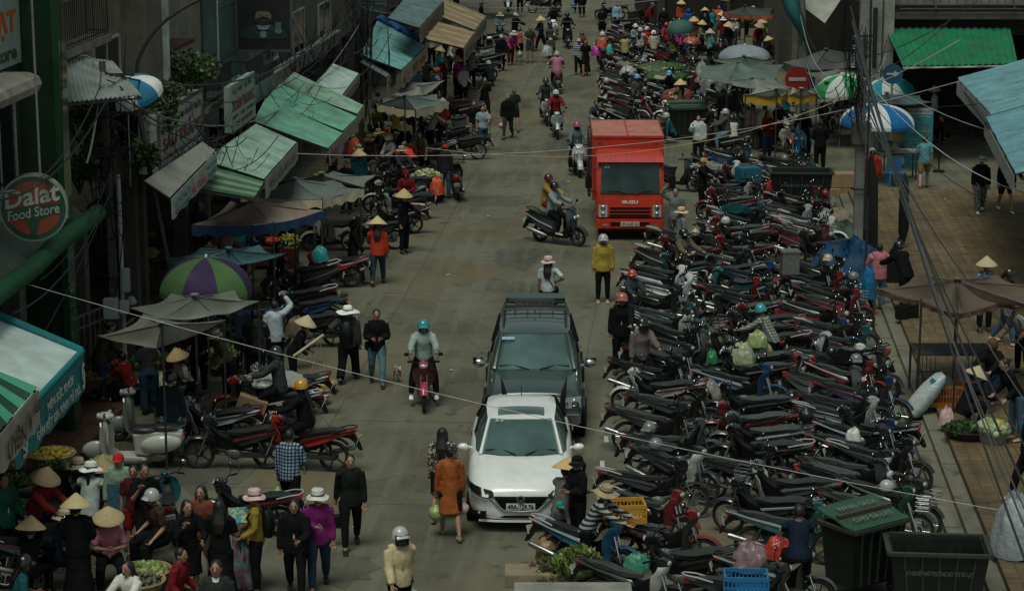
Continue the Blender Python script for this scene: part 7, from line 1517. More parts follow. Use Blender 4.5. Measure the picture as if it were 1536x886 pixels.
# big blue tarp heap
def lump(label, p, rx, ry, h, col, seed=0, mt=TARP, cat='tarp', name='tarp_heap', fold=.16):
    p = Vector((p[0], p[1], gz(p))) if len(p) < 4 else p
    def f(u, v):
        a = v * 2 * pi; r = sin(u * pi / 2); n_ = noise.noise(Vector((cos(a) * 2.2 + seed, sin(a) * 2.2, u * 2))); n2 = noise.noise(Vector((cos(a) * 6 + seed, sin(a) * 6, u * 5)))
        k = 1 + fold * n_ + fold * .7 * n2; return Vector((rx * r * k * cos(a), ry * r * k * sin(a), h * cos(u * pi / 2) * (1 + fold * n2) + fold * .25 * n_ + .02))
    m = M(); m.grid(f, 14, 36); return single(name, m, mt, label, cat, col, p, smooth=60)
p = keep(GG(1272, 425), 1.2); lump('royal blue tarp thrown over goods at the kerb', p, .85, 1.3, 1.0, (.006, .045, .11), 3, fold=.34)
p = GG(1265, 360); lump('green grey sheet heaped beside the concrete pole', p, .7, .9, .55, (.07, .10, .07), 9, fold=.4); p = GG(1258, 352 - 20); lump('pale rubble sack beside the bin', p, .4, .5, .35, (.22, .18, .12), 5)
for i, (x, y, z) in enumerate(((1254, 300, 0), (1262, 300, .42), (1238, 302, 0))): p = G(x, y); m = M(); m.box(-.38, .38, -.3, .3, 0, .4); m.box(-.05, .05, -.302, .302, .0, .402); m.box(-.2, .1, -.301, -.3, .1, .3) ; single('cardboard_box', m, CARD, ('bottom brown cardboard box right of the far bin', 'upper brown cardboard box stacked right of the far bin', 'brown cardboard box touching the far bin')[i], 'box', None, (p.x, p.y, z), .1 * i, 'cardboard boxes by the pole', bev=.01)
m = M(); bag_mesh(m, (0, 0, 0), .26, 4); single('plastic_bag', m, PBAG, 'grey plastic bag beside the cardboard boxes', 'bag', 'lgrey', G(1240, 318), smooth=60)
# white and teal sack leaning on the step
p = GG(1392, 618); m = M(); m.T = Matrix.Translation((0, 0, .05)) @ Matrix.Rotation(radians(38), 4, 'Y')
m.tube([(0, 0, 0), (0, 0, .06), (0, 0, .3), (0, 0, .62), (0, 0, .92), (0, 0, 1.0)], [(.16, .09), (.24, .16), (.27, .19), (.26, .18), (.22, .12), (.18, .04)], 18, ref=(0, 1, 0)); o = single('sack', m, PBAG, 'full white sack with teal stripes leaning on the kerb step', 'sack', (.46, .5, .5), (p.x - .35, p.y, .16), 0, smooth=True)
for q in ((-.12, .2),):
    s = M(); s.T = m.T; s.shell(lambda u, v: (( .06 + .09 * v), -.19 + .06 * abs(v - .5), .1 + .5 * u), 4, 3, .006); s.shell(lambda u, v: ((-.18 + .3 * v), -.195 + .05 * abs(v - .5), .74 + .09 * u), 3, 4, .006); part('printed_stripe', s, LET, o, (.01, .25, .27))
# cage cart with cloth sacks, orange crate
p = GG(1425, 590); r = thing('cage_table', 'black metal cage table under the brown tent', 'table', p); m = M(); m.box(-.75, .75, -.45, .45, .86, .9); part('top', m, PLAS, r, (.05, .055, .05))
for x in (-.72, .72):
    for y in (-.42, .42): m = M(); m.bar((x, y, 0), (x, y, .86), .04); part('leg', m, DSTEEL, r)
m = M(); [m.bar((-.72 + i * .08, -.44, .2), (-.72 + i * .08, -.44, .85), .014) for i in list(range(5)) + list(range(12, 19))]; m.bar((-.74, -.44, .2), (.74, -.44, .2), .03); m.bar((-.74, -.44, .55), (-.3, -.44, .55), .03); part('bars', m, DSTEEL, r)
crate('orange plastic crate under the dark sacks', GG(1422, 606), 0, .72, .5, .42, (.42, .12, .015)); g = GG(1414, 600); lump('dark patterned cloth sack on the orange crate', (g.x, g.y, .7), .38, .32, .5, (.07, .09, .09), 2, cat='sack', name='cloth_sack'); bpy.data.objects[-1] if False else None
g = GG(1488, 662); cyl_basket('wire basket of pale cabbages on the plaza', g, .3, .3, 'grey', 'cabbage', [(.42, .48, .3), (.22, .3, .14), (.5, .54, .38)], ps=.075, n=60)
g = GG(1450, 655); cyl_basket('wide dark basket in front of the crouching vendor', g, .42, .16, 'dbrown', 'herbs', [(.03, .05, .03), (.05, .07, .04)], ps=.06, n=60)
lump('pink plastic bag beside the crouching vendor', GG(1420, 638), .15, .15, .32, 'lpink', 8, PBAG, 'bag', 'plastic_bag'); lump('big pale plastic sack at the right edge', GG(1520, 832), .34, .34, .95, (.32, .35, .37), 6, PBAG, 'sack', 'sack')
lump('grey cloth bag tied on a middle row motorbike', (lambda q: (q.x, q.y, .75))(G(1178, 560, .75)), .3, .25, .3, (.25, .25, .2), 1, PBAG, 'bag', 'plastic_bag') if False else None
def at(x, y, z): q = G(x, y, z); return Matrix.Translation(q).to_translation()
def lumpz(label, x, y, z, rx, ry, h, col, seed, mt=PBAG, cat='bag', name='plastic_bag', fold=.16):
    o = lump(label, Vector((0, 0, 0)), rx, ry, h, col, seed, mt, cat, name, fold); o.location = G(x, y, z); return o
for (lb, x, y, z, r, h, c) in [('pale green cabbage sack being packed by the plaid shirt woman', 1110, 545, .55, .3, .4, (.3, .33, .2)), ('second pale cabbage sack beside the plaid shirt woman', 1140, 538, .5, .26, .38, (.34, .36, .22)), ('round cabbage sack held under the plaid shirt woman arm', 1136, 520, .8, .22, .32, (.26, .32, .14)),
    ('grey woven shopping bag hanging on a middle row motorbike', 1060, 600, .3, .3, .4, (.2, .2, .17)), ('dusty pink bag between red motorbikes', 1125, 855, .55, .28, .42, (.22, .15, .16)), ('orange red helmet bag on a red motorbike', 1168, 835, .75, .22, .3, (.42, .04, .02)), ('green plastic bag on a middle row motorbike', 1068, 545, .75, .12, .25, (.02, .2, .08)), ('colourful plastic bag near the striped sweater woman', 955, 855, .45, .2, .25, (.05, .22, .14)),
    ('white plastic bag hanging on a kerb row motorbike', 1280, 665, .6, .14, .26, 'offwhite'), ('green cloth cover on far block motorbikes', 992, 105, .85, 1.0, .3, (.05, .09, .02)), ('dark green cloth cover lower on far block motorbikes', 1000, 118, .85, .8, .28, (.045, .09, .03)), ('orange net bag on the far motorbikes', 1038, 66, .9, .4, .3, (.35, .08, .04)), ('reddish sacks on the far motorbikes', 1015, 148, .85, .6, .35, (.2, .05, .04)), ('pale grey tarp draped on a far motorbike', 1070, 145, .3, .55, .9, 'grey'), ('pale tarp standing behind the far motorbikes', 1052, 130, .3, .3, 1.0, (.3, .31, .28)),
    ('white sack on the outer far motorbikes', 942, 112, .85, .35, .32, 'lgrey'), ('red bag hanging beside the far bin', 1160, 290, .5, .22, .45, (.4, .03, .02)), ('turquoise plastic bag on a left motorbike', 480, 392, .85, .2, .35, 'teal'), ('clear plastic cover over a left motorbike seat', 410, 575, .75, .6, .22, (.28, .3, .28)), ('brown sack tied on a left motorbike', 445, 505, .7, .25, .4, (.14, .1, .07)), ('orange plastic bag hanging at the awning edge', 532, 232, .9, .2, .5, (.6, .1, .03)), ('second orange bag by the fruit cart', 655, 292, .25, .22, .5, (.55, .07, .02)),
    ('tan paper bag beside the conical hat seller', 822, 838, .15, .2, .45, (.3, .2, .09)), ('crumpled white bag on the near cart', 868, 855, .3, .2, .25, 'lgrey'), ('red cloth beside the black hat', 852, 835, .15, .25, .3, (.2, .015, .02)), ('dark green cloth bag in front of the striped sweater', 838, 850, .05, .2, .3, (.03, .045, .04))]:
    seed = len(lb); lumpz(lb, x, y, z, r, r * .8, h, c, seed)
# near carts and concrete slab at the bottom
m = M(); c0 = G(782, 872, 1.0); c1 = G(958, 878, 1.0); m.box(c0.x - .1, c1.x - .1, c0.y - 1.6, c0.y, .8, 1.0); r = single('cart', m, CONC, 'top of a grey metal cart at the bottom edge', 'cart', (.25, .25, .22), bev=.01)
g = GG(812, 872); m = M(); m.box(-.55, .55, -.28, .28, 0, .2); single('carton', m, WOOD, 'flat tan board box on the road at the bottom', 'box', (.24, .2, .13), g, bev=.01); heap('herbs', 'heap of yellow green leaves beside the seller', GG(848, 868), .5, .25, [(.2, .22, .08), (.1, .14, .05)], .08, 160, 1.3); heap('herbs', 'pale green vegetables in the striped sweater woman apron', GG(868, 882) + Vector((0, 0, .35)), .3, .22, [(.18, .22, .06)], .07, 90)
# ---- lower left produce
for (lb, x, y, R, kd, c, ps, z) in [('big basket of orange tomatoes by the pallet', 78, 712, .42, 'round', [(.5, .09, .04), (.45, .05, .03)], .05, .2), ('basket of red chillies behind the conical hat', 20, 715, .34, 'long', [(.5, .06, .02), (.5, .12, .02)], .05, .2), ('basket of green herbs beside the tomatoes', 88, 745, .34, 'herbs', [(.06, .12, .03), (.1, .16, .05)], .08, .25),
    ('basket of pale greens at the left edge', 25, 760, .35, 'greens', [(.14, .2, .06)], .07, .2), ('basket of cauliflowers behind the white hat', 158, 735, .3, 'cabbage', [(.42, .42, .25), (.3, .36, .18)], .06, .3), ('flat brown basket with onions in front of pink tee', 218, 872, .4, 'round', [(.3, .26, .14), (.14, .18, .05)], .05, 0), ('low basket of shells at the bottom left', 210, 888, .38, 'round', [(.08, .08, .07), (.15, .13, .09)], .04, 0),
    ('basket of green fruit under the grey tent', 205, 432, .4, 'round', [(.1, .2, .05)], .05, .3), ('basket of pale lettuce near the tent pole', 332, 560, .35, 'greens', [(.25, .32, .16)], .09, .2), ('basket of white cabbages under the near tent', 240, 600, .4, 'cabbage', [(.42, .45, .33), (.32, .38, .24)], .1, .2), ('basket of purple flowers beside the teal banner', 132, 600, .4, 'flowers', [(.12, .04, .14), (.2, .15, .2)], .05, .3), ('hanging basket of garlic beside the vendor', 484, 588, .28, 'cabbage', [(.45, .45, .36)], .05, 0), ('second basket of pale garlic on the road', 474, 606, .26, 'cabbage', [(.48, .48, .4)], .05, 0)]:
    cyl_basket(lb, GG(x, y), R, .2, 'tan' if z < .25 else 'brown', kd, c, ps=ps, n=90, z=gz(GG(x, y)) + z)
p = GG(95, 730); m = M()
for k in range(7): m.box(-.5, .5, -.45 + k * .14, -.37 + k * .14, .10, .13)
for x in (-.45, 0, .45): m.box(x - .04, x + .04, -.45, .47, 0, .098)
o = single('pallet', m, WOOD, 'weathered wooden pallet beside the tomatoes', 'pallet', (.14, .10, .07), p, .5)
# shoulder pole frame
p = GG(480, 600); m = M(); [m.tube([(x, y, .1), (0, 0, 1.25)], .008, 4) for x in (-.25, .25) for y in (-.2, .2)]; single('basket_rope', m, WOOD, 'ropes rising from the garlic basket to the shoulder pole', 'rope', 'tan', p); m = M(); m.tube([GG(480, 600) + Vector((-.5, 0, .9)), GG(480, 600) + Vector((.1, -.1, 1.35))], .03, 6); single('shoulder_pole', m, WOOD, 'flat bamboo shoulder pole leaning beside the vendor', 'pole', 'cream')
for (x, y, L_, c, lb) in ((240, 605, 1.1, (.1, .1, .09), 'dark low table under the near tent'), (318, 545, 1.0, (.12, .1, .08), 'small table beside the near tent pole')): stall(lb, GG(x, y), L_, .7, .4, c)
# fruit cart
p = GG(640, 300); r = thing('cart', 'small metal cart of fruit beside the red tee man', 'cart', p); m = M(); m.box(-.5, .5, -.3, .3, .3, .75); part('box', m, STEEL, r, bev=.01)
for s in (-1, 1): m = M(); m.torus((.3, s * .34, .22), .19, .03, 18, 6); part('wheel', m, RUB, r, smooth=True)
heap('round', 'heap of yellow fruit on the small metal cart', p + Vector((0, 0, .74)), .42, .16, [(.4, .27, .08), (.3, .2, .06)], .05, 80)
# floral covered bike tail, toy seller goods
p = GG(632, 346); m = M(); m.T = Matrix.Rotation(.5, 4, 'X'); m.box(-.32, .32, -.04, .04, .4, .95); single('board', m, mat('floral_sheet', rough=.8, pat='floral', col2=(.3, .05, .05)), 'floral patterned cover on the tail of a motorbike', 'cover', 'lgrey', p, -.4, bev=.01)
p = GG(365, 878); lump('colourful packets piled on the toy seller bike', p, .24, .22, .7, (.07, .14, .12), 4, mat('packets', (.1, .2, .2), rough=.4, pat='camo', col2=(.3, .06, .1)), 'goods', 'packets', .4)
m = M(); m.box(-.19, .19, -.12, .12, -.012, .012); o = single('picture_box', m, mat('picture', (.02, .22, .3), rough=.4, pat='floral', col2=(.4, .36, .06)), 'bright blue picture box held by the mustard top woman', 'box', None, AY(362, 772, GG(386, 888).y), .2); o.rotation_euler = (1.0, 0, .2)
p = AY(376, 612, GG(405, 648).y - .2); m = M(); m.box(-.27, .27, -.1, .1, -.22, .22); o = single('cardboard_box', m, CARD, 'printed cardboard box hung under a handlebar on the left', 'box', None, p, .2, bev=.01); o.rotation_euler = (.1, .35, .1)
m = M(); [m.torus((x, -.11, z), .07, .012, 14, 4) for x, z in ((-.08, .04), (.09, .02))]; m.tube([(-.15, -.11, -.12), (0, -.11, -.16), (.16, -.11, -.1)], .012, 4); part('printed_drawing', m, PLASK, o)
# railing on the left under the grey tents
p = GG(140, 560); r = thing('gate', 'dark steel gate leaning under the near grey tents', 'gate', p, 1.2); m = M(); m.bar((-.9, 0, .05), (.9, 0, .05), .05); m.bar((-.9, 0, 1.3), (.9, 0, 1.3), .05); m.bar((-.9, 0, 1.05), (.9, 0, 1.05), .04); [m.bar((-.9 + i * .2, 0, .05), (-.9 + i * .2, 0, 1.3), .035) for i in range(10)]; part('frame', m, STEEL, r)
# buckets on the loaded scooter and stools
for (x, y, z, c, lb) in ((894, 84, .7, (.4, .05, .3), 'magenta bag on the left of the loaded scooter'), (912, 82, .65, (.05, .42, .33), 'mint green bucket on the loaded scooter'), (903, 72, 1.05, (.5, .1, .05), 'orange red box on the loaded scooter'), (820, 84, .3, 'lgrey', 'white bag on the grey motorbike')): lumpz(lb, x, y, z, .24, .22, .45, c, len(lb))
p = G(1342, 280); r = thing('chair', 'blue plastic chair left of the poster', 'chair', p); m = M(); m.box(-.22, .22, -.22, .22, .42, .45); part('seat', m, PLAS, r, (.015, .16, .35), bev=.01); m = M(); m.box(-.22, .22, .2, .23, .451, .85); part('backrest', m, PLAS, r, (.015, .16, .35), bev=.01)
for x in (-.19, .19):
    for y in (-.19, .19): m = M(); m.bar((x, y, 0), (x * .95, y * .95, .42), .04); part('leg', m, PLAS, r, (.015, .16, .35))
p = G(1340, 268); stall('silver drinks cart under the blue and white parasol', p, 1.4, .7, .9, 'lgrey'); lumpz('glass jars and bags on the drinks cart', 1330, 226, .92, .35, .25, .3, (.2, .22, .2), 5)
p = G(1408, 258); m = M(); m.cyl((0, 0, 0), (0, 0, 1.3), .025, n=8); m.lathe([(.2, 0), (.18, .05), (.02, .06)], 16); single('bollard_post', m, PLASK, 'thin black striped post on a round foot right of the poster', 'post', None, p, smooth=True)
p = GG(1353, 372); m = M(); m.tube([(0, 0, 0), (.02, 0, .5), (.0, 0, 1.6), (.0, 0, 1.95)], [.03, .14, .12, .02], 12); single('folded_umbrella', m, TARP, 'tall folded black umbrella standing on the plaza', 'umbrella', 'black', p, smooth=True)
p = GG(1302, 385); m = M(); m.tube([(0, 0, 0), (0, 0, .4), (.02, 0, 1.9), (0, 0, 2.6)], [.2, .24, .17, .05], 14); single('folded_umbrella', m, TARP, 'tall folded dark market umbrella right of the concrete pole', 'umbrella', (.02, .018, .018), p, smooth=True)
p = GG(1355, 385 + 40); m = M(); m.slab([(0, 0, .02), (-.75, .1, .02), (-.1, .1, 1.15)], .04, (0, 1, 0)); single('leaning_board', m, PLASK, 'dark triangular board leaning beside the black helmet', 'board', None, p)
for (x, y, lb) in ((1352, 478, 'small dark box on the plaza left of the tent post'), (1368, 476, 'small dark case on the plaza beside the tent post')): m = M(); m.box(-.13, .13, -.1, .1, 0, .3); m.tube([(-.06, 0, .3), (-.05, 0, .38), (.05, 0, .38), (.06, 0, .3)], .012, 5); single('case', m, PLASK, lb, 'box', None, GG(x, y), bev=.02)
p = GG(1318, 440); m = M(); m.cyl((0, 0, 0), (0, 0, 2.3), .03, n=8); single('steel_post', m, DSTEEL, 'thin steel post at the kerb beside the pink jacket', 'post', None, GG(1297, 440), smooth=True)
lumpz('bright blue sack held by the pink jacket woman', 1302, 448, .5, .18, .18, .75, (.01, .13, .28), 7)
m = M(); tree = random.Random(3)
# dog
d = thing('dog', 'small white and brown dog trotting on the road', 'dog', GG(596, 571), radians(-75)); m = M(); m.T = Matrix.Diagonal((.62, .62, .62, 1))
m.tube([(-.26, 0, .34), (-.2, 0, .35), (0, 0, .33), (.18, 0, .34), (.27, 0, .38)], [(.06, .07), (.095, .1), (.085, .09), (.1, .12), (.06, .07)], 12); m.tube([(.24, 0, .38), (.34, 0, .48)], [.065, .05], 8); m.ell((.38, 0, .52), .075, .06, .06, 10, 8); m.tube([(.42, 0, .51), (.51, 0, .49)], [.035, .022], 8)
for s in (-1, 1): m.tube([(.36, s * .04, .56), (.34, s * .065, .62)], [.03, .008], 6); m.tube([(.2, s * .06, .3), (.19, s * .06, .17), (.22 + s * .05, s * .06, .02)], [.045, .025, .022], 7); m.tube([(-.2, s * .06, .32), (-.13, s * .07, .22), (-.24, s * .065, .13), (-.21 - s * .05, s * .065, .02)], [.065, .045, .022, .022], 7)
m.tube([(-.26, 0, .38), (-.36, 0, .48), (-.34, 0, .56)], [.03, .022, .01], 6); o = link('body', m.mesh('body', mat('dog_fur', (.5, .46, .38), rough=.9, pat='floral', col2=(.3, .1, .04))), d); remesh(o, .012)
# overhead wires
wl = [((0, 412), 36.5, (1536, 772), 33.5, 0.15, 'lgrey', .012, 'pale wire crossing the whole street low over the cars'), ((240, 222), 50, (1536, 40), 62, .25, 'lgrey', .012, 'pale wire crossing high from the jam shop to the right'), ((200, 215), 51, (1290, 168), 60, .35, 'tan', .012, 'tan wire crossing over the truck roof')]
wire(wl[0][7], [AY(-40, 402, 37.5), AY(1600, 590 + 192, 33.0)], .006, 'lgrey', sag=.30)
wire('pale wire from the jam shop rising to the right pole', [AY(215, 214, 52), AY(1440, 122, 62)], .008, 'lgrey', sag=1.0); wire('tan wire over the truck roof towards the right pole', [AY(640, 222, 50), AY(1440, 60, 58)], .010, 'tan', sag=1.2)
wire('thin dark wire across the top of the street', [AY(690, 10, 120), AY(1130, -20, 100)], .014, 'lgrey', sag=.4); wire('pale wire beside the tan awning at the top', [AY(560, 15, 90), AY(960, 28, 100)], .012, 'grey', sag=.3)
q = AY(1279, 60, pb.y - .2)
for k, (x, y, Y, s, r) in enumerate([(1600, 1010, 24, .5, .018), (1620, 990, 25, .6, .016), (1640, 940, 26, .7, .022), (1600, 900, 27, .6, .012), (1650, 850, 28, .8, .018), (1640, 740, 31, .7, .012), (1660, 640, 34, .8, .016), (1640, 560, 37, .7, .012)]):
    st_ = AY(1276 + 2.5 * k, 10 + 22 * k, pb.y - .25); wire('dark cable dropping right from the concrete pole, %s from the left' % ordn(k + 1), [st_, AY(x, y, Y)], r, 'dgrey' if k % 2 else 'charcoal', sag=s)
for k, (x0, y0, x1, y1, Y1, s) in enumerate([(1270, 100, 1200, 20, 84, 1.0), (1270, 110, 1200, 40, 84, 1.3), (1268, 90, 1196, 0, 84, .8), (1270, 125, 1204, 60, 84, 1.2), (1268, 140, 1200, 75, 84, .9), (1284, 130, 1330, 60, 75, .6), (1288, 100, 1330, 80, 75, .5), (1290, 90, 1536, -60, 60, .4), (1290, 120, 1500, -60, 60, .5), (1290, 110, 1600, 300, 52, .7), (1290, 130, 1600, 330, 48, .8), (1296, 150, 1600, 120, 60, .4), (1290, 100, 1640, 210, 60, .6)]):
    wire('thin black cable at the concrete pole, %s of the upper bundle' % ordn(k + 1), [AY(x0, y0, pb.y - .2), AY(x1, y1, Y1)], .012, 'black' if k % 3 else 'lgrey', sag=s)
nest('knot of black cables on the concrete pole', AY(1285, 120, pb.y - .3), .9, 34, (.35, .4, 1.6), .014)
for k, (x0, y0, Y0, x1, y1, Y1, s) in enumerate([(0, 300, 36, 160, 150, 42, .4), (0, 290, 36, 150, 130, 42, .5), (130, 245, 41, 152, 110, 43, .2), (0, 600, 35, 150, 330, 42, .2), (180, 130, 43, 305, 170, 50, .5), (160, 120, 43, 540, 20, 72, 1.4), (165, 140, 43, 540, 35, 72, 1.7), (170, 150, 43, 540, 50, 72, 2.0), (160, 110, 43, 540, 5, 72, 1.1), (170, 180, 43, 530, 60, 72, 2.2), (540, 10, 72, 700, -30, 110, .8), (540, 25, 72, 690, 0, 110, 1.0), (540, 0, 72, 660, -40, 100, .7), (90, -10, 40, 95, 250, 40, .0), (47, -10, 39, 60, 260, 38, .1), (165, 260, 43, 60, 420, 38, .3), (165, 290, 43, 20, 470, 36, .4), (240, 0, 55, 250, 95, 54, .02)]):
    wire('cable on the left side of the street, %s of the strand' % ordn(k + 1), [AY(x0, y0, Y0), AY(x1, y1, Y1)], .013 if k % 2 else .02, ('black', 'charcoal', 'grey', 'black')[k % 4], sag=s)
# ---------------------------------------------------------------- the bike park
PEO = [o for o in bpy.data.objects if o.name.startswith('person')]
BLK = []  # (point, radius) kept free
for o in PEO: BLK.append((o.location.copy(), .38))
BLK += [(G(1000 + 0, 250), .0)]
for q in BIN_P: BLK.append((q, .85))
for q in KEEP: BLK.append(q)
def free(p, phi, r=0.):
    d = Vector((cos(phi), sin(phi), 0)); 
    for c, rad in BLK:
        w = Vector((c.x - p.x, c.y - p.y, 0)); t = max(-.8, min(.8, w.dot(d)))
        if (w - d * t).length < rad - .08: return False
    for c, ph in BIKES0:
        for t in (-.7, 0, .7):
            w = Vector((c.x - p.x, c.y - p.y, 0)) + Vector((cos(ph), sin(ph), 0)) * t; s = max(-.75, min(.75, w.dot(d)))
            if (w - d * s).length < .33: return False
    return True
BIKES0 = list(BIKES)
rr = random.Random(31)
SEATS = [(.032, .038, .035), (.045, .052, .048), (.055, .064, .058), (.025, .028, .026)]
PAL = ['black'] * 11 + ['charcoal'] * 8 + ['dgrey'] * 2 + [(.2, .016, .014)] * 3 + ['dred'] * 3 + ['maroon'] * 2 + ['silver', 'white', 'lgrey', 'silver'] + ['dteal', 'dteal', 'dgreen', 'dblue', (.015, .05, .13)]
def pal(c): return c if isinstance(c, str) else {(.2, .016, .014): 'red', (.015, .05, .13): 'blue'}[c]
TRIM = ['silver', 'black', 'black', 'charcoal', 'grey', 'dred', 'lgrey', 'charcoal', 'dgrey']
KIND = ['underbone'] * 5 + ['wave'] * 6 + ['scooter'] * 2 + ['basket']
def extra(o, w):
    k = rr.random(); M_ = o.matrix_basis
    cn, cc = rr.choice([('pale grey', 'lgrey'), ('dark teal', 'dteal'), ('silver', 'silver'), ('black', 'black'), ('dark red', 'dred'), ('grey', 'grey'), ('black', 'charcoal'), ('cream', (.4, .36, .26))])
    if k < .45:
        m = M(); m.lathe([(.001, .15), (.05, .144), (.09, .118), (.118, .07), (.125, 0), (.115, -.02), (.1, -.01)], 16); m.shell(lambda u, v: ((v - .5) * .18, -.11 - .06 * u, .05 - .03 * u), 2, 6, .006)
        q = M_ @ Vector(rr.choice([(-.15, 0, .78), (.34, .3, 1.12), (-.5, 0, .88)])); single('helmet', m, PAINT, '%s helmet left on the %s' % (cn, w), 'helmet', cc, q, rr.uniform(0, 6), smooth=50)
    elif k < .8:
        q = M_ @ Vector(rr.choice([(.42, 0, .45), (.3, -.25, .65), (-.9, 0, .9)])); m = M(); bag_mesh(m, (0, 0, 0), rr.uniform(.1, .17), rr.uniform(0, 99)); single('plastic_bag', m, PBAG, '%s bag on the %s' % (cn, w), 'bag', cc, q, smooth=60)
    else:
        o2 = lump('%s cloth thrown over the %s' % (cn, w), Vector((0, 0, 0)), .45, .2, .2, tuple(c * .5 for c in C(cc)), rr.uniform(0, 50), CLOTH, 'cloth', 'cloth', .3); o2.location = M_ @ Vector((-.3, 0, .72)); o2.rotation_euler[2] = o.rotation_euler[2]
def column(nm, a0, a1, st, bf, yaw, flip, grp):
    a = a0; k = 1
    while a < a1:
        b = bf(a) + rr.uniform(-.33, .33); p = W(a, b); fl = rr.random() < flip; phi = radians(-TH * 57.3 + (180 if fl else 0) + yaw + rr.gauss(0, 6 if 'kerb' in nm else 9)); col = rr.choice(PAL); kd = rr.choice(KIND); tr = rr.choice(TRIM)
        if free(p, phi):
            o = bike(p, phi * 57.2958, col, kd, '%s %s, %s from the camera in the %s' % (cname(pal(col)), KN[kd], ordn(k), nm), grp, trim=tr, seat=rr.choice(SEATS))
            if rr.random() < .15: extra(o, '%s %s in the %s' % (ordn(k), KN[kd], nm))
            k += 1
        a += (st(a) if callable(st) else st) * rr.uniform(.8, 1.22)
g1 = 'motorbikes parked between the road and the kerb'
column('outer row beside the road', 31.2, 58.3, lambda a: 1.2 if a < 45 else .9, lambda a: -.28 + .006 * (a - 33), -11, .10, g1)
column('middle row of the park', 30.8, 71.5, lambda a: 1.05 if a < 45 else .85, lambda a: 1.42, -9, .5, g1)
column('row along the kerb', 34.8, 70.5, .7, lambda a: 3.22, -15, .06, g1)
g2 = 'motorbikes parked in the far block behind the truck'
column('outer row of the far block', 80, 112, .72, lambda a: -2.0 - .03 * (a - 84), -20, .06, g2)
column('inner row of the far block', 81, 112, .76, lambda a: -.15 - .03 * (a - 84), -18, .3, g2)
column('short row beside the far tents', 84, 104, 1.5, lambda a: 1.7 - .03 * (a - 84), -15, .5, g2)
g3 = 'motorbikes parked along the left-hand stalls'
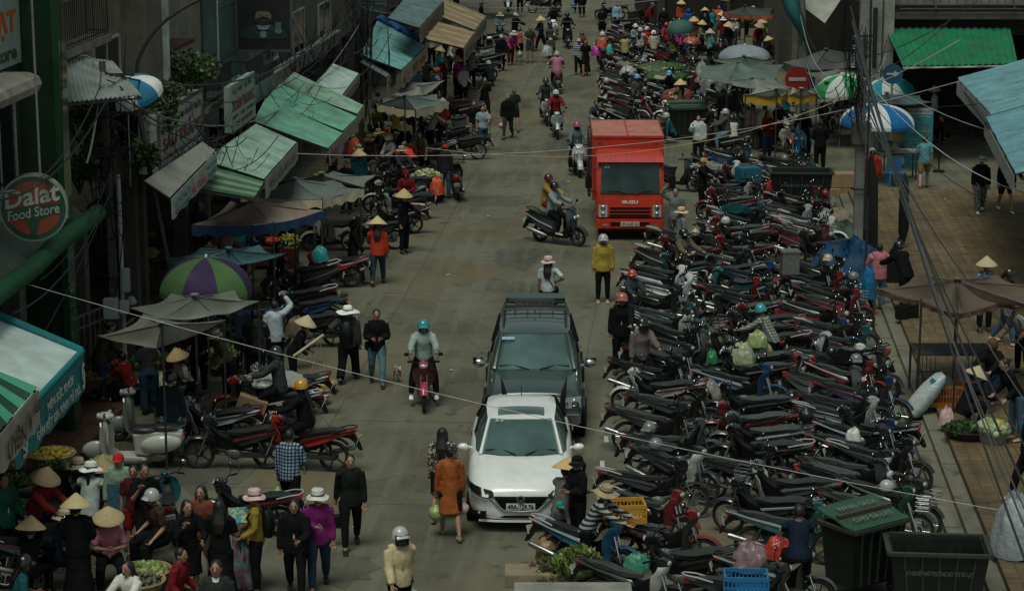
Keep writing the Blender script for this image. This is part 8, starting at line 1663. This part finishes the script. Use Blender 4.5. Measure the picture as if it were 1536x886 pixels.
left = [(196, 700, 182, 'offwhite', 'vespa', 'cream retro scooter parked on the left below the striped awning'), (226, 660, 184, (.30, .33, .30), 'vespa', 'grey green retro scooter behind the cream one'), (352, 702, 178, 'charcoal', 'wave', 'black motorbike with green bag beside the cream scooter'), (320, 668, 176, 'silver', 'underbone', 'silver motorbike behind the black one near the cream scooter'),
 (462, 520, 186, 'charcoal', 'wave', 'dark motorbike with long seat, nearest of three by the white hat'), (455, 498, 187, (.02, .08, .2), 'underbone', 'blue motorbike, middle of three by the white hat'), (442, 480, 188, 'black', 'underbone', 'black motorbike, farthest of three by the white hat'), (448, 446, 190, 'charcoal', 'scooter', 'black scooter with silver side trim on the left'), (492, 432, 188, 'red', 'wave', 'red and white motorbike with tail towards the road'),
 (385, 575 + 60, 176, 'red', 'underbone', 'red motorbike under the near tents'), (420, 620, 178, 'silver', 'underbone', 'silver motorbike with a clear plastic cover'), (590, 352, 192, 'black', 'wave', 'black motorbike beyond the red jacket walker'), (560, 375, 192, 'charcoal', 'underbone', 'dark motorbike left of the red jacket walker'), (500, 375, 190, 'offwhite', 'scooter', 'white scooter behind the brown tent'),
 (600, 330, 190, 'black', 'underbone', 'black motorbike beside the floral cover'), (588, 318, 190, 'silver', 'wave', 'silver motorbike near the dark conical hat'), (602, 304, 190, 'charcoal', 'underbone', 'dark motorbike with green grey seat, front one near the fruit cart'), (596, 290, 190, 'charcoal', 'underbone', 'dark motorbike with green grey seat, second near the fruit cart'), (578, 290, 192, 'dgrey', 'scooter', 'grey scooter beside the big slate tent'),
 (687, 296, 95, 'black', 'scooter', 'black scooter with white plate seen from behind'), (672, 222, 190, 'black', 'wave', 'black motorbike with brown rack near the slate tent'), (676, 206, 190, 'dgrey', 'scooter', 'grey scooter near the slate tent'), (668, 180, 192, 'charcoal', 'underbone', 'dark motorbike behind the slate tent'), (686, 186, 192, 'black', 'underbone', 'black motorbike beside the checked shorts man'),
 (722, 108, 190, 'charcoal', 'wave', 'dark motorbike near the sitting white helmet'), (716, 122, 190, 'black', 'underbone', 'black motorbike beside the grey vest'), (718, 95, 188, 'silver', 'scooter', 'silver scooter by the tan awning'), (726, 85, 188, 'red', 'underbone', 'red motorbike by the tan awning'), (740, 88, 110, 'white', 'scooter', 'white scooter behind the man in dark jacket'), (732, 72, 188, 'black', 'wave', 'black motorbike far under the tan awning'),
 (262, 800, 100, 'dteal', 'wave', 'teal and white motorbike standing among the shoppers'), (372, 800, 170, 'black', 'underbone', 'black motorbike behind the phone group'), (75, 800, 30, 'black', 'scooter', 'black scooter with mirror among the lower left shoppers'), (70, 880, 10, 'black', 'underbone', 'black motorbike at the lower left corner'),
 (690, 240, 190, 'black', 'underbone', 'black motorbike beyond the red white cap'), (640, 250, 200, 'black', 'underbone', 'black motorbike behind the red tee man'), (915, 30, 185, 'black', 'wave', 'black motorbike at the top right of the road'), (940, 38, 185, 'charcoal', 'scooter', 'dark scooter at the top right of the road'), (815, 20, 0, 'black', 'underbone', 'black motorbike parked at the top behind the riders'), (1012, 286, -30, 'charcoal', 'scooter', 'black scooter directly right of the truck cab'),
 (880, 868, -30, (.02, .10, .2), 'wave', 'blue motorbike reached by the striped sweater woman'), (1240, 196, 100, 'black', 'underbone', 'black motorbike parked under the green white parasol'), (1262, 178, 96, 'black', 'underbone', 'black motorbike behind the concrete pole')]
for (x, y, phi, c, kd, lb) in left: bike(GG(x, y), phi + rr.uniform(-3, 3), c, kd, lb, g3 if x < 760 else None, trim=rr.choice(TRIM))
# ---------------------------------------------------------------- camera, sky, light
finish_people()
cam = bpy.data.cameras.new('camera'); co = bpy.data.objects.new('camera', cam); COL.objects.link(co); SC.camera = co
cam.sensor_width = 36; cam.lens = F_ / 1536 * 36; cam.clip_start = .5; cam.clip_end = 2000; co.location = (0, 0, HC); co.rotation_euler = (pi / 2 - PIT, 0, 0)
wd = bpy.data.worlds.new('World'); SC.world = wd; wd.use_nodes = True; N = wd.node_tree.nodes; L = wd.node_tree.links; bg = N['Background']
sky = N.new('ShaderNodeTexSky'); sky.sky_type = 'NISHITA'; sky.sun_disc = False; sky.sun_elevation = radians(66); sky.sun_rotation = radians(200); sky.altitude = 1500; sky.air_density = 1.6; sky.dust_density = 4; sky.ozone_density = 1
hs = N.new('ShaderNodeHueSaturation'); hs.inputs['Saturation'].default_value = .22; L.new(sky.outputs[0], hs.inputs['Color'])
tn_ = N.new('ShaderNodeMix'); tn_.data_type = 'RGBA'; tn_.blend_type = 'MULTIPLY'; tn_.inputs[0].default_value = 1; tn_.inputs[7].default_value = (.86, 1.0, .97, 1); L.new(hs.outputs[0], tn_.inputs[6]); L.new(tn_.outputs[2], bg.inputs['Color']); bg.inputs['Strength'].default_value = .054
sn_ = bpy.data.lights.new('sun', 'SUN'); sn_.energy = 1.85; sn_.angle = radians(28); sn_.color = (.97, 1, .88); so = bpy.data.objects.new('sun', sn_); COL.objects.link(so); so.rotation_euler = (radians(24), 0, radians(180 - 200))
SC.view_settings.view_transform = 'Standard'; SC.view_settings.look = 'None'; SC.view_settings.exposure = .0; SC.view_settings.gamma = 1
SC.render.engine = 'CYCLES'
SC.cycles.max_bounces = 5; SC.cycles.diffuse_bounces = 2; SC.cycles.glossy_bounces = 2; SC.cycles.transmission_bounces = 2; SC.cycles.use_denoising = True
